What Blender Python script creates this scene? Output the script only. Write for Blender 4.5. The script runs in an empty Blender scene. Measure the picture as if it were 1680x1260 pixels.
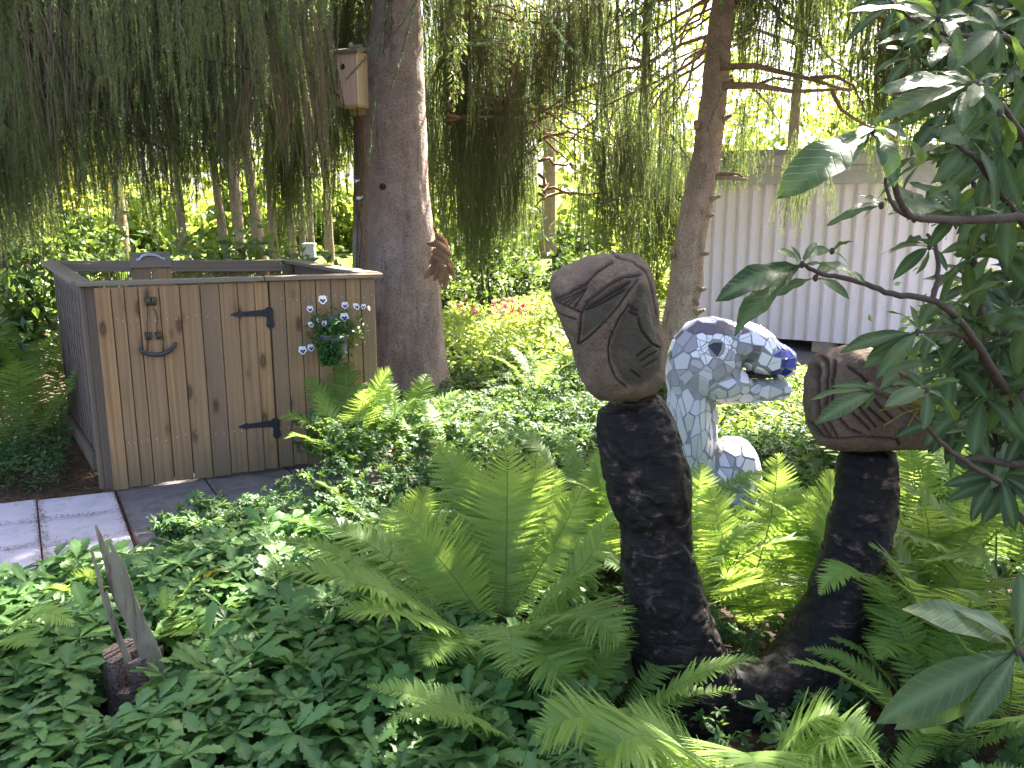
import bpy, bmesh, math, random
import numpy as np
from mathutils import Vector, Matrix, noise
from mathutils.bvhtree import BVHTree

R = random.Random(7)
rng = np.random.default_rng(7)
scene = bpy.context.scene
COL = scene.collection

# ------------------------------------------------------------------ camera, sky, sun, exposure
CAM_H, FPX, HORIZON = 1.6, 1400.0, 335.0
PITCH = math.atan((630 - HORIZON) / FPX)
cam_d = bpy.data.cameras.new('camera')
cam_d.sensor_width = 36.0
cam_d.lens = 36.0 * FPX / 1680.0
cam_d.clip_start, cam_d.clip_end = 0.05, 1500
cam = bpy.data.objects.new('camera', cam_d)
COL.objects.link(cam)
cam.location = (0, 0, CAM_H)
cam.rotation_euler = (math.pi / 2 - PITCH, 0, 0)
scene.camera = cam

SUN_AZ, SUN_EL = math.radians(27), math.radians(47)      # azimuth from +Y towards +X
SUN = np.array([math.sin(SUN_AZ) * math.cos(SUN_EL), math.cos(SUN_AZ) * math.cos(SUN_EL), math.sin(SUN_EL)])
world = bpy.data.worlds.new('World')
scene.world = world
world.use_nodes = True
wn = world.node_tree
wn.nodes.clear()
sky = wn.nodes.new('ShaderNodeTexSky')
sky.sky_type = 'NISHITA'
sky.sun_disc = False
sky.sun_elevation = SUN_EL
sky.sun_rotation = SUN_AZ
sky.dust_density = 3.5
sky.ozone_density = 0.2
sky.air_density = 0.55
bg = wn.nodes.new('ShaderNodeBackground')
bg.inputs['Strength'].default_value = 0.09
wo = wn.nodes.new('ShaderNodeOutputWorld')
wn.links.new(sky.outputs[0], bg.inputs[0])
wn.links.new(bg.outputs[0], wo.inputs[0])
sun_d = bpy.data.lights.new('sun', 'SUN')
sun_d.energy = 5.0
sun_d.angle = math.radians(0.53)
sun_d.color = (1.0, 0.93, 0.82)
sun = bpy.data.objects.new('sun', sun_d)
COL.objects.link(sun)
sun.rotation_euler = Vector(SUN).to_track_quat('Z', 'Y').to_euler()
sun.location = (4, 8, 14)
scene.view_settings.view_transform = 'Standard'
scene.view_settings.look = 'None'
scene.view_settings.exposure = 3.47
scene.view_settings.gamma = 1.0
scene.view_settings.use_curve_mapping = False
scene.render.engine = 'CYCLES'
cy = scene.cycles
cy.max_bounces = 7
cy.diffuse_bounces = 4
cy.glossy_bounces = 3
cy.transmission_bounces = 5
cy.caustics_reflective = cy.caustics_refractive = False
cy.sample_clamp_indirect = 6.0

# ------------------------------------------------------------------ geometry helpers
_F = np.array([0, math.cos(PITCH), -math.sin(PITCH)])
_U = np.array([0, math.sin(PITCH), math.cos(PITCH)])
_O = np.array([0, 0, CAM_H])

def ray(px, py):
    return _F + np.array([(px - 840) / FPX, 0, 0]) + _U * ((630 - py) / FPX)

def P(px, py, y):
    d = ray(px, py)
    return _O + d * (y / d[1])

def G(px, py, z=0.0):
    d = ray(px, py)
    return _O + d * ((z - CAM_H) / d[2])

def to_px(V):
    """pixel (in the 1680 wide photograph) that a world point is seen at: used to measure, e.g. how low a curtain hangs"""
    D = np.asarray(V, float) - _O
    f = D @ _F
    f = np.where(np.abs(f) < 1e-6, 1e-6, f)
    return 840 + FPX * D[..., 0] / f, 630 - FPX * (D @ _U) / f

def nrm(v):
    v = np.asarray(v, float)
    return v / max(np.linalg.norm(v), 1e-9)

def fbm(p, s=1.0, o=4):
    return noise.fractal(Vector(p) * s, 1.0, 2.0, o)

def tag(o, label=None, cat=None, group=None, kind=None):
    if label: o['label'] = label
    if cat: o['category'] = cat
    if group: o['group'] = group
    if kind: o['kind'] = kind
    return o

def empty(name, loc=(0, 0, 0), label=None, cat=None, group=None):
    o = bpy.data.objects.new(name, None)
    o.empty_display_size = 0.1
    COL.objects.link(o)
    o.location = Vector(loc)
    return tag(o, label, cat, group)

def link(name, me, parent=None, origin=None):
    o = bpy.data.objects.new(name, me)
    COL.objects.link(o)
    if parent is not None:
        o.parent = parent
    if origin is not None:
        o.location = Vector(origin)
    return o

def root_of(o):
    t = Vector((0, 0, 0))
    while o is not None:
        t = t + o.location
        o = o.parent
    return np.array(t)

def mesh_np(name, V, Fs, mat, parent=None, attrs=None, smooth=False, mats=None, mi=None):
    """V in world space; Fs: list of (n,k) index arrays. Linked under parent (parents are only translated)."""
    V = np.asarray(V, float)
    if parent is not None:
        V = V - root_of(parent)
    if not isinstance(Fs, list):
        Fs = [Fs]
    Fs = [np.asarray(f, np.int64) for f in Fs if len(f)]
    me = bpy.data.meshes.new(name)
    me.vertices.add(len(V))
    me.vertices.foreach_set('co', V.astype(np.float32).ravel())
    nl = sum(f.size for f in Fs)
    nf = sum(len(f) for f in Fs)
    me.loops.add(nl)
    me.polygons.add(nf)
    me.loops.foreach_set('vertex_index', np.concatenate([f.ravel() for f in Fs]).astype(np.int32))
    st, c = [], 0
    for f in Fs:
        st.append(c + np.arange(len(f)) * f.shape[1])
        c += f.size
    me.polygons.foreach_set('loop_start', np.concatenate(st).astype(np.int32))
    for m in (mats or [mat]):
        me.materials.append(m)
    if mi is not None:
        me.polygons.foreach_set('material_index', np.asarray(mi, np.int32))
    me.polygons.foreach_set('use_smooth', np.full(nf, bool(smooth)))
    me.update(calc_edges=True)
    for k, a in (attrs or {}).items():
        at = me.attributes.new(k, 'FLOAT', 'POINT')
        at.data.foreach_set('value', np.asarray(a, np.float32))
    return link(name, me, parent)

def ring_tube(pts, rad, k=8, cap=True):
    """tube through pts: returns V, quads, caps(list of k-gons)"""
    pts = np.asarray(pts, float)
    n = len(pts)
    rad = np.broadcast_to(np.asarray(rad, float), (n,))
    T = np.gradient(pts, axis=0)
    T /= np.maximum(np.linalg.norm(T, axis=1, keepdims=True), 1e-9)
    ref = np.array([0.31, 0.17, 0.93]) if abs(T[0] @ np.array([0.31, 0.17, 0.93])) < 0.9 else np.array([1.0, 0.1, 0])
    V = np.zeros((n, k, 3))
    A = nrm(np.cross(T[0], ref))
    th = np.arange(k) * 2 * math.pi / k
    for i in range(n):
        A = nrm(A - T[i] * (A @ T[i]))
        B = np.cross(T[i], A)
        V[i] = pts[i] + rad[i] * (np.cos(th)[:, None] * A + np.sin(th)[:, None] * B)
    q = []
    for i in range(n - 1):
        for j in range(k):
            a, b = i * k + j, i * k + (j + 1) % k
            q.append((a, b, b + k, a + k))
    caps = []
    if cap:
        caps = [tuple(range(k))[::-1], tuple(range((n - 1) * k, n * k))]
    return V.reshape(-1, 3), np.array(q), np.array(caps) if caps else np.zeros((0, k), int)

class MB:
    """collects shapes (world space) for ONE mesh object"""
    def __init__(s):
        s.V, s.F, s.n = [], [], 0
    def add(s, V, Fs):
        V = np.asarray(V, float)
        for f in (Fs if isinstance(Fs, list) else [Fs]):
            if len(f):
                s.F.append(np.asarray(f) + s.n)
        s.V.append(V)
        s.n += len(V)
        return s
    def tube(s, pts, rad, k=8):
        v, q, c = ring_tube(pts, rad, k)
        return s.add(v, [q, c])
    def box(s, c, ax, ay, az):
        """c centre; ax, ay, az half-axis vectors"""
        c, ax, ay, az = (np.asarray(a, float) for a in (c, ax, ay, az))
        v = [c + i * ax + j * ay + k * az for k in (-1, 1) for j in (-1, 1) for i in (-1, 1)]
        return s.add(v, np.array([(0, 2, 3, 1), (4, 5, 7, 6), (0, 1, 5, 4), (2, 6, 7, 3), (0, 4, 6, 2), (1, 3, 7, 5)]))
    def prism(s, poly, d):
        """poly: list of 3D points (planar), extruded by d"""
        p = np.asarray(poly, float)
        n = len(p)
        v = np.concatenate([p, p + np.asarray(d, float)])
        s.add(v, [np.array([tuple(range(n))[::-1]]), np.array([tuple(range(n, 2 * n))]),
                  np.array([(i, (i + 1) % n, (i + 1) % n + n, i + n) for i in range(n)])])
        return s
    def ball(s, c, r, nu=12, nv=8):
        c = np.asarray(c, float)
        r = np.broadcast_to(np.asarray(r, float), (3,))
        v = [c + r * (0, 0, -1)]
        for i in range(1, nv):
            t = -math.pi / 2 + math.pi * i / nv
            for j in range(nu):
                a = 2 * math.pi * j / nu
                v.append(c + r * np.array([math.cos(t) * math.cos(a), math.cos(t) * math.sin(a), math.sin(t)]))
        v.append(c + r * (0, 0, 1))
        q = [(1 + i * nu + j, 1 + i * nu + (j + 1) % nu, 1 + (i + 1) * nu + (j + 1) % nu, 1 + (i + 1) * nu + j) for i in range(nv - 2) for j in range(nu)]
        t = [(0, 1 + (j + 1) % nu, 1 + j) for j in range(nu)]
        e = len(v) - 1
        t += [(e, e - nu + j, e - nu + (j + 1) % nu) for j in range(nu)]
        return s.add(v, [np.array(q), np.array(t)])
    def build(s, name, mat, parent=None, smooth=False):
        return mesh_np(name, np.concatenate(s.V), s.F, mat, parent, smooth=smooth)

_plank_cache = {}
def plank(name, p0, p1, w, th, wdir, mat, parent=None, key=None, offset=None):
    """board from p0 to p1: local z runs along it, local x across (wdir), local y through its thickness; edges eased"""
    p0, p1 = np.asarray(p0, float), np.asarray(p1, float)
    L = np.linalg.norm(p1 - p0)
    z = (p1 - p0) / L
    x = nrm(np.asarray(wdir, float) - z * (np.asarray(wdir) @ z))
    y = np.cross(z, x)
    k = (round(w, 4), round(th, 4), round(L, 3), mat.name)
    me = _plank_cache.get(k)
    if me is None:
        e = min(0.003, th * 0.2)
        a, b = w / 2, th / 2
        prof = [(-a + e, -b), (a - e, -b), (a, -b + e), (a, b - e), (a - e, b), (-a + e, b), (-a, b - e), (-a, -b + e)]
        V = [(q[0], q[1], 0) for q in prof] + [(q[0], q[1], L) for q in prof]
        F = [tuple(range(8))[::-1], tuple(range(8, 16))] + [(i, (i + 1) % 8, (i + 1) % 8 + 8, i + 8) for i in range(8)]
        me = bpy.data.meshes.new(name)
        me.from_pydata(V, [], F)
        me.materials.append(mat)
        _plank_cache[k] = me
    o = link(name, me, parent)
    base = root_of(parent) if parent is not None else np.zeros(3)
    M = Matrix((tuple(x), tuple(y), tuple(z))).transposed().to_4x4()
    M.translation = Vector(p0 - base)
    o.matrix_local = M
    return o

# ------------------------------------------------------------------ materials
def new_mat(name):
    m = bpy.data.materials.new(name)
    m.use_nodes = True
    nt = m.node_tree
    nt.nodes.clear()
    out = nt.nodes.new('ShaderNodeOutputMaterial')
    return m, nt, out

class NT:
    def __init__(s, name):
        s.m, s.nt, s.out = new_mat(name)
    def n(s, t, **kw):
        nd = s.nt.nodes.new(t)
        for k, v in kw.items():
            if k in nd.inputs:
                i = nd.inputs[k]
                if hasattr(v, 'is_output') or isinstance(v, bpy.types.NodeSocket):
                    s.nt.links.new(v, i)
                else:
                    i.default_value = v
            else:
                setattr(nd, k, v)
        return nd
    def l(s, a, b):
        s.nt.links.new(a, b)
    def coords(s, scale=(1, 1, 1), rand=True, kind='Object'):
        tc = s.n('ShaderNodeTexCoord')
        src = tc.outputs[kind]
        if rand:
            oi = s.n('ShaderNodeObjectInfo')
            mu = s.n('ShaderNodeVectorMath', operation='SCALE')
            co = s.n('ShaderNodeCombineXYZ')
            s.l(oi.outputs['Random'], co.inputs[0]); s.l(oi.outputs['Random'], co.inputs[1]); s.l(oi.outputs['Random'], co.inputs[2])
            s.l(co.outputs[0], mu.inputs[0]); mu.inputs['Scale'].default_value = 61.7
            ad = s.n('ShaderNodeVectorMath', operation='ADD')
            s.l(src, ad.inputs[0]); s.l(mu.outputs[0], ad.inputs[1])
            src = ad.outputs[0]
        mp = s.n('ShaderNodeMapping')
        s.l(src, mp.inputs[0])
        mp.inputs['Scale'].default_value = scale
        return mp.outputs[0]
    def noise(s, vec, scale=5, detail=4, rough=0.55, dist=0.0):
        nd = s.n('ShaderNodeTexNoise')
        s.l(vec, nd.inputs['Vector'])
        nd.inputs['Scale'].default_value = scale
        nd.inputs['Detail'].default_value = detail
        nd.inputs['Roughness'].default_value = rough
        nd.inputs['Distortion'].default_value = dist
        return nd.outputs['Fac']
    def ramp(s, fac, stops):
        nd = s.n('ShaderNodeValToRGB')
        s.l(fac, nd.inputs[0])
        e = nd.color_ramp.elements
        while len(e) < len(stops):
            e.new(0.5)
        for el, (p, c) in zip(e, stops):
            el.position = p
            el.color = (c, c, c, 1) if isinstance(c, (int, float)) else (*c, 1)
        return nd.outputs[0]
    def mix(s, fac, a, b, mode='MIX'):
        nd = s.n('ShaderNodeMix', data_type='RGBA', blend_type=mode)
        for i, v in ((0, fac), (6, a), (7, b)):
            if isinstance(v, bpy.types.NodeSocket):
                s.l(v, nd.inputs[i])
            elif i == 0:
                nd.inputs[0].default_value = v
            else:
                nd.inputs[i].default_value = (*v, 1)
        return nd.outputs[2]
    def math(s, op, a, b=0.0):
        nd = s.n('ShaderNodeMath', operation=op)
        for i, v in enumerate((a, b)):
            if isinstance(v, bpy.types.NodeSocket):
                s.l(v, nd.inputs[i])
            else:
                nd.inputs[i].default_value = v
        return nd.outputs[0]
    def attr(s, name):
        nd = s.n('ShaderNodeAttribute', attribute_name=name)
        return nd.outputs['Fac']
    def bump(s, h, strength=0.4, dist=0.01):
        nd = s.n('ShaderNodeBump')
        s.l(h, nd.inputs['Height'])
        nd.inputs['Strength'].default_value = strength
        nd.inputs['Distance'].default_value = dist
        return nd.outputs[0]
    def finish(s, color, rough=0.7, normal=None, spec=0.3, metal=0.0, trans=0.0, tcol=None, coat=0.0):
        b = s.n('ShaderNodeBsdfPrincipled')
        for k, v in (('Base Color', color), ('Roughness', rough), ('Metallic', metal), ('Specular IOR Level', spec), ('Coat Weight', coat)):
            if isinstance(v, bpy.types.NodeSocket):
                s.l(v, b.inputs[k])
            else:
                b.inputs[k].default_value = (*v, 1) if isinstance(v, tuple) else v
        if normal is not None:
            s.l(normal, b.inputs['Normal'])
        sh = b.outputs[0]
        if trans > 0:
            t = s.n('ShaderNodeBsdfTranslucent')
            tc = tcol if tcol is not None else color
            if isinstance(tc, bpy.types.NodeSocket):
                s.l(tc, t.inputs[0])
            else:
                t.inputs[0].default_value = (*tc, 1)
            mx = s.n('ShaderNodeMixShader')
            mx.inputs[0].default_value = trans
            s.l(sh, mx.inputs[1]); s.l(t.outputs[0], mx.inputs[2])
            sh = mx.outputs[0]
        s.l(sh, s.out.inputs[0])
        return s.m

def leaf_mat(name, dark, light, tcol, trans=0.4, rough=0.45, spec=0.4, scale=3.0, rib=None, fine=60, veins=False):
    t = NT(name)
    geo = t.n('ShaderNodeNewGeometry')
    big = t.noise(geo.outputs['Position'], scale, 3)
    fn = t.noise(geo.outputs['Position'], fine, 2)
    v = t.attr('var')
    f = t.math('ADD', t.math('MULTIPLY', v, 0.6), t.math('MULTIPLY', big, 0.35))
    f = t.math('ADD', f, t.math('MULTIPLY', t.math('SUBTRACT', fn, 0.5), 0.35))
    oi = t.n('ShaderNodeObjectInfo')
    f = t.math('ADD', f, t.math('MULTIPLY', t.math('SUBTRACT', oi.outputs['Random'], 0.5), 0.42))
    c = t.ramp(f, [(0.15, dark), (0.85, light)])
    tc = t.mix(f, tuple(x * 0.75 for x in tcol), tcol)
    if rib:
        r = t.attr('rib')
        c = t.mix(r, c, rib)
        tc = t.mix(r, tc, rib)
    if name.startswith('rhododendron'):
        bl = t.ramp(t.noise(geo.outputs['Position'], 22, 4, 0.6), [(0.54, 0.0), (0.70, 0.55)])
        c = t.mix(bl, c, (0.115, 0.125, 0.030))
    bp = t.bump(fn, 0.15, 0.004)
    if veins:
        sx = t.n('ShaderNodeSeparateXYZ'); t.l(t.n('ShaderNodeTexCoord').outputs['Object'], sx.inputs[0])
        ph = t.math('SUBTRACT', t.math('MULTIPLY', sx.outputs['X'], 75.0), t.math('MULTIPLY', t.math('ABSOLUTE', sx.outputs['Y']), 95.0))
        ve = t.ramp(t.math('SINE', t.math('ADD', ph, t.math('MULTIPLY', big, 3.0))), [(0.82, 0.0), (1.0, 1.0)])
        c = t.mix(t.math('MULTIPLY', ve, 0.35), c, rib)
        bp = t.bump(t.math('SUBTRACT', t.math('MULTIPLY', fn, 0.4), ve), 0.35, 0.004)
    return t.finish(c, rough, bp, spec, trans=trans, tcol=tc)

def wood_mat(name, a, b, grey, knots=True, greyness=0.5, rough=0.8):
    t = NT(name)
    v = t.coords((1, 1, 1))
    def mp(sc):
        m = t.n('ShaderNodeMapping'); t.l(v, m.inputs[0]); m.inputs['Scale'].default_value = sc
        return m.outputs[0]
    grain = t.noise(mp((34, 14, 0.9)), 1.0, 7, 0.6, 0.5)
    cathedral = t.n('ShaderNodeTexWave', wave_type='BANDS', bands_direction='X')
    t.l(mp((9, 3, 0.45)), cathedral.inputs['Vector'])
    cathedral.inputs['Scale'].default_value = 1.1
    cathedral.inputs['Distortion'].default_value = 9.0
    cathedral.inputs['Detail'].default_value = 2.0
    cathedral.inputs['Detail Scale'].default_value = 0.7
    f = t.math('ADD', t.math('MULTIPLY', grain, 0.84), t.math('MULTIPLY', cathedral.outputs['Fac'], 0.16))
    c = t.ramp(f, [(0.25, a), (0.75, b)])
    oi = t.n('ShaderNodeObjectInfo')
    c = t.mix(t.math('MULTIPLY', oi.outputs['Random'], 0.75), c, grey)
    g = t.ramp(t.noise(mp((6, 6, 1.1)), 1.0, 4), [(0.4, 0.0), (0.72, 1.0)])
    c = t.mix(t.math('MULTIPLY', g, greyness), c, grey)
    h = f
    if knots:
        vo = t.n('ShaderNodeTexVoronoi', feature='F1')
        t.l(mp((8.0, 0.0, 3.4)), vo.inputs['Vector'])
        vo.inputs['Scale'].default_value = 1.0
        vo.inputs['Randomness'].default_value = 1.0
        k = t.ramp(vo.outputs['Distance'], [(0.06, 0.7), (0.085, 1.0), (0.11, 0.75), (0.2, 0.0)])
        halo = t.ramp(vo.outputs['Distance'], [(0.12, 1.0), (0.42, 0.0)])
        c = t.mix(t.math('MULTIPLY', halo, 0.30), c, (0.20, 0.105, 0.045))
        c = t.mix(t.math('MULTIPLY', k, 0.85), c, (0.060, 0.030, 0.018))
    sx = t.n('ShaderNodeSeparateXYZ'); t.l(t.n('ShaderNodeTexCoord').outputs['Object'], sx.inputs[0])
    ft = t.math('MULTIPLY', t.ramp(t.math('ADD', sx.outputs['Z'], t.math('MULTIPLY', t.noise(mp((9, 9, 3)), 1.0, 4), 0.25)), [(0.10, 1.0), (0.36, 0.0)]), 0.55)
    if knots: c = t.mix(ft, c, (0.105, 0.098, 0.062))
    streak = t.ramp(t.noise(mp((40, 40, 0.7)), 1.0, 3), [(0.55, 0.0), (0.75, 1.0)])
    c = t.mix(t.math('MULTIPLY', streak, 0.3), c, (0.07, 0.05, 0.035))
    return t.finish(c, rough, t.bump(grain, 0.22, 0.002), 0.2)

def plain_mat(name, col, rough=0.6, spec=0.4, metal=0.0, var=0.15, scale=30, bump=0.15, coat=0.0, dist=0.003, trans=0.0, tcol=None):
    t = NT(name)
    v = t.coords((1, 1, 1))
    n1 = t.noise(v, scale, 5)
    n2 = t.noise(v, scale * 0.2, 3)
    f = t.math('ADD', t.math('MULTIPLY', n1, 0.6), t.math('MULTIPLY', n2, 0.4))
    c = t.ramp(f, [(0.3, tuple(x * (1 - var) for x in col)), (0.7, tuple(min(1, x * (1 + var)) for x in col))])
    return t.finish(c, rough, t.bump(n1, bump, dist), spec, metal, coat=coat, trans=trans, tcol=tcol)

def bark_mat(name, a, b, dark, scale=1.0):
    t = NT(name)
    v = t.coords((1, 1, 1), rand=False)
    n1 = t.noise(v, 70 * scale, 6, 0.65)
    n2 = t.noise(v, 9 * scale, 4)
    m = t.n('ShaderNodeMapping'); t.l(v, m.inputs[0]); m.inputs['Scale'].default_value = (14 * scale, 14 * scale, 2.2 * scale)
    n3 = t.noise(m.outputs[0], 1.0, 4, 0.6)
    vo = t.n('ShaderNodeTexVoronoi', feature='F1'); t.l(v, vo.inputs['Vector']); vo.inputs['Scale'].default_value = 60 * scale
    c = t.ramp(t.math('ADD', t.math('MULTIPLY', n1, 0.6), t.math('MULTIPLY', n2, 0.4)), [(0.36, a), (0.64, b)])
    c = t.mix(t.ramp(n3, [(0.60, 0.0), (0.74, 0.75)]), c, dark)
    c = t.mix(t.math('MULTIPLY', t.ramp(n1, [(0.30, 1.0), (0.44, 0.0)]), 0.8), c, dark)
    m2 = t.n('ShaderNodeMapping'); t.l(v, m2.inputs[0]); m2.inputs['Scale'].default_value = (3.2 * scale, 3.2 * scale, 0.55 * scale)
    n4 = t.noise(m2.outputs[0], 1.0, 4, 0.6, 0.5)
    c = t.mix(t.math('MULTIPLY', t.ramp(n4, [(0.52, 0.0), (0.66, 1.0)]), 0.45), c, dark)
    moss = t.ramp(t.noise(v, 5 * scale, 5, 0.7), [(0.56, 0.0), (0.70, 1.0)])
    c = t.mix(t.math('MULTIPLY', moss, 0.28), c, (0.16, 0.17, 0.12))
    wv = t.n('ShaderNodeTexVoronoi', feature='DISTANCE_TO_EDGE'); wm = t.n('ShaderNodeMapping'); wm.inputs['Scale'].default_value = (24 * scale, 24 * scale, 11 * scale)
    wa = t.n('ShaderNodeVectorMath', operation='ADD'); wc = t.n('ShaderNodeTexNoise'); t.l(v, wc.inputs['Vector']); wc.inputs['Scale'].default_value = 12; ws = t.n('ShaderNodeVectorMath', operation='SCALE'); ws.inputs['Scale'].default_value = 0.09; t.l(wc.outputs['Color'], ws.inputs[0]); t.l(v, wa.inputs[0]); t.l(ws.outputs[0], wa.inputs[1]); t.l(wa.outputs[0], wm.inputs[0]); t.l(wm.outputs[0], wv.inputs['Vector'])
    crack = t.ramp(wv.outputs['Distance'], [(0.0, 1.0), (0.09, 0.0)])
    c = t.mix(t.math('MULTIPLY', crack, 0.38), c, dark)
    n1 = t.math('SUBTRACT', n1, t.math('MULTIPLY', crack, 0.35))
    h = t.math('ADD', t.math('ADD', n1, t.math('MULTIPLY', n3, 0.9)), t.math('MULTIPLY', vo.outputs['Distance'], 0.7))
    return t.finish(c, 0.9, t.bump(h, 1.0, 0.018), 0.15)

M = {}
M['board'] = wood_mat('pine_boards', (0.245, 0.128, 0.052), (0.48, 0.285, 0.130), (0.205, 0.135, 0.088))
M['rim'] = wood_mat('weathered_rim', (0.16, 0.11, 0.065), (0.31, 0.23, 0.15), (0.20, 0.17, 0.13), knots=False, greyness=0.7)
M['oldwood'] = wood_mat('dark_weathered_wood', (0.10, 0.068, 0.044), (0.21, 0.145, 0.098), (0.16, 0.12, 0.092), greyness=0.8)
M['postwood'] = wood_mat('post_wood', (0.11, 0.075, 0.048), (0.21, 0.15, 0.095), (0.16, 0.125, 0.095), knots=False)
M['birdwood'] = wood_mat('birdhouse_wood', (0.60, 0.38, 0.27), (0.78, 0.54, 0.41), (0.62, 0.46, 0.38), knots=False, greyness=0.3)
M['birdside'] = wood_mat('birdhouse_side_wood', (0.50, 0.34, 0.18), (0.64, 0.46, 0.27), (0.36, 0.3, 0.22), knots=False, greyness=0.3)
M['iron'] = plain_mat('black_iron', (0.022, 0.023, 0.027), 0.55, 0.5, 0.3, 0.3, 80, 0.3)
M['rustiron'] = plain_mat('brown_iron', (0.06, 0.055, 0.055), 0.6, 0.5, 0.4, 0.4, 60, 0.5)
M['coil'] = plain_mat('olive_iron', (0.075, 0.068, 0.04), 0.5, 0.5, 0.4, 0.4, 60, 0.3)
M['galv'] = plain_mat('galvanised', (0.55, 0.56, 0.60), 0.35, 0.5, 0.8, 0.15, 50, 0.2)
M['reed'] = plain_mat('reed', (0.30, 0.19, 0.085), 0.8, 0.2, 0, 0.4, 40, 0.2)
M['wire'] = plain_mat('mesh_wire', (0.04, 0.04, 0.04), 0.6, 0.4, 0.5)
M['bark'] = bark_mat('spruce_bark', (0.35, 0.25, 0.21), (0.62, 0.47, 0.40), (0.085, 0.060, 0.052))
M['bark2'] = bark_mat('pale_spruce_bark', (0.42, 0.27, 0.195), (0.72, 0.52, 0.40), (0.085, 0.058, 0.042), 1.2)
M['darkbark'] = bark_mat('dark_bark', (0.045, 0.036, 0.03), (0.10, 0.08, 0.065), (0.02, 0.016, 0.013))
M['slimbark'] = bark_mat('slim_tree_bark', (0.17, 0.115, 0.085), (0.33, 0.24, 0.18), (0.09, 0.06, 0.045), 0.6)
M['twig'] = plain_mat('bare_twig', (0.20, 0.145, 0.095), 0.85, 0.2, 0, 0.35, 20, 0.2, trans=0.12, tcol=(0.3, 0.17, 0.06))
M['limb'] = plain_mat('limb_bark', (0.20, 0.125, 0.075), 0.9, 0.2, 0, 0.35, 40, 0.5)
M['rtwig'] = plain_mat('rhododendron_wood', (0.06, 0.045, 0.035), 0.8, 0.25, 0, 0.35, 60, 0.5)
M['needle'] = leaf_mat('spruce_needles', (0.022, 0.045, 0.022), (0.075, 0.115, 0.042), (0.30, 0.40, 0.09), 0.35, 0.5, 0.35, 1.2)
M['needle_shaded'] = leaf_mat('shaded_spruce_needles', (0.018, 0.040, 0.014), (0.058, 0.098, 0.032), (0.30, 0.40, 0.08), 0.36, 0.5, 0.35, 1.2)  # darker copy of the needles: the left curtain's shade put into the colour
M['needle_fresh'] = leaf_mat('fresh_spruce_needles', (0.030, 0.075, 0.045), (0.075, 0.150, 0.085), (0.16, 0.30, 0.10), 0.25, 0.5, 0.4, 2.0)
M['fern'] = leaf_mat('fern_green', (0.090, 0.170, 0.028), (0.225, 0.365, 0.070), (0.52, 0.72, 0.11), 0.48, 0.5, 0.3, 1.5, rib=(0.23, 0.29, 0.10))
M['pachy'] = leaf_mat('pachysandra_green', (0.028, 0.075, 0.017), (0.115, 0.235, 0.056), (0.26, 0.48, 0.07), 0.28, 0.45, 0.28, 2.5, rib=(0.12, 0.21, 0.075))
M['cover'] = leaf_mat('ground_cover_green', (0.025, 0.070, 0.020), (0.085, 0.165, 0.055), (0.26, 0.42, 0.07), 0.3, 0.5, 0.3, 1.2)
M['herb'] = leaf_mat('perennial_green', (0.080, 0.135, 0.024), (0.21, 0.28, 0.06), (0.52, 0.66, 0.10), 0.45, 0.5, 0.35, 1.5)
M['rhodo'] = leaf_mat('rhododendron_leaf', (0.010, 0.030, 0.010), (0.034, 0.068, 0.024), (0.18, 0.30, 0.035), 0.20, 0.46, 0.27, 4.0, rib=(0.12, 0.18, 0.07))
M['rhodo_near'] = leaf_mat('rhododendron_near_leaf', (0.013, 0.036, 0.012), (0.044, 0.082, 0.027), (0.22, 0.36, 0.045), 0.22, 0.48, 0.27, 9.0, rib=(0.12, 0.18, 0.07), veins=True)
M['rhodo_far'] = leaf_mat('rhododendron_bush_leaf', (0.035, 0.085, 0.025), (0.095, 0.165, 0.05), (0.28, 0.42, 0.06), 0.3, 0.38, 0.5, 2.0)
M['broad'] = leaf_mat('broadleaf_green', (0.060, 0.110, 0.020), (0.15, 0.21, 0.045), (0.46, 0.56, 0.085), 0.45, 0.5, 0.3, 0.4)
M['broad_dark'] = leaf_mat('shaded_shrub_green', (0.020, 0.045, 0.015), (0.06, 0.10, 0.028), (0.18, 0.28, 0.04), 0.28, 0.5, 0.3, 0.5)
M['yellow'] = leaf_mat('yellow_leaf', (0.20, 0.17, 0.02), (0.42, 0.33, 0.04), (0.75, 0.55, 0.05), 0.45, 0.5, 0.3, 0.8)
M['grass'] = leaf_mat('grass_blades', (0.07, 0.115, 0.02), (0.16, 0.21, 0.045), (0.40, 0.50, 0.08), 0.35, 0.5, 0.3, 0.6)
M['pansyleaf'] = leaf_mat('pansy_leaf', (0.035, 0.095, 0.022), (0.095, 0.19, 0.05), (0.2, 0.4, 0.06), 0.3, 0.45, 0.4, 8.0)
M['petal'] = plain_mat('white_petal', (0.80, 0.80, 0.82), 0.6, 0.2, 0, 0.05, 90, 0.05, trans=0.25, tcol=(0.8, 0.8, 0.82))
M['petal_purple'] = plain_mat('purple_petal_blotch', (0.055, 0.008, 0.075), 0.6, 0.2, 0, 0.3, 90, 0.05)
M['petal_yellow'] = plain_mat('yellow_petal_eye', (0.75, 0.5, 0.03), 0.6, 0.2, 0, 0.1, 90, 0.05)
M['red'] = plain_mat('red_petal', (0.55, 0.045, 0.09), 0.6, 0.2, 0, 0.2, 90, 0.05, trans=0.35, tcol=(0.85, 0.12, 0.2))
M['pink'] = plain_mat('pink_petal', (0.72, 0.22, 0.32), 0.6, 0.2, 0, 0.2, 90, 0.05, trans=0.35, tcol=(0.9, 0.35, 0.45))
M['zinc'] = plain_mat('grey_pot', (0.17, 0.165, 0.18), 0.5, 0.4, 0.2, 0.15, 25, 0.2)
M['shed'] = plain_mat('shed_paint', (0.84, 0.77, 0.85), 0.6, 0.3, 0, 0.05, 7, 0.1)
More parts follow.
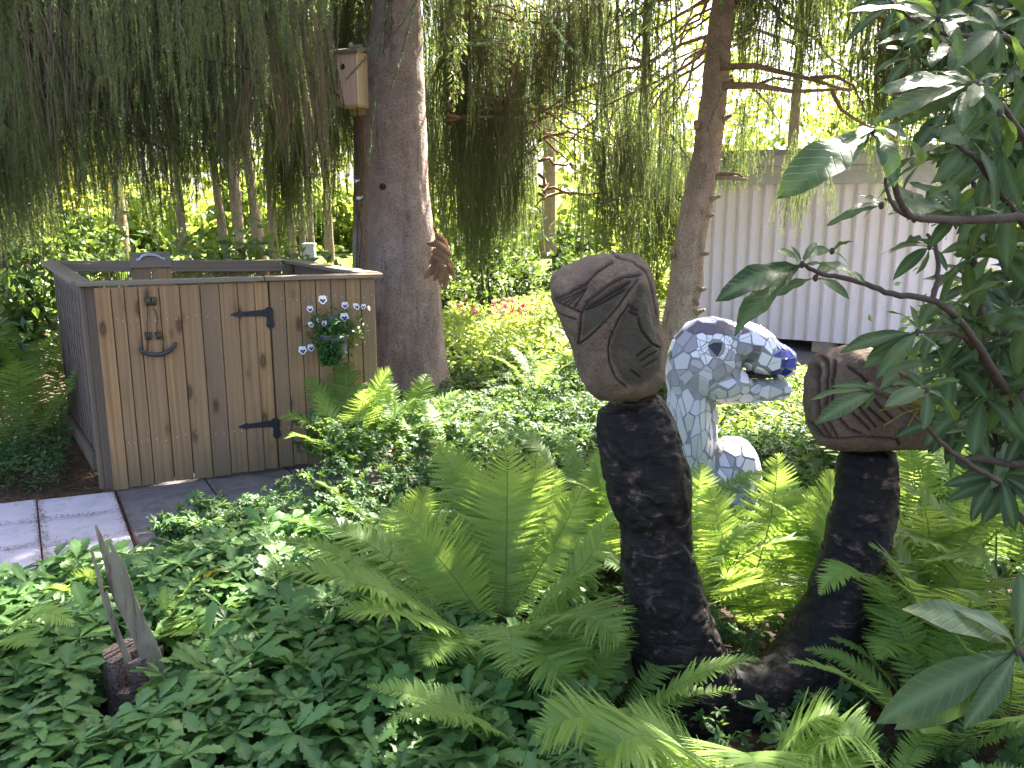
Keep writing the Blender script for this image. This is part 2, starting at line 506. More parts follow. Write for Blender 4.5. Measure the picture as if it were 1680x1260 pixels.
M['shedrib'] = plain_mat('shed_rib_paint', (0.56, 0.48, 0.50), 0.6, 0.3, 0, 0.08, 12, 0.1)
M['fascia'] = plain_mat('shed_fascia', (0.42, 0.405, 0.42), 0.7, 0.3, 0, 0.15, 20, 0.2)
M['roof'] = plain_mat('shed_roof_felt', (0.25, 0.245, 0.265), 0.8, 0.2, 0, 0.1, 40, 0.3)
M['block'] = plain_mat('concrete_block', (0.34, 0.29, 0.24), 0.9, 0.2, 0, 0.2, 30, 0.4)
M['dark'] = plain_mat('dark_void', (0.02, 0.02, 0.02), 0.9, 0.1)
M['cabinet'] = plain_mat('cabinet_grey', (0.36, 0.40, 0.42), 0.5, 0.4, 0, 0.06, 12, 0.05)
M['cone'] = plain_mat('spruce_cone', (0.27, 0.155, 0.085), 0.7, 0.3, 0, 0.35, 60, 0.3)
M['cable'] = plain_mat('black_cable', (0.03, 0.03, 0.03), 0.5, 0.4)
M['hose'] = plain_mat('green_hose', (0.16, 0.26, 0.21), 0.5, 0.4)
M['clip'] = plain_mat('pale_clip', (0.62, 0.66, 0.78), 0.4, 0.5)
M['yellowpaint'] = plain_mat('yellow_kerb_paint', (0.62, 0.46, 0.05), 0.7, 0.3, 0, 0.15, 25, 0.3)
M['whitepaint'] = plain_mat('white_line_paint', (0.72, 0.72, 0.72), 0.7, 0.3, 0, 0.1, 25, 0.3)
M['jar'] = plain_mat('grey_glazed_bowl', (0.30, 0.34, 0.38), 0.15, 0.6, 0, 0.1, 25, 0.05, coat=0.5)
M['litter'] = leaf_mat('dry_needles', (0.09, 0.045, 0.02), (0.24, 0.13, 0.055), (0.2, 0.1, 0.03), 0.1, 0.8, 0.2)
for k, c, r, cr in (('tile_white', (0.84, 0.80, 0.82), 0.3, 0.06), ('tile_blue', (0.36, 0.325, 0.35), 0.5, 0.25), ('tile_pale', (0.60, 0.545, 0.57), 0.4, 0.2),
                ('tile_green', (0.57, 0.525, 0.49), 0.4, 0.15), ('tile_taupe', (0.150, 0.118, 0.130), 0.35, 0.15), ('tile_black', (0.05, 0.045, 0.055), 0.25, 0.2),
                ('tile_cobalt', (0.022, 0.030, 0.22), 0.3, 0.45)):
    t = NT(k)
    oi = t.n('ShaderNodeObjectInfo')
    geo = t.n('ShaderNodeNewGeometry')
    f = t.math('ADD', t.math('MULTIPLY', oi.outputs['Random'], 0.5), t.math('MULTIPLY', t.math('ADD', geo.outputs['Random Per Island'], t.noise(t.coords((1, 1, 1)), 25, 4)), 0.25))
    M[k] = t.finish(t.ramp(f, [(0.1, tuple(x * (1 - cr) for x in c)), (0.9, tuple(x * (1 + cr) for x in c))]), r, None, 0.5)
M['grout'] = plain_mat('grout', (0.30, 0.295, 0.285), 0.9, 0.2, 0, 0.2, 60, 0.4)
M['throat'] = plain_mat('dark_mouth', (0.035, 0.025, 0.025), 0.7, 0.2, 0, 0.3, 40, 0.4)

# soil
t = NT('soil')
v = t.coords((1, 1, 1), rand=False)
f = t.math('ADD', t.math('MULTIPLY', t.noise(v, 6, 5), 0.5), t.math('MULTIPLY', t.noise(v, 55, 5, 0.7), 0.5))
M['soil'] = t.finish(t.ramp(f, [(0.35, (0.028, 0.02, 0.014)), (0.65, (0.10, 0.07, 0.047))]), 0.95, t.bump(f, 0.8, 0.03), 0.1)
t = NT('lawn')
v = t.coords((1, 1, 1), rand=False)
f = t.math('ADD', t.math('MULTIPLY', t.noise(v, 0.8, 4), 0.5), t.math('MULTIPLY', t.noise(v, 30, 5, 0.7), 0.5))
M['lawn'] = t.finish(t.ramp(f, [(0.35, (0.055, 0.085, 0.018)), (0.65, (0.14, 0.18, 0.04))]), 0.9, t.bump(f, 0.8, 0.05), 0.1)
t = NT('asphalt')
v = t.coords((1, 1, 1), rand=False)
n1 = t.noise(v, 90, 4, 0.7)
M['asphalt'] = t.finish(t.ramp(t.math('ADD', t.math('MULTIPLY', n1, 0.6), t.math('MULTIPLY', t.noise(v, 1.5, 3), 0.4)), [(0.35, (0.10, 0.09, 0.092)), (0.65, (0.23, 0.205, 0.205))]), 0.9, t.bump(n1, 0.5, 0.01), 0.2)

def slab_mat(name, a, b, stain, amount):
    t = NT(name)
    v = t.coords((1, 1, 1))
    n1 = t.noise(v, 120, 4, 0.7)
    n2 = t.noise(v, 5, 5, 0.6)
    c = t.ramp(t.math('ADD', t.math('MULTIPLY', n1, 0.3), t.math('MULTIPLY', n2, 0.7)), [(0.35, a), (0.65, b)])
    c = t.mix(t.math('MULTIPLY', t.ramp(t.noise(v, 9, 5, 0.7), [(0.52, 0.0), (0.72, 1.0)]), amount), c, stain)
    return t.finish(c, 0.85, t.bump(n1, 0.3, 0.004), 0.25)
M['slab'] = slab_mat('pale_concrete', (0.43, 0.385, 0.41), (0.56, 0.505, 0.535), (0.25, 0.22, 0.2), 0.5)
M['slab_dark'] = slab_mat('dark_concrete', (0.105, 0.094, 0.090), (0.19, 0.174, 0.170), (0.05, 0.042, 0.035), 0.7)

# carved granite: attributes carve (groove) and region (chiselled face)
def stone_mat(name, a, b, chis):
    t = NT(name)
    v = t.coords((1, 1, 1), rand=False)
    n1 = t.noise(v, 150, 5, 0.75)
    n2 = t.noise(v, 11, 4, 0.6)
    vo = t.n('ShaderNodeTexVoronoi', feature='F1'); t.l(v, vo.inputs['Vector']); vo.inputs['Scale'].default_value = 170
    f = t.math('ADD', t.math('MULTIPLY', n1, 0.55), t.math('MULTIPLY', n2, 0.45))
    c = t.ramp(f, [(0.34, a), (0.66, b)])
    c = t.mix(t.math('MULTIPLY', t.ramp(vo.outputs['Distance'], [(0.1, 1.0), (0.3, 0.0)]), 0.35), c, (0.09, 0.06, 0.05))
    r = t.attr('region')
    c2 = t.ramp(f, [(0.34, tuple(x * 0.8 for x in chis)), (0.66, tuple(x * 1.25 for x in chis))])
    c = t.mix(t.math('MULTIPLY', r, 0.85), c, c2)
    g = t.attr('carve')
    c = t.mix(t.math('MULTIPLY', g, 0.85), c, (0.018, 0.016, 0.015))  # grooves darkened in the colour: painted shade with dark dirt
    rough = t.math('SUBTRACT', 0.85, t.math('MULTIPLY', r, 0.38))
    return t.finish(c, rough, t.bump(t.math('ADD', n1, t.math('MULTIPLY', n2, 0.8)), 0.9, 0.014), 0.3)
M['stone'] = stone_mat('carved_granite', (0.085, 0.058, 0.038), (0.31, 0.228, 0.160), (0.072, 0.063, 0.042))
M['stone2'] = stone_mat('carved_granite_brown', (0.085, 0.056, 0.038), (0.285, 0.200, 0.140), (0.10, 0.09, 0.07))

# charred, chiselled wood
t = NT('charred_wood')
v = t.coords((1, 1, 1), rand=False)
m = t.n('ShaderNodeMapping'); t.l(v, m.inputs[0]); m.inputs['Scale'].default_value = (9, 9, 24); m.inputs['Rotation'].default_value = (0.35, 0.5, 0)
n1 = t.noise(m.outputs[0], 1.0, 6, 0.72, 1.6)
n2 = t.noise(v, 11, 6, 0.68, 0.8)
n3 = t.noise(v, 200, 3, 0.7)
c = t.ramp(t.math('ADD', t.math('MULTIPLY', n1, 0.5), t.math('MULTIPLY', n2, 0.5)), [(0.40, (0.003, 0.0027, 0.0025)), (0.50, (0.006, 0.005, 0.0045)), (0.55, (0.020, 0.0135, 0.011)), (0.62, (0.14, 0.088, 0.076))])
h = t.math('ADD', n1, t.math('MULTIPLY', n3, 0.3))
M['char'] = t.finish(c, t.ramp(n2, [(0.3, 0.42), (0.7, 0.7)]), t.bump(h, 1.0, 0.009), 0.26)

# old sawn log
M['logbark'] = bark_mat('old_log', (0.20, 0.14, 0.115), (0.40, 0.30, 0.25), (0.05, 0.04, 0.035), 1.4)
# mirror-like weathered glass
t = NT('shard_glass')
v = t.coords((1, 1, 1), rand=False)
m = t.n('ShaderNodeMapping'); t.l(v, m.inputs[0]); m.inputs['Scale'].default_value = (30, 30, 2.5)
st = t.noise(m.outputs[0], 1.0, 5, 0.7, 0.4)
bp = t.bump(st, 0.06, 0.002)
gl = t.n('ShaderNodeBsdfGlossy'); gl.inputs['Roughness'].default_value = 0.06
gl.inputs['Color'].default_value = (0.62, 0.65, 0.58, 1); t.l(bp, gl.inputs['Normal'])
tr = t.n('ShaderNodeBsdfTransparent'); tr.inputs[0].default_value = (0.66, 0.70, 0.62, 1)
pb = t.n('ShaderNodeBsdfPrincipled'); t.l(t.ramp(st, [(0.40, (0.08, 0.048, 0.028)), (0.58, (0.42, 0.35, 0.25))]), pb.inputs['Base Color']); pb.inputs['Roughness'].default_value = 0.4
m1 = t.n('ShaderNodeMixShader'); m1.inputs[0].default_value = 0.40; t.l(tr.outputs[0], m1.inputs[1]); t.l(gl.outputs[0], m1.inputs[2])
m2 = t.n('ShaderNodeMixShader'); t.l(t.ramp(st, [(0.40, 0.92), (0.62, 0.35)]), m2.inputs[0]); t.l(m1.outputs[0], m2.inputs[1]); t.l(pb.outputs[0], m2.inputs[2])
t.l(m2.outputs[0], t.out.inputs[0])
M['glass'] = t.m

# ------------------------------------------------------------------ masses nobody could count: one object, many copies of a few small meshes
def proto(name, V, Fs, mats, attrs, mi=None):
    o = mesh_np(name, V, Fs, None, None, attrs, mats=mats, mi=mi)
    COL.objects.unlink(o)
    return o
def scatter(name, pts, tilt, scl, protos, idx=None, parent=None):
    n = len(pts)
    pts = np.asarray(pts, float)
    if parent is not None: pts = pts - root_of(parent)
    me = bpy.data.meshes.new(name)
    me.vertices.add(n)
    me.vertices.foreach_set('co', pts.astype(np.float32).ravel())
    rot = np.stack([tilt[:, 0], tilt[:, 1], rng.random(n) * 6.283], 1)
    a = me.attributes.new('rot', 'FLOAT_VECTOR', 'POINT'); a.data.foreach_set('vector', rot.astype(np.float32).ravel())
    a = me.attributes.new('scl', 'FLOAT', 'POINT'); a.data.foreach_set('value', np.asarray(scl, np.float32))
    idx = rng.integers(0, len(protos), n) if idx is None else idx
    a = me.attributes.new('idx', 'INT', 'POINT'); a.data.foreach_set('value', np.asarray(idx, np.int32))
    o = link(name, me, parent)
    ng = bpy.data.node_groups.new(name, 'GeometryNodeTree')
    ng.interface.new_socket('Geometry', in_out='INPUT', socket_type='NodeSocketGeometry')
    ng.interface.new_socket('Geometry', in_out='OUTPUT', socket_type='NodeSocketGeometry')
    gi, go = ng.nodes.new('NodeGroupInput'), ng.nodes.new('NodeGroupOutput')
    prev = gi.outputs[0]
    jn = ng.nodes.new('GeometryNodeJoinGeometry')
    def attr(nm, typ):
        x = ng.nodes.new('GeometryNodeInputNamedAttribute'); x.data_type = typ; x.inputs[0].default_value = nm
        return x.outputs[0]
    idn, rtn, scn = attr('idx', 'INT'), attr('rot', 'FLOAT_VECTOR'), attr('scl', 'FLOAT')
    for k, p in enumerate(protos):
        inf = ng.nodes.new('GeometryNodeObjectInfo'); inf.inputs['Object'].default_value = p
        cmp_ = ng.nodes.new('FunctionNodeCompare'); cmp_.data_type = 'INT'; cmp_.operation = 'EQUAL'
        ng.links.new(idn, [i for i in cmp_.inputs if i.type == 'INT'][0]); [i for i in cmp_.inputs if i.type == 'INT'][1].default_value = k
        ip = ng.nodes.new('GeometryNodeInstanceOnPoints')
        ng.links.new(prev, ip.inputs['Points']); ng.links.new(cmp_.outputs[0], ip.inputs['Selection'])
        ng.links.new(inf.outputs['Geometry'], ip.inputs['Instance'])
        ng.links.new(rtn, ip.inputs['Rotation']); ng.links.new(scn, ip.inputs['Scale'])
        ng.links.new(ip.outputs[0], jn.inputs[0])
    ng.links.new(jn.outputs[0], go.inputs[0])
    md = o.modifiers.new('copies', 'NODES'); md.node_group = ng
    return tag(o, kind='stuff')

# ================================================================== SETTING
def sheet(name, pts, mat, z=0.0, kind='structure'):
    V = np.array([(p[0], p[1], z) for p in pts], float)
    o = mesh_np(name, V, np.array([tuple(range(len(V)))]), mat)
    return tag(o, kind=kind)

gx = np.concatenate([[-400, -150, -60, -25], np.linspace(-12, 12, 49), [25, 60, 150, 400]])
gy = np.concatenate([[-400, -100, -20, -5], np.linspace(-2, 14, 41), [20, 40, 100, 400]])
XX, YY = np.meshgrid(gx, gy)
V = np.stack([XX.ravel(), YY.ravel(), np.zeros(XX.size)], 1)
nx = len(gx)
q = np.array([(j * nx + i, j * nx + i + 1, (j + 1) * nx + i + 1, (j + 1) * nx + i) for j in range(len(gy) - 1) for i in range(nx - 1)])
tag(mesh_np('ground', V, q, M['soil']), kind='structure')
sheet('lawn', [(-390, 12.5), (-2.0, 11.2), (3, 12.0), (390, 12.5), (390, 390), (-390, 390)], M['lawn'], 0.006)

# asphalt in front of the shed, its yellow kerb and white line
K0, K1 = G(1150, 607)[:2], G(1700, 672)[:2]
kd = nrm(K1 - K0)
kn = np.array([-kd[1], kd[0]])
K0 = K0 - kd * 0.3
K1 = K1 + kd * 12
sheet('driveway', [K0, K1, K1 + kn * 7, K0 + kn * 2.7], M['asphalt'], 0.008)
mb = MB()
mb.box([*(K0 + K1) / 2, 0.05], [*(K1 - K0) / 2, 0], [*kn * 0.055, 0], [0, 0, 0.06])
tag(mb.build('kerb', M['yellowpaint']), kind='structure')
sheet('white_line', [K0 - kn * 0.30, K1 - kn * 0.30, K1 - kn * 0.085, K0 - kn * 0.085], M['whitepaint'], 0.012)

# paved path: every slab is a piece of it
path = empty('path', (-2.2, 4.5, 0)); tag(path, kind='structure')
D1, D2 = nrm([0.93, 0.36]), nrm([0.5, -0.866])
A0 = np.array([-2.214, 4.537])
def slab(c0, s1, s2, mat, z, gap=0.008):
    a, b = D1 * (s1 - gap) , D2 * (s2 - gap)
    e = 0.008
    tilt = [R.uniform(-0.002, 0.002) for _ in range(4)]
    def quad(ins, zz, t):
        i1, i2 = D1 * ins, D2 * ins
        ps = [c0 + i1 + i2, c0 + a - i1 + i2, c0 + a + b - i1 - i2, c0 + b + i1 - i2]
        return [(p[0], p[1], zz + (tilt[k] if t else 0)) for k, p in enumerate(ps)]
    V = quad(0, z - 0.05, False) + quad(0, z - e * 0.6, True) + quad(e, z, True)
    F = [(8, 11, 10, 9)] + [(i + r * 4, i + (r + 1) * 4, (i + 1) % 4 + (r + 1) * 4, (i + 1) % 4 + r * 4) for r in range(2) for i in range(4)]
    o = mesh_np('paving_slab', np.array(V), np.array(F), mat, path)
    return o
for i in range(4):
    for j in range(4):
        slab(A0 - D1 * 0.385 * (i + 1) + D2 * 0.372 * j, 0.385, 0.372, M['slab'], 0.034 + R.uniform(-0.002, 0.002))
A1 = A0 + D1 * 0.012 - D2 * 0.30
for i in range(3):
    for j in range(4):
        slab(A1 + D1 * 0.48 * i + D2 * 0.48 * (j - 1), 0.48, 0.48, M['slab_dark'], 0.026 + R.uniform(-0.003, 0.003))

# dry needles lying in the joints and on the soil
Vs, Fs, vr = [], [], []
def litter(p, l, w=0.0025):
    a = R.uniform(0, math.pi)
    d = np.array([math.cos(a), math.sin(a), R.uniform(-0.1, 0.2)]) * l / 2
    s = np.array([-math.sin(a), math.cos(a), 0]) * w / 2
    k = len(Vs)
    Vs.extend([p - d - s, p - d + s, p + d + s, p + d - s])
    Fs.append((k, k + 1, k + 2, k + 3)); vr.extend([R.random()] * 4)
for i in range(2400):
    if R.random() < 0.5:
        p = A0 - D1 * 0.385 * R.randint(0, 3) + D2 * R.uniform(0, 1.4)
    else:
        p = A0 - D1 * R.uniform(0, 1.4) + D2 * 0.372 * R.randint(0, 3)
    p = p + np.array([R.gauss(0, 0.017), R.gauss(0, 0.017)])
    litter(np.array([p[0], p[1], 0.040 + R.uniform(0, 0.006)]), R.uniform(0.01, 0.03))
for i in range(350):
    p = A0 - D1 * R.uniform(-1.2, 1.5) + D2 * R.uniform(-0.3, 1.5)
    litter(np.array([p[0], p[1], 0.041]), R.uniform(0.008, 0.03), 0.002)
for i in range(1500):
    p = A0 - D1 * R.uniform(0.0, 1.6) - D2 * R.uniform(0.0, 1.2)
    litter(np.array([p[0], p[1], 0.012 + R.uniform(0, 0.02)]), R.uniform(0.015, 0.06), 0.005)
tag(mesh_np('leaf_litter', np.array(Vs), np.array(Fs), M['litter'], attrs={'var': vr}), kind='stuff')

# ================================================================== SHED
SL, SR = np.array([2.05, 10.0, 0.0]), np.array([4.75, 8.35, 0.0])
shed = empty('garden_shed', (SL + SR) / 2, 'pale lavender shed with vertical ribbed siding and grey flat roof across the driveway', 'shed')
sd = nrm(SR - SL); sn = np.array([-sd[1], sd[0], 0.0])
if sn[1] < 0: sn = -sn
SLen = np.linalg.norm(SR - SL)
ZB, ZT, ZR = 0.13, 1.86, 2.17
up = np.array([0, 0, 1.0])
def sbox(name, s0, s1, n0, n1, z0, z1, mat):
    c = SL + sd * (s0 + s1) / 2 + sn * (n0 + n1) / 2 + up * (z0 + z1) / 2
    return MB().box(c, sd * (s1 - s0) / 2, sn * (n1 - n0) / 2, up * (z1 - z0) / 2).build(name, mat, shed)
sbox('wall', 0, SLen, 0.03, 2.6, ZB + 0.02, ZT, M['shed'])
NB = 23
pw = SLen / NB
for i in range(NB):
    c0 = SL + sd * (pw * (i + 0.5)) + sn * 0.012
    plank('wall_panel', c0 + up * (ZB + R.uniform(0, 0.004)), c0 + up * ZT, pw - 0.004, 0.018, sd, M['shed'], shed)
    c1 = SL + sd * (pw * i + 0.004) - sn * 0.010
    plank('batten', c1 + up * (ZB + 0.004), c1 + up * (ZT - 0.002), 0.030, 0.024, sd, M['shedrib'], shed)
sbox('fascia', -0.06, SLen + 0.06, -0.075, 0.0, ZT - 0.05, ZT + 0.075, M['fascia'])
sbox('fascia', -0.07, SLen + 0.07, -0.105, 0.0, ZT + 0.078, ZT + 0.135, M['fascia'])
sbox('roof_edge', -0.09, SLen + 0.09, -0.135, 0.0, ZT + 0.138, ZR - 0.06, M['fascia'])
sbox('roof', -0.10, SLen + 0.10, -0.15, 2.7, ZR - 0.058, ZR, M['roof'])
for s in (0.25, 1.55, SLen - 0.25):
    sbox('foundation_block', s - 0.11, s + 0.11, 0.05, 0.35, 0.0, ZB + 0.015, M['block'])
    sbox('foundation_block', s - 0.11, s + 0.11, 2.1, 2.4, 0.0, ZB + 0.015, M['block'])

# ================================================================== WOODEN ENCLOSURE
ZT_ = 1.196
FL, FR = np.array([-2.297, 4.582, 0]), np.array([-0.827, 5.172, 0])
BL, BR = np.array([-3.115, 5.83, 0]), np.array([-1.645, 6.42, 0])
eu = nrm(FR - FL); EL = np.linalg.norm(FR - FL)
ev = nrm(BL - FL); EV = np.linalg.norm(BL - FL)
en = np.array([-eu[1], eu[0], 0.0])            # away from the camera
enc = empty('wooden_enclosure', FL, 'brown board enclosure with hinged door beside the pale slabs', 'enclosure')
def E_(s, v=0.0, z=0.0, n=0.0):
    return FL + eu * s + ev * v + en * n + up * z
# posts and rails behind the boards
for s, v in ((0.035, 0.04), (EL - 0.04, 0.04), (0.045, EV - 0.05), (EL - 0.05, EV - 0.05), (0.955, 0.05)):
    plank('post', E_(s, v, 0), E_(s, v, ZT_ - 0.03), 0.07, 0.07, eu, M['postwood'], enc)
for z in (0.28, 1.06):
    plank('rail', E_(0.99, 0.0, z, 0.036), E_(EL - 0.08, 0.0, z, 0.036), 0.07, 0.03, up, M['postwood'], enc)
# fixed boards at the right
s0, s1 = 0.960, EL - 0.004
w = (s1 - s0) / 7
for i in range(7):
    c = E_(s0 + w * (i + 0.5), 0, 0, 0.0)
    plank('board', c + up * (0.05 + R.uniform(-0.006, 0.006)), c + up * (ZT_ - 0.031), w - 0.0045, 0.021, eu, M['board'], enc)
for z in (1.12,):
    mb = MB(); mb.ball(E_(EL - 0.05, 0, z, -0.012), 0.005, 8, 4); mb.build('screw', M['galv'], enc)
# corner boards at the left end
plank('corner_board', E_(-0.006, 0.035, 0.03), E_(-0.006, 0.035, ZT_ - 0.031), 0.075, 0.022, ev, M['postwood'], enc)
# door, a little ajar: hinged at s = 1.0
hinge = E_(0.955, 0, 0, -0.004)
ang = math.radians(2.6)
dd = np.array([-eu[0] * math.cos(ang) + eu[1] * math.sin(ang), -eu[1] * math.cos(ang) - eu[0] * math.sin(ang), 0.0])
if (dd @ en) > 0:
    dd = np.array([-eu[0] * math.cos(ang) - eu[1] * math.sin(ang), -eu[1] * math.cos(ang) + eu[0] * math.sin(ang), 0.0])
dn = np.array([dd[1], -dd[0], 0.0])
if dn @ en < 0: dn = -dn
DW = 0.905
mb = MB()
for z in (0.30, 0.98):
    mb.box(hinge + dd * (DW / 2 - 0.01) + dn * 0.034 + up * z, dd * (DW / 2 - 0.05), dn * 0.0145, up * 0.045)
mb.box(hinge + dd * (DW - 0.06) + dn * 0.034 + up * 0.62, dd * 0.03, dn * 0.0145, up * 0.27)
door = mb.build('door', M['postwood'], enc)
edges = [0.0, 0.078, 0.172, 0.270, 0.372, 0.478, 0.584, 0.690, 0.758, 0.825, DW]
for i in range(len(edges) - 1):
    a, b = edges[i], edges[i + 1]
    last = i == len(edges) - 2
    c = hinge + dd * (a + b) / 2 + dn * (-0.004 if last else 0.0)
    plank('board', c + up * (0.045 + R.uniform(-0.006, 0.006) + (-0.012 if last else 0.0)), c + up * (ZT_ - 0.034), b - a - 0.004, 0.021, eu, M['board'], door)
plank('backing', hinge + dd * DW / 2 + dn * 0.0150 + up * 0.07, hinge + dd * DW / 2 + dn * 0.0150 + up * (ZT_ - 0.05), DW - 0.03, 0.006, eu, M['oldwood'], door)  # added dark sheet: stops light leaking through the board gaps
plank('backing', E_((s0 + s1) / 2, 0, 0.07, 0.0150), E_((s0 + s1) / 2, 0, ZT_ - 0.05, 0.0150), s1 - s0 - 0.02, 0.006, eu, M['oldwood'], enc)  # same added sheet behind the fixed boards, keeps their gaps dark
# side return of the door (the strip seen edge on at its left)
c = hinge + dd * (DW - 0.012) + dn * 0.04
plank('edge_strip', c + up * 0.05, c + up * (ZT_ - 0.036), 0.055, 0.02, dn, M['postwood'], door)
def hinge_mesh(z):
    mb = MB()
    o = hinge - dn * 0.0135
    def pt(s, h): return o + dd * s + up * (z + h)
    th = -dn * 0.004
    mb.prism([pt(0.02, -0.020), pt(0.02, 0.020), pt(0.155, 0.013), pt(0.155, -0.013)], th)
    mb.prism([pt(0.150, -0.006), pt(0.150, 0.006), pt(0.165, 0.018), pt(0.185, 0.014), pt(0.222, 0.0), pt(0.185, -0.014), pt(0.165, -0.018)], th)
    mb.prism([pt(0.028, -0.022), pt(0.012, -0.034), pt(-0.004, -0.034), pt(-0.02, -0.022), pt(-0.02, 0.022), pt(-0.004, 0.034), pt(0.012, 0.034), pt(0.028, 0.022)], th * 1.3)
    o2 = pt(0.0, -0.052)
    mb.prism([o2 + up * a + dd * b for a, b in ((0.03, 0.014), (-0.022, 0.024), (-0.040, 0.010), (-0.040, -0.010), (-0.022, -0.024), (0.03, -0.016))], th * 1.2)
    mb.tube([pt(0.0, -0.036) - dn * 0.006, pt(0.0, 0.03) - dn * 0.006], 0.0085, 10)
    for s in (0.05, 0.09, 0.13):
        mb.ball(pt(s, 0) - dn * 0.005, 0.0055, 8, 4)
    mb.ball(pt(0.0, -0.07) - dn * 0.007, 0.005, 8, 4)
    return mb.build('hinge', M['iron'], door)
hinge_mesh(0.985); hinge_mesh(0.325)
mb = MB()
for i in range(len(edges) - 1):
    for z in (0.30, 0.98):
        for q in (0.28, 0.72):
            mb.ball(hinge + dd * (edges[i] + (edges[i + 1] - edges[i]) * q) - dn * 0.0115 + up * (z + R.uniform(-0.012, 0.012)), 0.0032, 6, 4)
mb.build('screws', M['galv'], door)
mb = MB()
for i in range(7):
    for z in (0.28, 1.06):
        for q in (0.25, 0.75):
            mb.ball(E_(s0 + w * (i + q), 0, z + R.uniform(-0.012, 0.012), -0.0112), 0.0032, 6, 4)
mb.build('screws', M['galv'], enc)
# rim boards on top
zz = up * (ZT_ - 0.013)
plank('rim_board', E_(-0.035, -0.01) + zz, E_(0.93, -0.01) + zz, 0.085, 0.024, ev, M['rim'], enc)
plank('rim_board', E_(0.936, -0.01) + zz, E_(EL + 0.035, -0.01) + zz - up * 0.002, 0.085, 0.024, ev, M['rim'], enc)
plank('rim_board', E_(-0.008, 0.036) + up * (ZT_ - 0.011), E_(-0.02, EV + 0.04) + up * (ZT_ + 0.018), 0.095, 0.024, eu, M['rim'], enc)
plank('rim_board', E_(EL - 0.005, 0.036) + up * (ZT_ - 0.012), E_(EL - 0.01, EV + 0.04) + up * (ZT_ - 0.012), 0.12, 0.024, eu, M['rim'], enc)
plank('rim_board', E_(0.04, EV - 0.01) + up * (ZT_ + 0.016), E_(EL - 0.08, EV - 0.02) + up * (ZT_ - 0.012), 0.085, 0.024, ev, M['rim'], enc)
# back wall: top rail and reed screen
plank('rail', E_(0.06, EV - 0.06, ZT_ - 0.016), E_(EL - 0.06, EV - 0.06, ZT_ - 0.054), 0.055, 0.024, up, M['rim'], enc)
plank('rail', E_(0.06, EV - 0.06, 0.2), E_(EL - 0.06, EV - 0.06, 0.2), 0.075, 0.024, up, M['postwood'], enc)
mb = MB()
s = 0.05
while s < EL - 0.05:
    p = E_(s, EV - 0.02)
    j = R.uniform(-0.004, 0.004)
    mb.tube([p + up * 0.05 + eu * j, p + up * (ZT_ - 0.06)], R.uniform(0.0032, 0.0052), 5)
    s += R.uniform(0.0095, 0.017)
tag(mb.build('reed_screen', M['reed'], enc), kind='stuff')
# side walls
nb = 13
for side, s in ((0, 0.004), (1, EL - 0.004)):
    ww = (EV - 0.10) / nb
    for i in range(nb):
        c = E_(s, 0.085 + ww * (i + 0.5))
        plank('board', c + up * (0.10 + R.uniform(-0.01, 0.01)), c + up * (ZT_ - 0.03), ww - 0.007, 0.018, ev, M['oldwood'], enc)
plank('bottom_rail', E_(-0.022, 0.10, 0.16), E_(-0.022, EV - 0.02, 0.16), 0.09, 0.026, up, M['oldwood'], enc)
mb = MB()
for k in range(9):
    z = 0.24 + k * 0.105
    mb.tube([E_(-0.016 - R.uniform(0, 0.008), 0.08 + EV * 0.9 * t_, z + R.uniform(-0.008, 0.008)) for t_ in np.linspace(0, 1, 12)], 0.0016, 4)
for k in range(12):
    v_ = 0.1 + k * 0.118
    mb.tube([E_(-0.016 - R.uniform(0, 0.008), v_ + R.uniform(-0.006, 0.006), z) for z in np.linspace(0.22, 1.13, 9)], 0.0013, 4)
tag(mb.build('wire_mesh', M['wire'], enc), kind='stuff')

# slatted lid leaning inside, its handle board shows above the rim
LP = P(247, 426, 5.55)
lid = empty('slatted_lid', (LP[0], LP[1], 0.0), 'plank lid with a bright bent metal handle standing up inside the enclosure', 'lid')
for s in (-0.062, 0.062):
    c = np.array([LP[0], LP[1], 0]) + eu * s
    plank('slat', c + up * 0.012, c + up * (LP[2] - 0.01), 0.115, 0.02, eu, M['board'], lid)
plank('handle_board', LP - eu * 0.122 - en * 0.022, LP + eu * 0.122 - en * 0.022, 0.098, 0.022, up, M['rim'], lid)
hp = [(-0.085, -0.012), (-0.06, -0.004), (-0.048, 0.014), (-0.02, 0.024), (0.02, 0.022), (0.05, 0.012), (0.062, 0.0), (0.088, -0.010)]
mb = MB()
for off in (-0.004, 0.004):
    mb.tube([LP + eu * a - en * (0.036 + (0.012 if abs(a) < 0.05 else 0.0)) + up * (b + off + 0.012) for a, b in hp], 0.0052, 8)
mb.build('handle', M['galv'], lid, smooth=True)

# wrought iron ornament hung on the door: springs, wires and a curved bar
def DP(px, py, out=0.02):
    """point on the door front seen at a pixel"""
    d = ray(px, py)
    o = hinge - dn * 0.0115
    t_ = ((o - _O) @ dn) / (d @ dn)
    return _O + d * t_ - dn * out
orn = empty('iron_ornament', DP(258, 540, 0.0), 'rusty spring coils and curved iron bar hanging on the enclosure door', 'ornament')
def coil(px, py, r, wdt, turns, name='spring_coil'):
    c = DP(px, py, r * 0.5)
    pts = []
    for i in range(turns * 12 + 1):
        a = 2 * math.pi * i / 12
        pts.append(c + dd * (wdt * (i / (turns * 12) - 0.5)) + (up * math.cos(a) - dn * math.sin(a) * 0.5) * r)
    return MB().tube(pts, 0.0042, 7).build(name, M['coil'], orn, smooth=True)
coil(242, 494, 0.021, 0.026, 3); coil(252, 494, 0.021, 0.022, 3)
coil(243, 551, 0.019, 0.030, 3); coil(260, 550, 0.019, 0.030, 3)
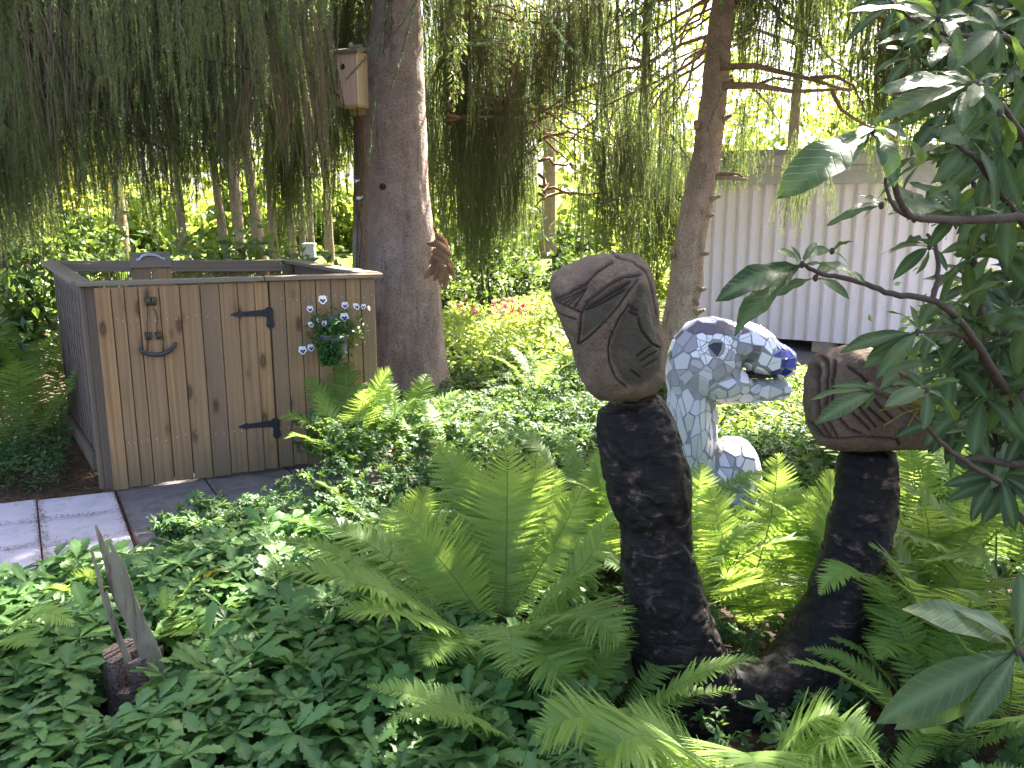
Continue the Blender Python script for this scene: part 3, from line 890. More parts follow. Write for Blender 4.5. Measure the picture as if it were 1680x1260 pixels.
def wire_px(pts, r=0.0032, mat='rustiron', nm='wire', out=0.012):
    return MB().tube([DP(a, b, out) for a, b in pts], r, 7).build(nm, M[mat], orn, smooth=True)
wire_px([(241, 500), (242, 515), (241, 530), (243, 552), (242, 575)])
wire_px([(251, 505), (255, 510), (258, 522), (257, 535), (259, 550)])
wire_px([(268, 553), (268, 577)])
bar = [(228, 569), (233, 576), (243, 580), (255, 581), (267, 580), (277, 575), (284, 568), (289, 561)]
mb = MB(); mb.tube([DP(a, b, 0.022) for a, b in bar], [0.009, 0.0115, 0.0125, 0.0125, 0.0125, 0.0125, 0.0115, 0.009], 10)
mb.build('curved_bar', M['rustiron'], orn, smooth=True)

# ================================================================== PANSY POT on the fixed boards
def FP(px, py, out=0.0):
    d = ray(px, py)
    o = E_(0, 0, 0, -0.0115)
    t_ = ((o - _O) @ en) / (d @ en)
    return _O + d * t_ - en * out
pc = FP(545, 568, 0.085)
pot = empty('flower_pot', pc, 'grey hanging pot of white and purple pansies on the enclosure boards', 'flower pot')
def lathe(c, prof, k=24):
    V, q = [], []
    for r, z in prof:
        for j in range(k):
            a = 2 * math.pi * j / k
            V.append(c + np.array([r * math.cos(a), r * math.sin(a), z]))
    for i in range(len(prof) - 1):
        for j in range(k):
            q.append((i * k + j, i * k + (j + 1) % k, (i + 1) * k + (j + 1) % k, (i + 1) * k + j))
    return np.array(V), np.array(q)
v_, q_ = lathe(pc, [(0.0, -0.055), (0.062, -0.055), (0.066, -0.05), (0.083, 0.075), (0.088, 0.078), (0.088, 0.088), (0.080, 0.088), (0.077, 0.06), (0.0, 0.055)])
mesh_np('pot', v_, q_, M['zinc'], pot, smooth=False)
mb = MB(); mb.prism([pc + en * 0.078 + eu * a + up * b for a, b in ((-0.05, 0.05), (0.05, 0.05), (0.05, 0.15), (0.03, 0.185), (-0.03, 0.185), (-0.05, 0.15))], en * 0.004)
mb.build('hanger_plate', M['zinc'], pot)
# leaves
def leaf_cloud(n, centre_fn, size, aspect=0.45, up_bias=0.5, kite=True):
    """n small folded leaves: 2 quads each"""
    C = np.array([centre_fn() for _ in range(n)])
    d = rng.normal(size=(n, 3)); d[:, 2] = d[:, 2] * 0.6
    d /= np.linalg.norm(d, axis=1, keepdims=True)
    nn = rng.normal(size=(n, 3)); nn[:, 2] += up_bias * 3
    s = np.cross(d, nn); s /= np.maximum(np.linalg.norm(s, axis=1, keepdims=True), 1e-6)
    nn = np.cross(s, d)
    L = rng.uniform(size[0], size[1], n)[:, None]
    W = L * aspect
    base, tip = C - d * L / 2, C + d * L / 2 - nn * L * 0.12
    mid = C + nn * L * 0.05 - nn * W * 0.15
    a, b = C + s * W / 2 - d * L * 0.05 + nn * W * 0.1, C - s * W / 2 - d * L * 0.05 + nn * W * 0.1
    V = np.stack([base, a, tip, b, mid], 1).reshape(-1, 3)
    i = np.arange(n)[:, None] * 5
    T = np.concatenate([i + np.array([0, 1, 4]), i + np.array([1, 2, 4]), i + np.array([2, 3, 4]), i + np.array([3, 0, 4])])
    return V, T, np.repeat(rng.random(n), 5)
def pot_leaf():
    while True:
        p = pc + np.array([0, 0, 0.10]) + rng.normal(size=3) * (0.072, 0.06, 0.052)
        if R.random() < 0.42:
            p = pc + dd * R.uniform(-0.03, 0.10) - en * R.uniform(0.03, 0.11) + up * R.uniform(-0.09, 0.06)
        if (p - pc) @ en < 0.075: return p
v_, t_, a_ = leaf_cloud(1500, pot_leaf, (0.022, 0.048), 0.4)
o = mesh_np('foliage', v_, t_, M['pansyleaf'], pot, {'var': a_}); tag(o, kind='stuff')

def pansy(px, py, r, yaw=0.0, tilt=0.2, out=0.13):
    c = FP(px, py, out)
    f = nrm(-en * math.cos(yaw) + eu * math.sin(yaw) + up * tilt)
    x = nrm(np.cross(f, up)); y = np.cross(x, f)
    mb = MB()
    def disc(cx, cy, rx, ry, h, n=12):
        o = c + x * cx + y * cy + f * h
        V = [o + f * r * 0.06] + [o + x * rx * math.cos(a) + y * ry * math.sin(a) for a in np.linspace(0, 2 * math.pi, n, endpoint=False)]
        return np.array(V), np.array([(0, 1 + i, 1 + (i + 1) % n) for i in range(n)])
    for dsc in ((-0.36, 0.42, 0.5, 0.52, 0.0), (0.36, 0.42, 0.5, 0.52, 0.05), (-0.48, -0.12, 0.5, 0.46, 0.1), (0.48, -0.12, 0.5, 0.46, 0.12), (0, -0.52, 0.55, 0.48, 0.16)):
        v, t = disc(*[k * r for k in dsc]); mb.add(v, t)
    fl = mb.build('flower', M['petal'], pot)
    mb = MB()
    for dsc in ((-0.34, -0.10, 0.26, 0.25, 0.24), (0.34, -0.10, 0.26, 0.25, 0.25), (0, -0.46, 0.30, 0.26, 0.27)):
        v, t = disc(*[k * r for k in dsc]); mb.add(v, t)
    mb.build('blotch', M['petal_purple'], fl)
    mb = MB(); mb.add(*disc(0, -0.12 * r, 0.10 * r, 0.10 * r, 0.36 * r, 8)); mb.build('eye', M['petal_yellow'], fl)
    e = c - f * 0.005
    MB().tube([e, (e + pc) / 2 + up * 0.03, pc + up * 0.09 + (e - pc) * 0.25], 0.0014, 5).build('stem', M['pansyleaf'], pot)
for a in ((523, 488, 0.021), (558, 516, 0.021), (559, 497, 0.017), (577, 499, 0.018, 0.4, 0.5), (589, 499, 0.013, -0.6), (597, 502, 0.013, 0.9), (503, 503, 0.016),
          (491, 569, 0.020), (504, 565, 0.018, 0.3), (526, 526, 0.014, -0.7), (504, 528, 0.015, 0.5, 0.6), (515, 521, 0.012, 1.0)):
    pansy(a[0], a[1], a[2] * 1.25, *a[3:])

# ================================================================== grey cable cabinet in the background
cc = P(508, 413, 12.0)
cab = empty('cable_cabinet', (cc[0], cc[1], 0), 'small grey utility cabinet on the lawn behind the enclosure', 'cabinet')
MB().box([cc[0], cc[1], 0.52], [0.075, 0, 0], [0, 0.06, 0], [0, 0, 0.52]).build('body', M['cabinet'], cab)
mb = MB(); mb.prism([[cc[0] - 0.085, cc[1] - 0.075, 1.04], [cc[0] + 0.085, cc[1] - 0.075, 1.04], [cc[0] + 0.085, cc[1] + 0.075, 1.04], [cc[0] - 0.085, cc[1] + 0.075, 1.04]], [0, 0, 0.03]); mb.build('lid', M['cabinet'], cab)
MB().box([cc[0] + 0.0, cc[1] - 0.0625, 0.55], [0.06, 0, 0], [0, 0.003, 0], [0, 0, 0.42]).build('door', M['cabinet'], cab)

# ================================================================== SCULPTURES
def seg_dist(p, poly):
    """distance of points p (n,2) to a polyline"""
    d = np.full(len(p), 1e9)
    for a, b in zip(poly[:-1], poly[1:]):
        a, b = np.asarray(a, float), np.asarray(b, float)
        ab = b - a
        t_ = np.clip(((p - a) @ ab) / max(ab @ ab, 1e-12), 0, 1)
        d = np.minimum(d, np.linalg.norm(p - (a + t_[:, None] * ab), axis=1))
    return d

def in_poly(p, poly):
    x, y = p[:, 0], p[:, 1]
    r = np.zeros(len(p), bool)
    n = len(poly)
    for i in range(n):
        (x1, y1), (x2, y2) = poly[i], poly[(i + 1) % n]
        c = ((y1 > y) != (y2 > y)) & (x < (x2 - x1) * (y - y1) / ((y2 - y1) if y2 != y1 else 1e-9) + x1)
        r ^= c
    return r

def noise_np(V, s, o=4):
    return np.array([noise.fractal(Vector(v) * s, 1.0, 2.0, o) for v in V])

def stone_head(name, outline, grooves, regions, depth, thick, mat, label, gw=0.0030, gd=0.008, ridge=None):
    pts = np.array([P(a, b, depth) for a, b in outline])
    c = np.array([(pts[:, 0].min() + pts[:, 0].max()) / 2, depth, (pts[:, 2].min() + pts[:, 2].max()) / 2])
    L = pts[:, [0, 2]] - c[[0, 2]]
    dense = np.concatenate([L[i] + (L[(i + 1) % len(L)] - L[i]) * np.linspace(0, 1, 20, endpoint=False)[:, None] for i in range(len(L))])
    for _ in range(12):
        dense = (np.roll(dense, 1, 0) + 2 * dense + np.roll(dense, -1, 0)) / 4
    th = np.arctan2(dense[:, 1], dense[:, 0]); rr = np.linalg.norm(dense, axis=1)
    o = np.argsort(th); th, rr = th[o], rr[o]
    NA, NR = 360, 150
    A = np.linspace(-math.pi, math.pi, NA, endpoint=False)
    RA = np.interp(A, th, rr, period=2 * math.pi) * 1.012
    # rings from the front pole to the back pole
    ph = np.concatenate([np.linspace(0.004, math.pi / 2, 110), np.linspace(math.pi / 2, math.pi - 0.01, 41)[1:]])
    V = []
    for f in ph:
        k = math.sin(f) ** 0.62
        yy = -math.cos(f)
        yy = math.copysign(abs(yy) ** 0.72, yy)
        V.append(np.stack([np.cos(A) * RA * k, np.full(NA, yy * thick), np.sin(A) * RA * k], 1))
    nr = len(ph)
    V = np.concatenate(V)
    q = [(i * NA + j, (i + 1) * NA + j, (i + 1) * NA + (j + 1) % NA, i * NA + (j + 1) % NA) for i in range(nr - 1) for j in range(NA)]
    caps = [tuple(range(NA)), tuple(range((nr - 1) * NA, nr * NA))[::-1]]
    n1 = noise_np(V, 9, 3); n2 = noise_np(V, 38, 3)
    rad = V / np.linalg.norm(V, axis=1, keepdims=True)
    front = np.clip(-V[:, 1] / thick * 3 + 0.6, 0, 1)
    p2 = V[:, [0, 2]]
    def loc(poly): return [tuple(P(a, b, depth - thick * 0.75)[[0, 2]] - c[[0, 2]]) for a, b in poly]
    carve = np.zeros(len(V))
    for g in grooves:
        wd = gw
        if isinstance(g, tuple): g, wd = g
        carve = np.maximum(carve, np.exp(-(seg_dist(p2, loc(g)) / wd) ** 2))
    carve *= front
    reg = np.zeros(len(V))
    for r_ in regions:
        lp = loc(r_)
        ins = in_poly(p2, lp)
        d = seg_dist(p2, lp + lp[:1])
        reg = np.maximum(reg, np.where(ins, np.clip(d / 0.012, 0, 1), 0))
    reg *= front
    disp = n1 * 0.007 + n2 * 0.0030 * (1 - 0.6 * reg) - carve * gd - reg * 0.006
    V = V + rad * disp[:, None]
    if ridge is not None:
        a, b, amt = ridge
        a, b = (np.array(loc([z])[0]) for z in (a, b))
        nn = np.array([b[1] - a[1], -(b[0] - a[0])]); nn /= np.linalg.norm(nn)
        if nn[0] < 0: nn = -nn
        side = np.clip((p2 - a) @ nn, 0, None)
        V[:, 1] += side * amt * front
    o = mesh_np(name, V + c, [np.array(q), np.array([caps[0]]), np.array([caps[1]])], mat, None, {'carve': carve, 'region': reg}, smooth=True)
    # put the object's origin at its foot
    org = np.array([c[0], c[1], pts[:, 2].min()])
    co = np.empty(len(o.data.vertices) * 3, np.float32); o.data.vertices.foreach_get('co', co)
    o.data.vertices.foreach_set('co', (co.reshape(-1, 3) - org).astype(np.float32).ravel())
    o.location = Vector(org)
    tag(o, label, 'carved stone', 'carved stone heads on the charred log')
    return o

def z8(l): return [(880 + a / 4.2, 400 + b / 4.2) for a, b in l]
outl = [(903, 470), (908, 450), (925, 436), (955, 425), (985, 418), (1020, 416), (1045, 420), (1060, 433), (1070, 460), (1078, 500), (1085, 550), (1088, 590), (1086, 620),
        (1074, 636), (1050, 645), (1010, 650), (985, 649), (968, 640), (953, 620), (945, 590), (935, 560), (922, 525), (908, 495)]
gro = [z8(g) for g in ([(130, 398), (220, 430), (305, 462)], [(302, 462), (296, 560), (283, 700)], [(283, 698), (380, 605), (480, 500), (560, 410), (620, 325), (695, 240)],
       [(302, 462), (340, 390), (420, 325), (520, 262), (620, 218), (715, 210)], [(140, 385), (250, 310), (340, 265), (430, 180), (530, 125)],
       [(622, 412), (560, 500), (505, 610), (482, 700), (490, 800), (530, 900), (610, 985)],
       [(700, 500), (722, 590), (790, 680), (860, 722)], [(560, 88), (680, 130), (760, 200), (800, 300), (832, 430), (850, 560)], [(620, 402), (690, 442)])]
gro += [(z8(g), 0.0026) for g in ([(165, 395), (240, 345), (310, 300)], [(195, 408), (260, 350), (320, 295)], [(225, 415), (280, 350), (330, 290)], [(262, 425), (300, 360), (335, 285)], [(150, 490), (270, 512)],
        [(330, 440), (460, 380), (600, 300)], [(340, 420), (480, 340), (640, 250)], [(640, 450), (690, 480)], [(690, 760), (800, 690)], [(720, 800), (830, 740)], [(730, 850), (840, 800)], [(650, 870), (720, 930)])]
regs = [z8(r_) for r_ in ([(302, 462), (340, 392), (520, 265), (710, 212), (610, 345), (480, 505), (286, 695)],
        [(695, 245), (800, 330), (840, 560), (880, 740), (870, 900), (720, 1000), (600, 985), (490, 800), (485, 690), (560, 505), (622, 412)])]
stone_head('carved_stone', outl, gro, regs, 2.5, 0.165, M['stone'], 'tall carved granite face on the left log arm', ridge=((1049, 452), (1082, 570), 0.30))

def z3(l): return [(1280 + a / 3.15, 500 + b / 3.15) for a, b in l]
outr = z3([(145, 480), (150, 400), (172, 320), (215, 260), (270, 230), (340, 215), (420, 218), (510, 238), (590, 285), (650, 345), (690, 440), (730, 540), (768, 640), (765, 705), (700, 738),
           (600, 722), (480, 724), (300, 736), (240, 728), (190, 700), (160, 620), (147, 550)])
gror = [z3(g) for g in ([(212, 300), (190, 400), (182, 520), (195, 630), (240, 700)], [(242, 292), (218, 400), (210, 520), (222, 610), (262, 690)], [(268, 292), (248, 400), (240, 520), (252, 610), (290, 680)],
        [(296, 296), (272, 390), (264, 500)], [(300, 490), (370, 570), (440, 640)], [(345, 470), (410, 550), (470, 620)], [(390, 470), (450, 540), (520, 600)], [(280, 570), (330, 630), (390, 662)],
        [(240, 700), (320, 690), (420, 682), (580, 690)], [(350, 320), (400, 355), (440, 400)], [(430, 440), (500, 520), (560, 580)], [(600, 640), (590, 690), (610, 720)], [(600, 640), (660, 610), (720, 600)], [(170, 330), (158, 470), (166, 610), (205, 705)])]
stone_head('carved_stone', outr, gror, [], 2.72, 0.135, M['stone2'], 'squat brown carved stone with ribbed grooves on the right log arm', gw=0.0042, gd=0.012)

# ---- charred forked log
def remesh(mb, voxel, smooth_it=2):
    tmp = mesh_np('tmp', np.concatenate(mb.V), mb.F, M['char'])
    md = tmp.modifiers.new('r', 'REMESH'); md.mode = 'VOXEL'; md.voxel_size = voxel
    ms = tmp.modifiers.new('s', 'SMOOTH'); ms.iterations = smooth_it; ms.factor = 0.5
    dg = bpy.context.evaluated_depsgraph_get()
    me = bpy.data.meshes.new_from_object(tmp.evaluated_get(dg))
    V = np.empty(len(me.vertices) * 3, np.float32); me.vertices.foreach_get('co', V); V = V.reshape(-1, 3).astype(float)
    N = np.empty(len(me.vertices) * 3, np.float32); me.vertices.foreach_get('normal', N); N = N.reshape(-1, 3).astype(float)
    me.calc_loop_triangles()
    T = np.empty(len(me.loop_triangles) * 3, np.int32); me.loop_triangles.foreach_get('vertices', T); T = T.reshape(-1, 3)
    bpy.data.objects.remove(tmp); bpy.data.meshes.remove(me)
    return V, N, T

def px_tube(spec, k=20, sub=6):
    """spec: (px, py, depth, half-width px): smooth tube"""
    C = np.array([P(a, b, y) for a, b, y, r in spec]); r = np.array([r * y / FPX / 0.98 for a, b, y, r in spec])
    u = np.arange(len(spec)); uu = np.linspace(0, len(spec) - 1, (len(spec) - 1) * sub + 1)
    Ci = np.stack([np.interp(uu, u, C[:, i]) for i in range(3)], 1); ri = np.interp(uu, u, r)
    for _ in range(2):
        Ci[1:-1] = (Ci[:-2] + 2 * Ci[1:-1] + Ci[2:]) / 4; ri[1:-1] = (ri[:-2] + 2 * ri[1:-1] + ri[2:]) / 4
    return Ci, ri
mb = MB()
for spec in ([(1032, 662, 2.5, 50), (1040, 690, 2.5, 60), (1055, 740, 2.5, 68), (1066, 800, 2.5, 71), (1072, 838, 2.5, 67), (1074, 850, 2.5, 61), (1077, 900, 2.5, 64), (1094, 1000, 2.5, 68), (1118, 1090, 2.5, 82), (1140, 1160, 2.5, 98), (1150, 1260, 2.5, 104)],
             [(1425, 738, 2.72, 43), (1424, 760, 2.72, 49), (1422, 810, 2.71, 51), (1404, 900, 2.68, 53), (1376, 1000, 2.62, 61), (1345, 1070, 2.58, 66), (1306, 1125, 2.53, 72), (1235, 1160, 2.5, 76), (1160, 1200, 2.5, 80)]):
    c_, r_ = px_tube(spec)
    mb.tube(c_, r_, 24)
mb.ball(P(1225, 1150, 2.47), (0.13, 0.11, 0.12), 12, 8)
V, N, T = remesh(mb, 0.0075, 3)
B_ = (P(1208, 1052, 2.45))
n1 = noise_np(V * (1, 1, 0.7), 6, 3)
n2 = noise_np(V * (1.0, 1.0, 1.2) + V[:, [2, 0, 1]] * 0.5, 15, 3)
n3 = noise_np(V * (0.7, 0.7, 3.0), 50, 2)
# chiselled band that winds round the left arm
th = np.arctan2(V[:, 1] - 2.5, V[:, 0] - 0.42)
arm = np.clip((0.72 - V[:, 0]) / 0.1, 0, 1)
band = np.exp(-(((th * 0.13 + V[:, 2] - 0.52 + 0.25) % 0.55 - 0.25) / 0.022) ** 2) * arm
n4 = noise_np(V * (1, 1, 1.3), 9, 2)
gash = np.exp(-(n4 / 0.10) ** 2)
V = V + N * (n1 * 0.013 + n2 * 0.0042 + n3 * 0.0012 + 0.003 - band * 0.013 - gash * 0.006)[:, None]
flog = mesh_np('forked_log', V, T, M['char'], smooth=True)
tag(flog, 'blackened chiselled V shaped log rising from the ferns carrying two stones', 'log sculpture')

# ---- mosaic creature
CY = 4.2
PXM = CY / FPX / 0.985
def cp(px, py, dy=0.0): return P(px, py, CY) + np.array([0, dy, 0])
def ell(mb, px, py, rx, ry, ty, dy=0.0, tilt=0.0):
    b = MB().ball((0, 0, 0), (rx * PXM, ty, ry * PXM), 28, 18)
    v = b.V[0]
    c_, s_ = math.cos(tilt), math.sin(tilt)
    v = np.stack([v[:, 0] * c_ - v[:, 2] * s_, v[:, 1], v[:, 0] * s_ + v[:, 2] * c_], 1)
    mb.add(v + cp(px, py, dy), b.F)
mb = MB()
ell(mb, 1157, 588, 60, 64, 0.145)
ell(mb, 1120, 610, 26, 60, 0.10)
ell(mb, 1165, 550, 50, 29, 0.105)
ell(mb, 1228, 563, 50, 32, 0.12, 0, -0.35)
ell(mb, 1254, 584, 46, 30, 0.115, 0, -0.35)
ell(mb, 1284, 594, 22, 27, 0.085, 0, -0.1)
ell(mb, 1183, 628, 50, 31, 0.125)
mb.tube([cp(1175, 638), cp(1230, 641), cp(1285, 639), cp(1296, 637)], [0.075, 0.062, 0.050, 0.036], 20)
mb.tube([cp(1128, 620), cp(1130, 680), cp(1136, 760), cp(1142, 860)], [0.095, 0.108, 0.108, 0.115], 20)
mb.tube([cp(1158, 640, 0.02), cp(1164, 720, 0.02), cp(1162, 800, 0.02), cp(1160, 860)], [0.05, 0.045, 0.055, 0.08], 16)
ell(mb, 1203, 778, 47, 60, 0.19, 0.04)
ell(mb, 1150, 850, 55, 45, 0.2)
ell(mb, 1190, 835, 62, 45, 0.2, 0.02)
ell(mb, 1172, 800, 40, 50, 0.14)
V, N, T = remesh(mb, 0.0095, 5)
creature = empty('mosaic_creature', (cp(1165, 840)[0], CY, 0.0), 'seated creature covered in white and grey mosaic tiles with blue nose', 'mosaic sculpture')
mesh_np('body', V, T, M['grout'], creature, smooth=True)
MB().ball(cp(1246, 614), (0.105, 0.075, 0.016), 16, 8).build('mouth', M['throat'], creature, smooth=True)
bvh = BVHTree.FromPolygons([tuple(v) for v in V], [tuple(t_) for t_ in T])
area = np.linalg.norm(np.cross(V[T[:, 1]] - V[T[:, 0]], V[T[:, 2]] - V[T[:, 0]]), axis=1)
cum = np.cumsum(area); cum /= cum[-1]
def surf(p):
    l, n_, i, d = bvh.find_nearest(Vector(p))
    return np.array(l), np.array(n_)
def front_hit(px, py):
    d = Vector(ray(px, py)).normalized()
    l, n_, i, dd_ = bvh.ray_cast(Vector(_O), d)
    return (np.array(l), np.array(n_)) if l is not None else (None, None)
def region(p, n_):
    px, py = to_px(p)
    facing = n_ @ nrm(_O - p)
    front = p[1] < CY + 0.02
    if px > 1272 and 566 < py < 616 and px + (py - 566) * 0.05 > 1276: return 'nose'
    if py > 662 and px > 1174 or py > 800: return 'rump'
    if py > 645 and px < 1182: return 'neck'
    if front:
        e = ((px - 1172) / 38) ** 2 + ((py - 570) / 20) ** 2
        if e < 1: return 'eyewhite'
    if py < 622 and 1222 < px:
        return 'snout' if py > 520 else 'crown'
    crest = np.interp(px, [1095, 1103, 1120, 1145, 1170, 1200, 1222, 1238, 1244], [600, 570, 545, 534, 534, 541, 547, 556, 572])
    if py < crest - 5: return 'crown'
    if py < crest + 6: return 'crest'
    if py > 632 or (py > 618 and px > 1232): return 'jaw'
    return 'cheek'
SP = {'nose': 0.034, 'rump': 0.060, 'neck': 0.046, 'eyewhite': 0.026, 'snout': 0.052, 'crown': 0.048, 'crest': 0.036, 'jaw': 0.052, 'cheek': 0.058}
seeds = []
def try_seed(p, n_, reg, spc, force=False):
    for s_ in seeds:
        d = p - s_[0]
        if abs(d[2]) > 0.12 or abs(d[0]) > 0.12: continue
        if reg == 'neck' and s_[2] == 'neck': d = d * (1.25, 1.25, 0.55)
        if not force and d @ d < (0.5 * (spc + s_[3])) ** 2: return
    seeds.append((p, n_, reg, spc))
pl, pn = front_hit(1176, 571)
if pl is not None: seeds.append((pl, pn, 'pupil', 0.046))
for a, b in ((1235, 585), (1240, 571), (1228, 592)):
    l_, n_ = front_hit(a, b)
    if l_ is not None: try_seed(l_, n_, 'dark', 0.03)
for ci, a in enumerate((1106, 1118, 1130, 1142, 1153, 1163)):        # the neck is laid in upright columns
    for b in np.arange(656 + (ci % 2) * 9, 800, 21):
        l_, n_ = front_hit(a + R.uniform(-0.8, 0.8), b + R.uniform(-3, 3))
        if l_ is not None: try_seed(l_, n_, 'neck', 0.040)
rs = np.random.default_rng(3)
for tries in range(11000):
    i = int(np.searchsorted(cum, rs.random()))
    a, b = rs.random(2)
    if a + b > 1: a, b = 1 - a, 1 - b
    p = V[T[i, 0]] + a * (V[T[i, 1]] - V[T[i, 0]]) + b * (V[T[i, 2]] - V[T[i, 0]])
    n_ = nrm(np.cross(V[T[i, 1]] - V[T[i, 0]], V[T[i, 2]] - V[T[i, 0]]))
    if p[2] < 0.03: continue
    reg = region(p, n_)
    try_seed(p, n_, reg, SP[reg] * rs.uniform(0.70, 1.3))
SPt = np.array([s_[0] for s_ in seeds])
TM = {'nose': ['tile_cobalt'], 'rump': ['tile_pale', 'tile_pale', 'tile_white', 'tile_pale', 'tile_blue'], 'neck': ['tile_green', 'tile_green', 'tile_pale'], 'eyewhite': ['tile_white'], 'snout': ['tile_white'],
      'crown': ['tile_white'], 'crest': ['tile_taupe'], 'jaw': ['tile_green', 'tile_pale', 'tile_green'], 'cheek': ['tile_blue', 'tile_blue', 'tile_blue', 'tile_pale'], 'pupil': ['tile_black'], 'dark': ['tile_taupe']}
tiles = []
wts = [R.uniform(-1, 1) for _ in seeds]
for k, (p, n_, reg, spc) in enumerate(seeds):
    x = nrm(np.cross(n_, (0.13, 0.2, 1.0))); y = np.cross(n_, x)
    an = 0.55 if reg == 'neck' else 1.0
    d = SPt - p
    near = np.where((np.abs(d).max(1) < 0.13))[0]
    near = [j for j in near if j != k and seeds[j][1] @ n_ > -0.2]
    rmax = spc * (0.78 if reg == 'pupil' else 1.7)
    poly = [np.array([math.cos(a), math.sin(a)]) * rmax * R.uniform(0.9, 1.1) * np.array([1, 1.0 / an]) for a in np.arange(8) * math.pi / 4 + R.random()]
    if reg == 'pupil':
        poly = [np.array(q_) * 0.044 for q_ in ((-1.05, 0.25), (0.05, -0.95), (0.5, -0.15), (0.62, 0.62), (-0.25, 0.62))]
        if (np.cross(n_, up) @ x) * 1.0 < 0: pass
        ex = nrm(np.array([1.0, 0, 0]) - n_ * n_[0]); ez = np.cross(n_, ex); ez = ez if ez[2] > 0 else -ez
        w3 = [ex * q_[0] + ez * q_[1] for q_ in poly]
        poly = [np.array([w_ @ x, w_ @ y]) for w_ in w3]
        near = []
    for j in near:
        qv = np.array([d[j] @ x, d[j] @ y * an])
        L_ = np.linalg.norm(qv)
        if L_ < 1e-5: continue
        qn = qv / L_
        lim = (L_ - 0.040 if seeds[j][2] == 'pupil' else L_ * 0.5 * (2 * spc / (spc + seeds[j][3]))) + (wts[k] - wts[j]) * 0.17 * spc - 0.0016
        out_ = []
        m_ = len(poly)
        for i in range(m_):
            a, b = poly[i], poly[(i + 1) % m_]
            fa, fb = (a * (1, an)) @ qn - lim, (b * (1, an)) @ qn - lim
            if fa <= 0: out_.append(a)
            if (fa < 0) != (fb < 0):
                out_.append(a + (b - a) * fa / (fa - fb))
        poly = out_
        if len(poly) < 3: break
    if len(poly) < 3: continue
    # some tiles were snapped in two when they were laid
    parts_ = [poly]
    if reg not in ('pupil', 'nose', 'crest', 'dark') and R.random() < (0.12 if reg == 'neck' else 0.55):
        a_ = R.uniform(0, 3.1416); qn = np.array([math.cos(a_), math.sin(a_)]); c0 = np.mean(poly, 0); off = (c0 @ qn) + R.uniform(-0.12, 0.12) * spc
        halves = []
        for sg in (1, -1):
            out_ = []
            for i in range(len(poly)):
                u_, v_ = poly[i], poly[(i + 1) % len(poly)]
                fu, fv = sg * (u_ @ qn - off) + 0.0016, sg * (v_ @ qn - off) + 0.0016
                if fu <= 0: out_.append(u_)
                if (fu < 0) != (fv < 0): out_.append(u_ + (v_ - u_) * fu / (fu - fv))
            if len(out_) >= 3: halves.append(out_)
        parts_ = halves or parts_
    for poly in parts_:
        # merge near-coincident corners
        pp = [poly[0]]
        for c_ in poly[1:]:
            if np.linalg.norm(c_ - pp[-1]) > 0.003: pp.append(c_)
        if len(pp) < 3: continue
        W = []
        tl = n_ + np.array([R.gauss(0, .05) for _ in range(3)])
        for c_ in pp:
            l_, ln_ = surf(p + x * c_[0] + y * c_[1])
            W.append((l_, ln_))
        tn = nrm(n_ + np.array([R.gauss(0, .035) for _ in range(3)]))
        h_ = max(-0.0008, float(np.mean([(l_ - p) @ tn for l_, _ in W])) * 0.3)
        top = [l_ + tn * (h_ + 0.0024 - (l_ - p) @ tn) for l_, _ in W]
        bot = [l_ - n_ * 0.006 for l_, _ in W]
        ctr = np.mean(top, 0)
        m_ = len(pp)
        Vt = np.array(bot + top + [ctr])
        Ft = [np.array([(i, (i + 1) % m_, (i + 1) % m_ + m_, i + m_) for i in range(m_)]), np.array([(m_ + i, m_ + (i + 1) % m_, 2 * m_) for i in range(m_)])]
        vis = n_ @ nrm(_O - p)
        px, py = to_px(p)
        hidden = px < 1092 or py > 820
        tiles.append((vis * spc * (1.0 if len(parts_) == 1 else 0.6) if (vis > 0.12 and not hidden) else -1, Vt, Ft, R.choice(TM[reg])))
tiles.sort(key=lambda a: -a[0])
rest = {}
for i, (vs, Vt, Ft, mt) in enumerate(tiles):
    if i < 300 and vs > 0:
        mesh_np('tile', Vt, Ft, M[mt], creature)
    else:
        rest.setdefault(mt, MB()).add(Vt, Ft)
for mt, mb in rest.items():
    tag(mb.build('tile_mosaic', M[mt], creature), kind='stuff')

# small glazed bowl at its foot
bc = P(1200, 822, 4.02)
v_, q_ = lathe(np.array([bc[0], bc[1], bc[2] - 0.02]), [(0.0, -0.06), (0.035, -0.06), (0.052, 0.0), (0.05, 0.022), (0.054, 0.026), (0.048, 0.026), (0.044, 0.0), (0.0, -0.01)], 20)
v_[:, 2] = np.maximum(v_[:, 2], 0)
o = mesh_np('bowl', v_, q_, M['jar'], smooth=True); tag(o, 'small grey glass bowl at the foot of the mosaic creature', 'bowl')

# ---- sawn log stump with glass shards
g0 = np.array([-1.215, 2.5, 0.0])
gs = empty('glass_sculpture', g0, 'tall splintered glass shards wedged into a slotted log stump among the leaves', 'glass sculpture')
RL, HL = 0.090, 0.205
slots = [(-0.052, -0.044), (-0.030, -0.022), (0.012, 0.056)]
cuts = [-RL] + [v for s_ in slots for v in s_] + [RL]
ax = nrm([0.90, -0.43, 0]); ay = np.array([-ax[1], ax[0], 0])
mb = MB()
def circ(a, b):
    ts = np.linspace(a, b, 9)
    hi = [(t_, math.sqrt(max(RL * RL - t_ * t_, 0))) for t_ in ts]
    lo = [(t_, -h) for t_, h in hi][::-1]
    pts = []
    for q in hi + lo:
        if not pts or abs(q[0] - pts[-1][0]) + abs(q[1] - pts[-1][1]) > 1e-4: pts.append(q)
    if abs(pts[0][0] - pts[-1][0]) + abs(pts[0][1] - pts[-1][1]) < 1e-4: pts.pop()
    return pts
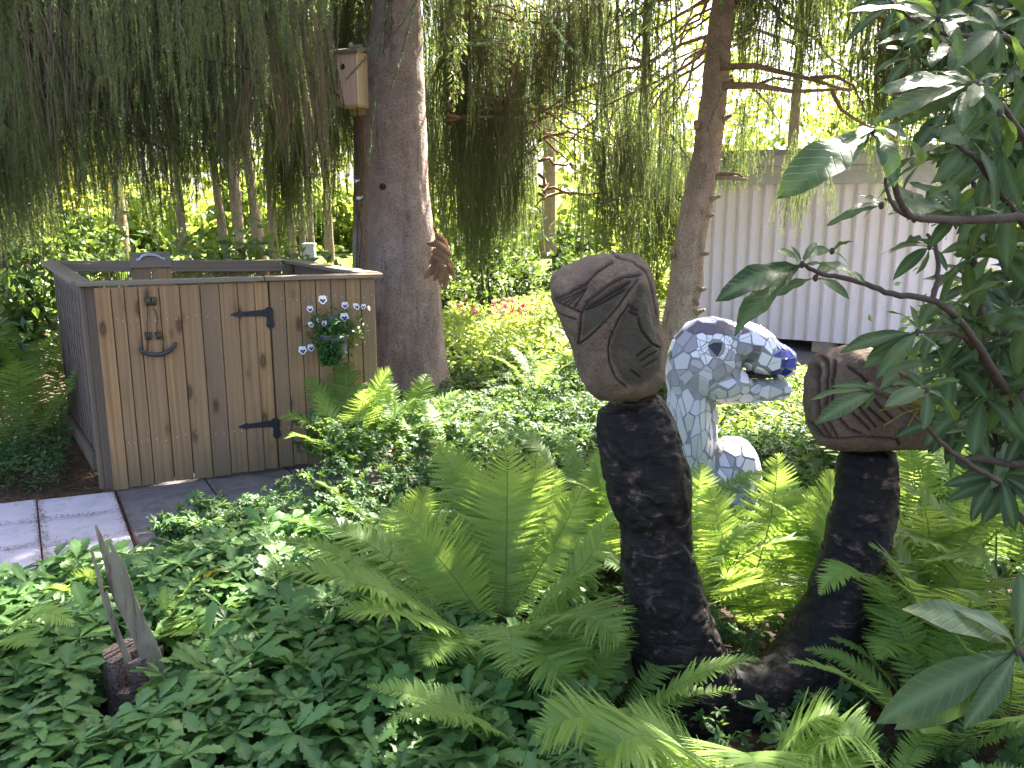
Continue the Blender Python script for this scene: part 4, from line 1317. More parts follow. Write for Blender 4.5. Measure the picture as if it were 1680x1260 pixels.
def extr(poly, z0, z1):
    n = len(poly)
    wob = lambda x_, y_, z_: 1 + 0.04 * noise.noise(Vector((x_ * 14, y_ * 14, z_ * 6)))
    rows = np.linspace(z0, z1, 7)
    V = [g0 + (ax * x_ + ay * y_) * wob(x_, y_, z_) + up * (z_ + (0.012 * noise.noise(Vector((x_ * 25, y_ * 25, 3))) if z_ > HL - 0.02 else 0)) for z_ in rows for x_, y_ in poly]
    F4 = [(r_ * n + i, r_ * n + (i + 1) % n, (r_ + 1) * n + (i + 1) % n, (r_ + 1) * n + i) for r_ in range(6) for i in range(n)]
    mb.add(V, [np.array(F4)[:, ::-1], np.array([tuple(range(n))]), np.array([tuple(range(6 * n, 7 * n))[::-1]])])
extr([(RL * math.cos(a), RL * math.sin(a)) for a in np.linspace(0, 2 * math.pi, 28, endpoint=False)][::-1], -0.02, 0.10)
for a, b in zip(cuts[0::2], cuts[1::2]):
    if b - a > 0.002:
        extr(circ(a, b), 0.10, HL)
mb.build('log', M['logbark'], gs)
def shard(poly, y, th, yaw=0.25):
    """poly in photograph pixels, on a leaning pane"""
    pts = np.array([P(a, b, y + (1010 - b) * 0.00010) for a, b in poly])
    n_ = nrm([math.sin(yaw), -math.cos(yaw), 0.1])
    m0 = pts.mean(0)
    pts = pts - np.outer((pts - m0) @ np.array([0, 1, 0]) * 0.0, n_)
    pts[:, 1] += (pts[:, 0] - m0[0]) * math.tan(yaw)
    return MB().prism(pts, -n_ * th).build('shard', M['glass'], gs)
shard([(160, 859), (163, 858), (170, 874), (178, 895), (183, 905), (190, 900), (203, 920), (212, 948), (222, 985), (236, 1020), (250, 1050), (262, 1085), (277, 1132), (272, 1144), (254, 1145), (243, 1118), (232, 1090), (222, 1062), (206, 1020), (190, 985), (182, 960), (176, 930), (168, 895)], 2.44, 0.005)
shard([(182, 884), (186, 887), (196, 908), (206, 935), (213, 965), (224, 995), (240, 1035), (252, 1062), (268, 1100), (279, 1133), (274, 1140), (258, 1100), (240, 1060), (216, 1005), (203, 965), (194, 930)], 2.452, 0.004)
shard([(151, 900), (154, 899), (160, 918), (168, 945), (171, 972), (176, 968), (184, 1000), (193, 1030), (203, 1058), (216, 1095), (228, 1130), (230, 1142), (222, 1142), (208, 1105), (196, 1065), (183, 1030), (172, 995), (165, 965), (158, 930)], 2.43, 0.005)

# ================================================================== TREES
def trunk_mesh(name, spec, mat, parent, rough=0.012, k=48, step=0.035, flare=None, scale=8):
    """spec: (centre xyz, radius) list, bottom to top"""
    C = np.array([s_[0] for s_ in spec], float); r = np.array([s_[1] for s_ in spec], float)
    d = np.concatenate([[0], np.cumsum(np.linalg.norm(np.diff(C, axis=0), axis=1))])
    n = max(8, int(d[-1] / step))
    uu = np.linspace(0, d[-1], n)
    Ci = np.stack([np.interp(uu, d, C[:, i]) for i in range(3)], 1); ri = np.interp(uu, d, r)
    for _ in range(6):
        Ci[1:-1] = (Ci[:-2] + 2 * Ci[1:-1] + Ci[2:]) / 4; ri[1:-1] = (ri[:-2] + 2 * ri[1:-1] + ri[2:]) / 4
    v, q, c = ring_tube(Ci, ri, k)
    ax_ = np.repeat(Ci, k, axis=0)
    rad = (v - ax_) / np.maximum(np.linalg.norm(v - ax_, axis=1, keepdims=True), 1e-9)
    n1 = noise_np(v * (1, 1, 0.35), scale, 3)
    n2 = noise_np(v * (1, 1, 0.8), scale * 4.5, 2)
    v = v + rad * (n1 * rough + n2 * rough * 0.45)[:, None]
    return mesh_np(name, v, [q, c], mat, parent, smooth=True)

def curve_pts(a, b, sag, n=9, side=0.0):
    a, b = np.asarray(a, float), np.asarray(b, float)
    t_ = np.linspace(0, 1, n)[:, None]
    p = a + (b - a) * t_
    s_ = nrm(np.cross(b - a, up))
    p = p + up * sag * (4 * t_ * (1 - t_)) + s_ * side * np.sin(t_ * 5)
    return p

# hanging twigs: a few strand meshes (needles and bare), copied many times per tree
class Crown:
    def __init__(s): s.st = []; s.limbs = []
    def strand(s, p, L, kind='A'):
        s.st.append((p[0], p[1], p[2], L, kind))

LENS = [0.35, 0.6, 0.9, 1.3]
def strand_mesh(L, kind, mat, seed):
    rg = np.random.default_rng(seed)
    dens, nl, nw, n0, rtw = {'A': (470, 0.0160, 0.0042, 0.0, 0.0019), 'B': (440, 0.0160, 0.0042, 0.5, 0.0020), 'C': (45, 0.012, 0.003, 0.88, 0.0025), 'K': (85, 0.045, 0.012, 0.0, 0.003)}[kind]
    lines = []
    ph = rg.random(4) * 6.28
    sx, sy = rg.normal(0, 0.05, 2)
    def main(u, ox=0.0, oy=0.0, z0=0.0, l=L, w=1.0):
        k = 1 - (1 - u) ** 2.4
        x = ox * k + sx * k * w + np.sin(u * 7 * l + ph[0]) * 0.010 + np.sin(u * 18 * l + ph[1]) * 0.004 - np.sin(ph[0]) * 0.010
        y = oy * k + sy * k * w + np.cos(u * 6 * l + ph[2]) * 0.010 - np.cos(ph[2]) * 0.010
        return np.stack([x, y, z0 - l * u ** 1.1], -1)
    lines.append((lambda u: main(u), L))
    for j in range(int(rg.integers(1, 4)) if kind != 'K' else 2):      # side twigs that fork off and hang beside it
        u0 = rg.uniform(0.0, 0.5); p0 = main(np.array([u0]))[0]; l2 = L * (1 - u0) * rg.uniform(0.5, 1.0); ox, oy = rg.normal(0, 0.045, 2)
        lines.append((lambda u, p0=p0, l2=l2, ox=ox, oy=oy: p0 + np.stack([ox * (1 - (1 - u) ** 3), oy * (1 - (1 - u) ** 3), -l2 * u ** 1.25], -1) + (np.sin(u * 9 + ox * 90) * 0.006)[..., None] * np.array([1, 0.5, 0]), l2))
    V, F, va, mi, off = [], [], [], [], 0
    for fn, l in lines:
        n = max(4, int(l * (1 - n0) * dens))
        u = n0 + (1 - n0) * rg.random(n)
        p = fn(u); ax_ = fn(np.clip(u + 0.02, 0, 1.02)) - p; ax_ /= np.maximum(np.linalg.norm(ax_, axis=1, keepdims=True), 1e-9)
        rd = rg.normal(size=(n, 3)); rd -= ax_ * np.sum(rd * ax_, 1, keepdims=True); rd /= np.linalg.norm(rd, axis=1, keepdims=True)
        dr = ax_ * 0.72 + rd * 0.72
        ln = nl * rg.uniform(0.75, 1.2, n) * np.clip((1.03 - u) * 9, 0.45, 1.0)
        sd_ = np.cross(dr, rg.normal(size=(n, 3))); sd_ /= np.maximum(np.linalg.norm(sd_, axis=1, keepdims=True), 1e-9)
        V.append(np.stack([p - sd_ * nw / 2, p + sd_ * nw / 2, p + dr * ln[:, None]], 1).reshape(-1, 3))
        F.append(np.arange(n * 3).reshape(-1, 3) + off); off += n * 3; mi += [0] * n
        va.append(np.repeat(np.clip(rg.random() * 0.5 + rg.random(n) * 0.3 + 0.25 * (u > 0.88), 0, 1), 3))
    for fn, l in lines:
        m = 8
        c = fn(np.linspace(0, 1, m)); rr = rtw * np.linspace(1.1, 0.4, m)
        tv = np.stack([c + np.stack([np.cos(a) * rr, np.sin(a) * rr, rr * 0], 1) for a in (0, 2.094, 4.189)], 1).reshape(-1, 3)
        q = np.array([(i * 3 + j, i * 3 + (j + 1) % 3, (i + 1) * 3 + (j + 1) % 3, (i + 1) * 3 + j) for i in range(m - 1) for j in range(3)])
        t3 = np.concatenate([q[:, [0, 1, 2]], q[:, [0, 2, 3]]])
        V.append(tv); F.append(t3 + off); off += len(tv); mi += [1] * len(t3); va.append(np.full(len(tv), 0.5))
    return proto('hanging_strand', np.concatenate(V), [np.concatenate(F)], [mat, M['twig']], {'var': np.concatenate(va)}, mi)

_sets = {}
def strand_set(mat):
    if mat.name not in _sets:
        _sets[mat.name] = {(k, i): [strand_mesh(LENS[i], k, mat, 100 * i + 7 * j + ord(k)) for j in range(4 if k in 'AB' else 3)] for k in 'ABCK' for i in range(4)}
    return _sets[mat.name]

def build_strands(name, crown, mat, parent, twmat=None, gaps=()):
    P_ = np.array([s_[:4] for s_ in crown.st], float); kinds = np.array([s_[4] for s_ in crown.st])
    keep = np.ones(len(P_), bool)
    for g, r_ in gaps:
        for fr_ in (0.0, 0.5, 1.0):
            w_ = P_[:, :3] - (0, 0, 1) * (P_[:, 3] * fr_)[:, None] - g
            t_ = w_ @ SUN
            d = np.linalg.norm(w_ - t_[:, None] * SUN, axis=1)
            keep &= ~((d < np.where(kinds == 'K', r_, min(r_, 0.36))) & (t_ > 1.2))
    keep |= kinds == 'X'
    P_, kinds = P_[keep], kinds[keep]
    kinds = np.where(kinds == 'X', 'A', kinds)
    S = strand_set(mat)
    protos, start = [], {}
    for k, v in S.items():
        start[k] = (len(protos), len(v)); protos += v
    li = np.argmin(np.abs(np.log(P_[:, 3:4] / np.array(LENS)[None])), 1)
    idx = [start[(k, i)][0] + R.randrange(start[(k, i)][1]) for k, i in zip(kinds, li)]
    scl = P_[:, 3] / np.array(LENS)[li]
    return scatter(name, P_[:, :3], rng.normal(0, 0.085, (len(P_), 2)), scl, protos, np.array(idx), parent)

def bottom_of(px, table, jit):
    xs, ys = zip(*table)
    return np.interp(px, xs, ys) + R.gauss(0, jit) * 0.7 + jit * 1.8 * noise.noise(Vector((px / 13.0, jit, 0.3)))

def zone(crown, trunk_xy, n_limbs, pxr, yr, zr, table, jit, per_bin, limb_r=0.022, lmax=1.5, spread=0.14, bare=0.2, lmin=0.12, smin=0.1):
    """limbs from the trunk out to points seen between two columns, hung evenly with strands down to the curtain's edge"""
    limbs = []
    for i in range(n_limbs):
        y = R.uniform(*yr); px = pxr[0] + (pxr[1] - pxr[0]) * (i + R.random()) / n_limbs
        z = R.uniform(*zr)
        b = P(px, 0, y); b[2] = z
        a = np.array([trunk_xy[0], trunk_xy[1], z + R.uniform(0.15, 0.9)])
        pts = curve_pts(a, b, R.uniform(-0.05, 0.25), 13, R.uniform(-0.15, 0.15))
        pts[1:-1] += rng.normal(0, 0.022, (11, 3))
        limbs.append(pts)
        crown.limbs.append((pts, limb_r * R.uniform(0.5, 1.0)))
    nb = int((pxr[1] - pxr[0]) / 20)
    cnt = np.zeros(nb)
    need = per_bin * nb
    tries = 0
    while cnt.sum() < need * 0.97 and tries < need * 14:
        tries += 1
        pts = R.choice(limbs)
        f = (smin + (1 - smin) * R.random()) * 12; j = min(int(f), 11)
        p = pts[j] + (pts[j + 1] - pts[j]) * (f - j)
        e = p + (R.gauss(0, spread), R.gauss(0, spread), R.gauss(0, 0.03))
        ppx, ppy = (float(q) for q in to_px(e))
        k = int((ppx - pxr[0]) / 20)
        if ppx < pxr[0] or k >= nb or cnt[k] >= per_bin: continue
        if R.random() > 0.55 + 1.1 * noise.noise(Vector((ppx / 30.0, e[1] * 1.5, e[2] * 0.8 + per_bin))): continue
        if 528 < ppx < 745 and e[1] < 7.75: continue
        if 1105 < ppx < 1215 and e[1] < 7.1: continue
        zb = P(ppx, float(bottom_of(ppx, table, jit)), max(e[1], 1))[2]
        Lm = e[2] - zb
        if Lm < lmin: continue
        cnt[k] += 1
        crown.strand(e, min(Lm, lmax) * R.uniform(0.4, 1.0) ** 0.6, 'B' if R.random() < bare else 'A')

def build_limbs(crown, parent, mat):
    for pts, r in crown.limbs:
        MB().tube(pts, np.linspace(r, r * 0.3, len(pts)), 7).build('branch', mat, parent, smooth=True)

def canopy(crown, trunk_xy, z0, z1, r0, r1, n, per, az=(0, 2 * math.pi)):
    """upper whorls, above the picture: they shade the garden"""
    for i in range(n):
        z = R.uniform(z0, z1); f = (z - z0) / (z1 - z0)
        a = R.uniform(*az)
        L = (r0 + (r1 - r0) * f) * R.uniform(0.7, 1.05)
        A = np.array([trunk_xy[0], trunk_xy[1], z])
        B = A + np.array([math.cos(a) * L, math.sin(a) * L, -0.12 * L])
        pts = curve_pts(A, B, 0.15, 6, 0.1)
        crown.limbs.append((pts, 0.03 * (1 - 0.6 * f)))
        for k in range(int(per * L)):
            u = R.uniform(0.2, 1.0); ff = u * 5; j = min(int(ff), 4)
            p = pts[j] + (pts[j + 1] - pts[j]) * (ff - j)
            crown.strand(p + (R.gauss(0, .15), R.gauss(0, .15), 0), R.uniform(0.4, 1.1), 'K')

def dtrunk(l, y):
    """trunk outline read in pixels -> 3D centre line at depth y"""
    out_ = []
    for a, b, py in l:
        c = P((a + b) / 2, py, y)
        out_.append((c, (b - a) / 2 * (y / ray(0, py)[1]) / FPX))
    return out_

# ---- the big weeping spruce
TY = 7.3
sp = dtrunk([(588, 756, 668), (604, 737, 625), (607, 727, 560), (606, 722, 470), (604, 712, 380), (600, 702, 300), (597, 700, 220), (598, 697, 150), (604, 693, 70), (611, 690, 0)], TY)
base = sp[0][0].copy(); base[2] = 0.0
sp = [(base + (0, 0, -0.05), sp[0][1] * 1.1)] + sp[1:]
tp = sp[-1][0]
sp += [(tp + (0.05, 0.05, 2.0), 0.17), (tp + (0.05, 0.1, 5.0), 0.11), (tp + (0.05, 0.1, 8.5), 0.03)]
big = empty('weeping_spruce', base, 'huge weeping spruce with stout grey trunk behind the enclosure', 'spruce tree', 'weeping spruces')
trunk_mesh('trunk', sp, M['bark'], big, 0.011, 72, 0.03, scale=7)
BT = (sp[4][0][0], TY)
mb = MB()
kp = P(628, 306, TY - 0.345)
mb.ball(kp, (0.028, 0.022, 0.026), 12, 8)
mb.build('knot', M['darkbark'], big, smooth=True)
SUN_GAPS = [(P(1160, 400, 6.9), 0.4), (P(1175, 260, 6.9), 0.4), (P(690, 330, 7.2), 0.35), (P(835, 760, 2.85), 0.22), (P(522, 800, 3.35), 0.15), (P(1260, 790, 3.1), 0.16), (P(930, 760, 3.9), 0.22), (P(1120, 1232, 1.75), 0.17), (P(830, 520, 9.5), 1.6), (P(560, 800, 3.9), 0.22), (P(350, 880, 3.8), 0.18), (P(640, 660, 5.4), 0.35), (P(600, 462, 5.6), 0.25), (P(1175, 530, 4.2), 0.42), (P(1270, 560, 4.2), 0.42),
             (P(1420, 580, 2.72), 0.15), (P(800, 560, 8.3), 1.5), (P(850, 540, 9.0), 1.3), (P(800, 640, 6.3), 0.5), (P(930, 620, 6.6), 0.5), (P(900, 580, 7.6), 1.1), (P(760, 700, 5.2), 0.4), (P(880, 660, 5.6), 0.5), (P(1260, 690, 6.0), 0.9), (P(1240, 760, 4.2), 0.15)]  # openings cut in the crowns towards the sun, to light these spots
STXY = (2.0, 7.6)
cr = Crown()
midt = [(480, 400), (560, 425), (600, 430), (700, 430), (740, 470), (770, 520), (790, 390), (820, 385), (850, 500), (880, 530), (920, 500), (960, 470), (1040, 430), (1100, 400), (1140, 360), (1200, 300)]
zone(cr, (BT[0] + 0.3, BT[1] + 1.5), 40, (690, 1140), (9.5, 11.6), (2.0, 4.4), [(a, b + 35) for a, b in midt], 42, 98, lmax=1.5, bare=0.35)
zone(cr, (0.3, 9.8), 18, (740, 1140), (9.5, 11.2), (1.5, 2.5), [(a, b + 70) for a, b in midt], 45, 50, lmax=1.1, bare=0.1)
zone(cr, STXY, 16, (840, 1150), (9.0, 11.3), (2.0, 4.2), [(a, b + 25) for a, b in midt], 42, 64, lmax=1.5, bare=0.35)
zone(cr, (BT[0], BT[1] + 0.5), 16, (430, 640), (8.0, 9.4), (2.2, 4.2), midt, 35, 70, lmax=1.5, bare=0.3, limb_r=0.014)
# thin brown bare twigs hanging through the middle
for i in range(650):
    y = R.uniform(9.0, 11.0); p = P(R.triangular(700, 1130, 900), R.uniform(-60, 260), y)
    cr.strand(p, R.uniform(0.5, 1.2), 'C')
canopy(cr, BT, 3.6, 11.0, 3.6, 0.5, 90, 15)
build_limbs(cr, big, M['limb'])
build_strands('crown', cr, M['needle'], big, M['twig'], SUN_GAPS)

# near sprays of thick fresh needles (hanging in front of the trunk and high in the middle)
fr = Crown()
def spray(pts, y, nl=0.019, dens=900, side=5):
    W_ = [P(a, b, y) for a, b in pts]
    for a, b in zip(W_[:-1], W_[1:]):
        L = max(a[2] - b[2], 0.05)
        d = b - a
        n = int(np.linalg.norm(d) * dens)
        fr.lst.append((a, b, n, nl))
fr.lst = []
spray([(690, -30), (672, 40), (655, 100), (640, 150)], 6.2); spray([(640, -30), (626, 60), (617, 130), (612, 190), (604, 270)], 6.1); spray([(624, 70), (600, 95), (568, 130)], 6.05)
spray([(626, 40), (606, 90), (596, 60)], 6.1); spray([(690, -10), (665, 30), (640, 66)], 6.15); spray([(560, -20), (552, 90), (540, 200), (532, 260)], 6.0); spray([(545, 0), (536, 140), (524, 250)], 6.05)
spray([(735, 70), (790, 72), (850, 62), (905, 30), (930, -20)], 5.9); spray([(705, 60), (704, 120), (703, 170)], 6.0); spray([(925, 30), (918, 110), (924, 170), (920, 205)], 6.2); spray([(900, -20), (905, 40), (935, 80), (975, 108)], 6.0)
spray([(1010, 0), (1040, 70), (1062, 110), (1090, 130)], 6.4); spray([(985, 20), (982, 120), (980, 220)], 6.5); spray([(868, 10), (872, 90), (862, 180)], 6.6); spray([(1080, 60), (1084, 180), (1080, 330)], 6.1)
spray([(1110, 10), (1106, 140), (1104, 250), (1092, 350)], 6.0); spray([(1150, 60), (1180, 90), (1195, 110)], 6.0); spray([(1100, 220), (1130, 260), (1150, 310)], 6.0); spray([(1155, 20), (1135, 110), (1125, 190)], 5.9)
spray([(1060, 40), (1058, 150), (1066, 260)], 6.3); spray([(1190, 140), (1172, 180), (1160, 215)], 5.95); spray([(300, 10), (302, 90), (296, 150)], 5.2); spray([(345, 40), (338, 130), (340, 190)], 5.3); spray([(470, -10), (472, 60), (476, 110)], 5.2)
spray([(80, 100), (78, 170), (84, 240)], 5.2); spray([(20, 60), (12, 130), (10, 180)], 5.0); spray([(205, 20), (212, 110), (206, 200)], 5.4); spray([(390, 60), (396, 150), (386, 230)], 5.3)
Vn, Vv, mbT = [], [], MB()
for a, b, n, nl in fr.lst:
    d = nrm(b - a); L = np.linalg.norm(b - a)
    u = rng.random(n)[:, None]
    p = a + (b - a) * u
    rd = rng.normal(size=(n, 3)); rd -= d * (rd @ d)[:, None]; rd /= np.linalg.norm(rd, axis=1, keepdims=True)
    dr = d * 0.55 + rd * 0.85
    s_ = np.cross(dr, rng.normal(size=(n, 3))); s_ /= np.maximum(np.linalg.norm(s_, axis=1, keepdims=True), 1e-9)
    ln = nl * rng.uniform(0.8, 1.25, n)[:, None]
    Vn.append(np.stack([p - s_ * 0.0018, p + s_ * 0.0018, p + dr * ln], 1).reshape(-1, 3)); Vv.append(np.repeat(rng.random(n), 3))
    mbT.tube([a, b], [0.004, 0.003], 5)
Vn = np.concatenate(Vn)
tag(mesh_np('needle_spray', Vn, np.arange(len(Vn)).reshape(-1, 3), M['needle_fresh'], big, {'var': np.concatenate(Vv)}), kind='stuff')
tag(mbT.build('spray_twigs', M['limb'], big), kind='stuff')

# ---- second stem close behind, with the nest box
s2 = dtrunk([(575, 618, 668), (578, 616, 500), (580, 615, 300), (581, 613, 150), (583, 612, 0)], 8.0)
s2 = [(s2[0][0] * (1, 1, 0) + (0, 0, -0.05), 0.13)] + s2[1:] + [(s2[-1][0] + (0, 0, 2.5), 0.05)]
o2 = empty('spruce_stem', s2[0][0], 'thin pale stem close behind the stout spruce trunk, carrying the nest box', 'tree')
trunk_mesh('trunk', s2, M['bark'], o2, 0.008, 24, 0.06)
mb = MB()
for i in range(8):
    z = R.uniform(3.6, 5.4); a = R.uniform(0, 6.28)
    c = np.array([s2[3][0][0], s2[3][0][1], z])
    mb.tube([c, c + (math.cos(a) * 0.25, math.sin(a) * 0.25, 0.06), c + (math.cos(a) * 0.5, math.sin(a) * 0.5, -0.02)], [0.012, 0.008, 0.003], 6)
mb.build('branch', M['limb'], o2)

# nest box
bx = P(578, 130, 7.0)
nest = empty('nest_box', bx, 'pinkish wooden nest box with sloping roof on the stem beside the stout trunk', 'nest box')
fx, fy = nrm([0.93, -0.25, 0]), nrm([0.25, 0.93, 0])
def nb(name, x0, x1, y0, y1, z0, z1, mat):
    c = bx + fx * (x0 + x1) / 2 + fy * (y0 + y1) / 2 + up * (z0 + z1) / 2
    return MB().box(c, fx * (x1 - x0) / 2, fy * (y1 - y0) / 2, up * (z1 - z0) / 2).build(name, mat, nest)
# front board with a round entrance hole
W2, ZB2, ZT2 = 0.088, -0.20, 0.175
hc = (-0.035, 0.08); hr = 0.024
ring = [(hc[0] + hr * math.cos(a), hc[1] + hr * math.sin(a)) for a in np.linspace(0, 2 * math.pi, 24, endpoint=False)]
outer = []
for a in np.linspace(0, 2 * math.pi, 24, endpoint=False):
    c_, s_ = math.cos(a), math.sin(a)
    tx = ((W2 - hc[0]) if c_ > 0 else (-W2 - hc[0])) / c_ if abs(c_) > 1e-6 else 1e9
    tz = ((ZT2 - hc[1]) if s_ > 0 else (ZB2 - hc[1])) / s_ if abs(s_) > 1e-6 else 1e9
    t_ = min(tx, tz); outer.append((hc[0] + c_ * t_, hc[1] + s_ * t_))
for cx_, cz_ in ((-W2, ZB2), (W2, ZB2), (W2, ZT2), (-W2, ZT2)):
    i = min(range(24), key=lambda i: (outer[i][0] - cx_) ** 2 + (outer[i][1] - cz_) ** 2); outer[i] = (cx_, cz_)
V = [bx + fx * a + up * b + fy * yy for yy in (-0.1, -0.082) for a, b in ring + outer]
F = []
for i in range(24):
    j = (i + 1) % 24
    F += [(i, j, 24 + j, 24 + i), (48 + j, 48 + i, 72 + i, 72 + j), (j, i, 48 + i, 48 + j), (24 + i, 24 + j, 72 + j, 72 + i)]
mesh_np('front_board', np.array(V), np.array(F), M['birdwood'], nest)
nb('inside', -0.07, 0.07, -0.075, 0.07, -0.18, 0.16, M['dark'])
nb('side_board', W2 - 0.016, W2 + 0.002, -0.081, 0.09, -0.20, 0.195, M['birdside'])
nb('side_board', -W2, -W2 + 0.016, -0.081, 0.09, -0.20, 0.195, M['birdside'])
nb('back_board', -0.05, 0.05, 0.091, 0.108, -0.26, 0.27, M['birdside'])
nb('floor_board', -W2 + 0.001, W2 - 0.001, -0.099, 0.09, -0.212, -0.202, M['birdside'])
mb = MB(); mb.prism([bx + fx * -0.115 + fy * -0.135 + up * 0.172, bx + fx * 0.115 + fy * -0.135 + up * 0.172, bx + fx * 0.115 + fy * 0.09 + up * 0.225, bx + fx * -0.115 + fy * 0.09 + up * 0.225], up * 0.022)
mb.build('roof', M['rim'], nest)
MB().ball(bx + up * 0.25 + fx * 0.0 + fy * 0.0, (0.018, 0.018, 0.022), 10, 6).build('hook', M['galv'], nest)

# hanging cable with pale clips
cab2 = empty('hanging_cable', P(587, 440, 7.0), 'thin black cable hanging from the nest box with pale clips', 'cable')
MB().tube([P(a, b, 7.02) for a, b in ((586, 168), (587, 230), (588, 290), (586, 330), (587, 360), (585, 440), (584, 470))], 0.006, 6).build('cable', M['cable'], cab2)
MB().tube([P(a, b, 7.03) for a, b in ((588, 350), (591, 365), (594, 385), (590, 420), (589, 470))], 0.005, 6).build('cable', M['cable'], cab2)
MB().tube([P(a, b, 7.04) for a, b in ((583, 380), (582, 420), (582, 470))], 0.008, 6).build('hose', M['hose'], cab2)
for a, b in ((583, 297), (588, 325)):
    c = P(a, b, 6.99)
    MB().ball(c, (0.020, 0.010, 0.014), 10, 6).tube([c + (0.018, 0, 0), c + (0.035, 0, 0.012)], 0.006, 6).build('clip', M['clip'], cab2)
MB().box(P(587, 349, 7.0), [0.018, 0, 0], [0, 0.012, 0], [0, 0, 0.02]).build('connector', M['cable'], cab2)

# bunch of spruce cones on the trunk
cb = P(722, 400, 6.98)
bunch = empty('cone_bunch', cb, 'bunch of long brown spruce cones hung on the right side of the stout trunk', 'cone bunch')
def cone(a, b, y, r=0.026):
    a, b = P(*a, y), P(*b, y - 0.02)
    ax_ = nrm(b - a); L = np.linalg.norm(b - a)
    x_ = nrm(np.cross(ax_, (0.2, 1, 0.1))); y_ = np.cross(ax_, x_)
    nr, k = 26, 16
    V = []
    for i in range(nr):
        t_ = i / (nr - 1)
        pr = r * (math.sin(math.pi * min(1, t_ * 0.92 + 0.09)) ** 0.55) * (1 - 0.25 * t_)
        for j in range(k):
            th_ = 2 * math.pi * j / k
            sc = (1.16 if (i + j) % 2 else 0.88)
            V.append(a + ax_ * L * t_ + (x_ * math.cos(th_) + y_ * math.sin(th_)) * pr * sc)
    q = [(i * k + j, i * k + (j + 1) % k, (i + 1) * k + (j + 1) % k, (i + 1) * k + j) for i in range(nr - 1) for j in range(k)]
    mesh_np('cone', np.array(V), [np.array(q), np.array([tuple(range(k))[::-1]]), np.array([tuple(range((nr - 1) * k, nr * k))])], M['cone'], bunch, smooth=False)
for a, b, y, r in (((716, 383), (738, 412), 6.96, .034), ((712, 395), (742, 420), 6.92, .034), ((710, 410), (742, 432), 6.90, .036), ((708, 420), (740, 440), 6.88, .03), ((722, 402), (699, 399), 6.95, .024),
                ((720, 428), (696, 458), 6.88, .034), ((724, 432), (712, 462), 6.84, .034), ((728, 434), (722, 468), 6.82, .034), ((730, 436), (731, 478), 6.84, .032), ((733, 432), (746, 455), 6.86, .03), ((730, 432), (745, 434), 6.90, .025), ((715, 425), (704, 432), 6.86, .026)):
    cone(a, b, y, r)
mb = MB()
mb.tube([P(711, 372, 6.98), P(716, 384, 6.97), P(722, 408, 6.95), P(726, 432, 6.90)], 0.006, 6); mb.build('string', M['litter'], bunch)

# ---- the slimmer spruce on the right with broken stubs
SY = 6.9
sp = dtrunk([(1060, 1130, 640), (1078, 1138, 580), (1088, 1143, 520), (1100, 1153, 460), (1106, 1156, 400), (1118, 1167, 340), (1133, 1179, 270), (1146, 1190, 190), (1155, 1196, 110), (1163, 1202, 40), (1168, 1205, 0)], SY)
sp = [(sp[0][0] * (1, 1, 0) + (-0.02, 0, -0.05), 0.21)] + sp[1:]
tp = sp[-1][0]
sp += [(tp + (0.35, 0.0, 1.6), 0.085), (tp + (0.5, 0.0, 4.5), 0.06), (tp + (0.5, 0.0, 7.0), 0.015)]
slim = empty('weeping_spruce', sp[0][0], 'slimmer leaning spruce with flaky pinkish bark and broken branch stubs beside the shed', 'spruce tree', 'weeping spruces')
trunk_mesh('trunk', sp, M['bark2'], slim, 0.012, 48, 0.025, scale=11)
mb_st = []
for a, b, c, d in ((1142, 520, 1156, 508), (1150, 480, 1158, 474), (1178, 290, 1225, 295), (1168, 330, 1182, 322), (1160, 360, 1172, 352), (1150, 420, 1162, 416), (1110, 420, 1100, 410), (1188, 200, 1200, 190), (1150, 210, 1140, 200), (1130, 460, 1146, 500)):
    p0, p1 = P(a - 6, b, SY - 0.05), P(c, d, SY - 0.12)
    MB().tube([p0, (p0 + p1) / 2 + up * 0.008, p1], [0.026, 0.019, 0.013], 9).build('stub', M['bark2'], slim, smooth=True)
STX = (tp[0] + 0.1, SY)
cr = Crown()
for pts, y, r in (([(1182, 110), (1240, 108), (1330, 130), (1395, 150)], 6.6, .028), ([(1186, 140), (1240, 140), (1300, 150), (1400, 146)], 6.5, .03), ([(1330, 128), (1370, 125), (1400, 140), (1420, 185)], 6.55, .018), ([(1365, 150), (1380, 180), (1410, 200), (1440, 215)], 6.5, .018),
                  ([(1240, 140), (1270, 128), (1320, 135)], 6.55, .015), ([(1180, 285), (1210, 285), (1230, 297)], 6.8, .016)):
    cr.limbs.append((np.array([P(a, b, y) for a, b in pts]), r))
rt = [(1100, 380), (1150, 330), (1200, 310), (1240, 250), (1290, 225), (1330, 250), (1370, 300), (1400, 280), (1450, 240), (1520, 250), (1700, 260)]
zone(cr, STX, 22, (1200, 1680), (6.4, 9.0), (2.2, 4.0), rt, 30, 60, lmax=1.2, bare=0.35)
zone(cr, STX, 12, (960, 1120), (6.2, 8.0), (2.2, 3.8), midt, 30, 40, lmax=1.3, bare=0.15)
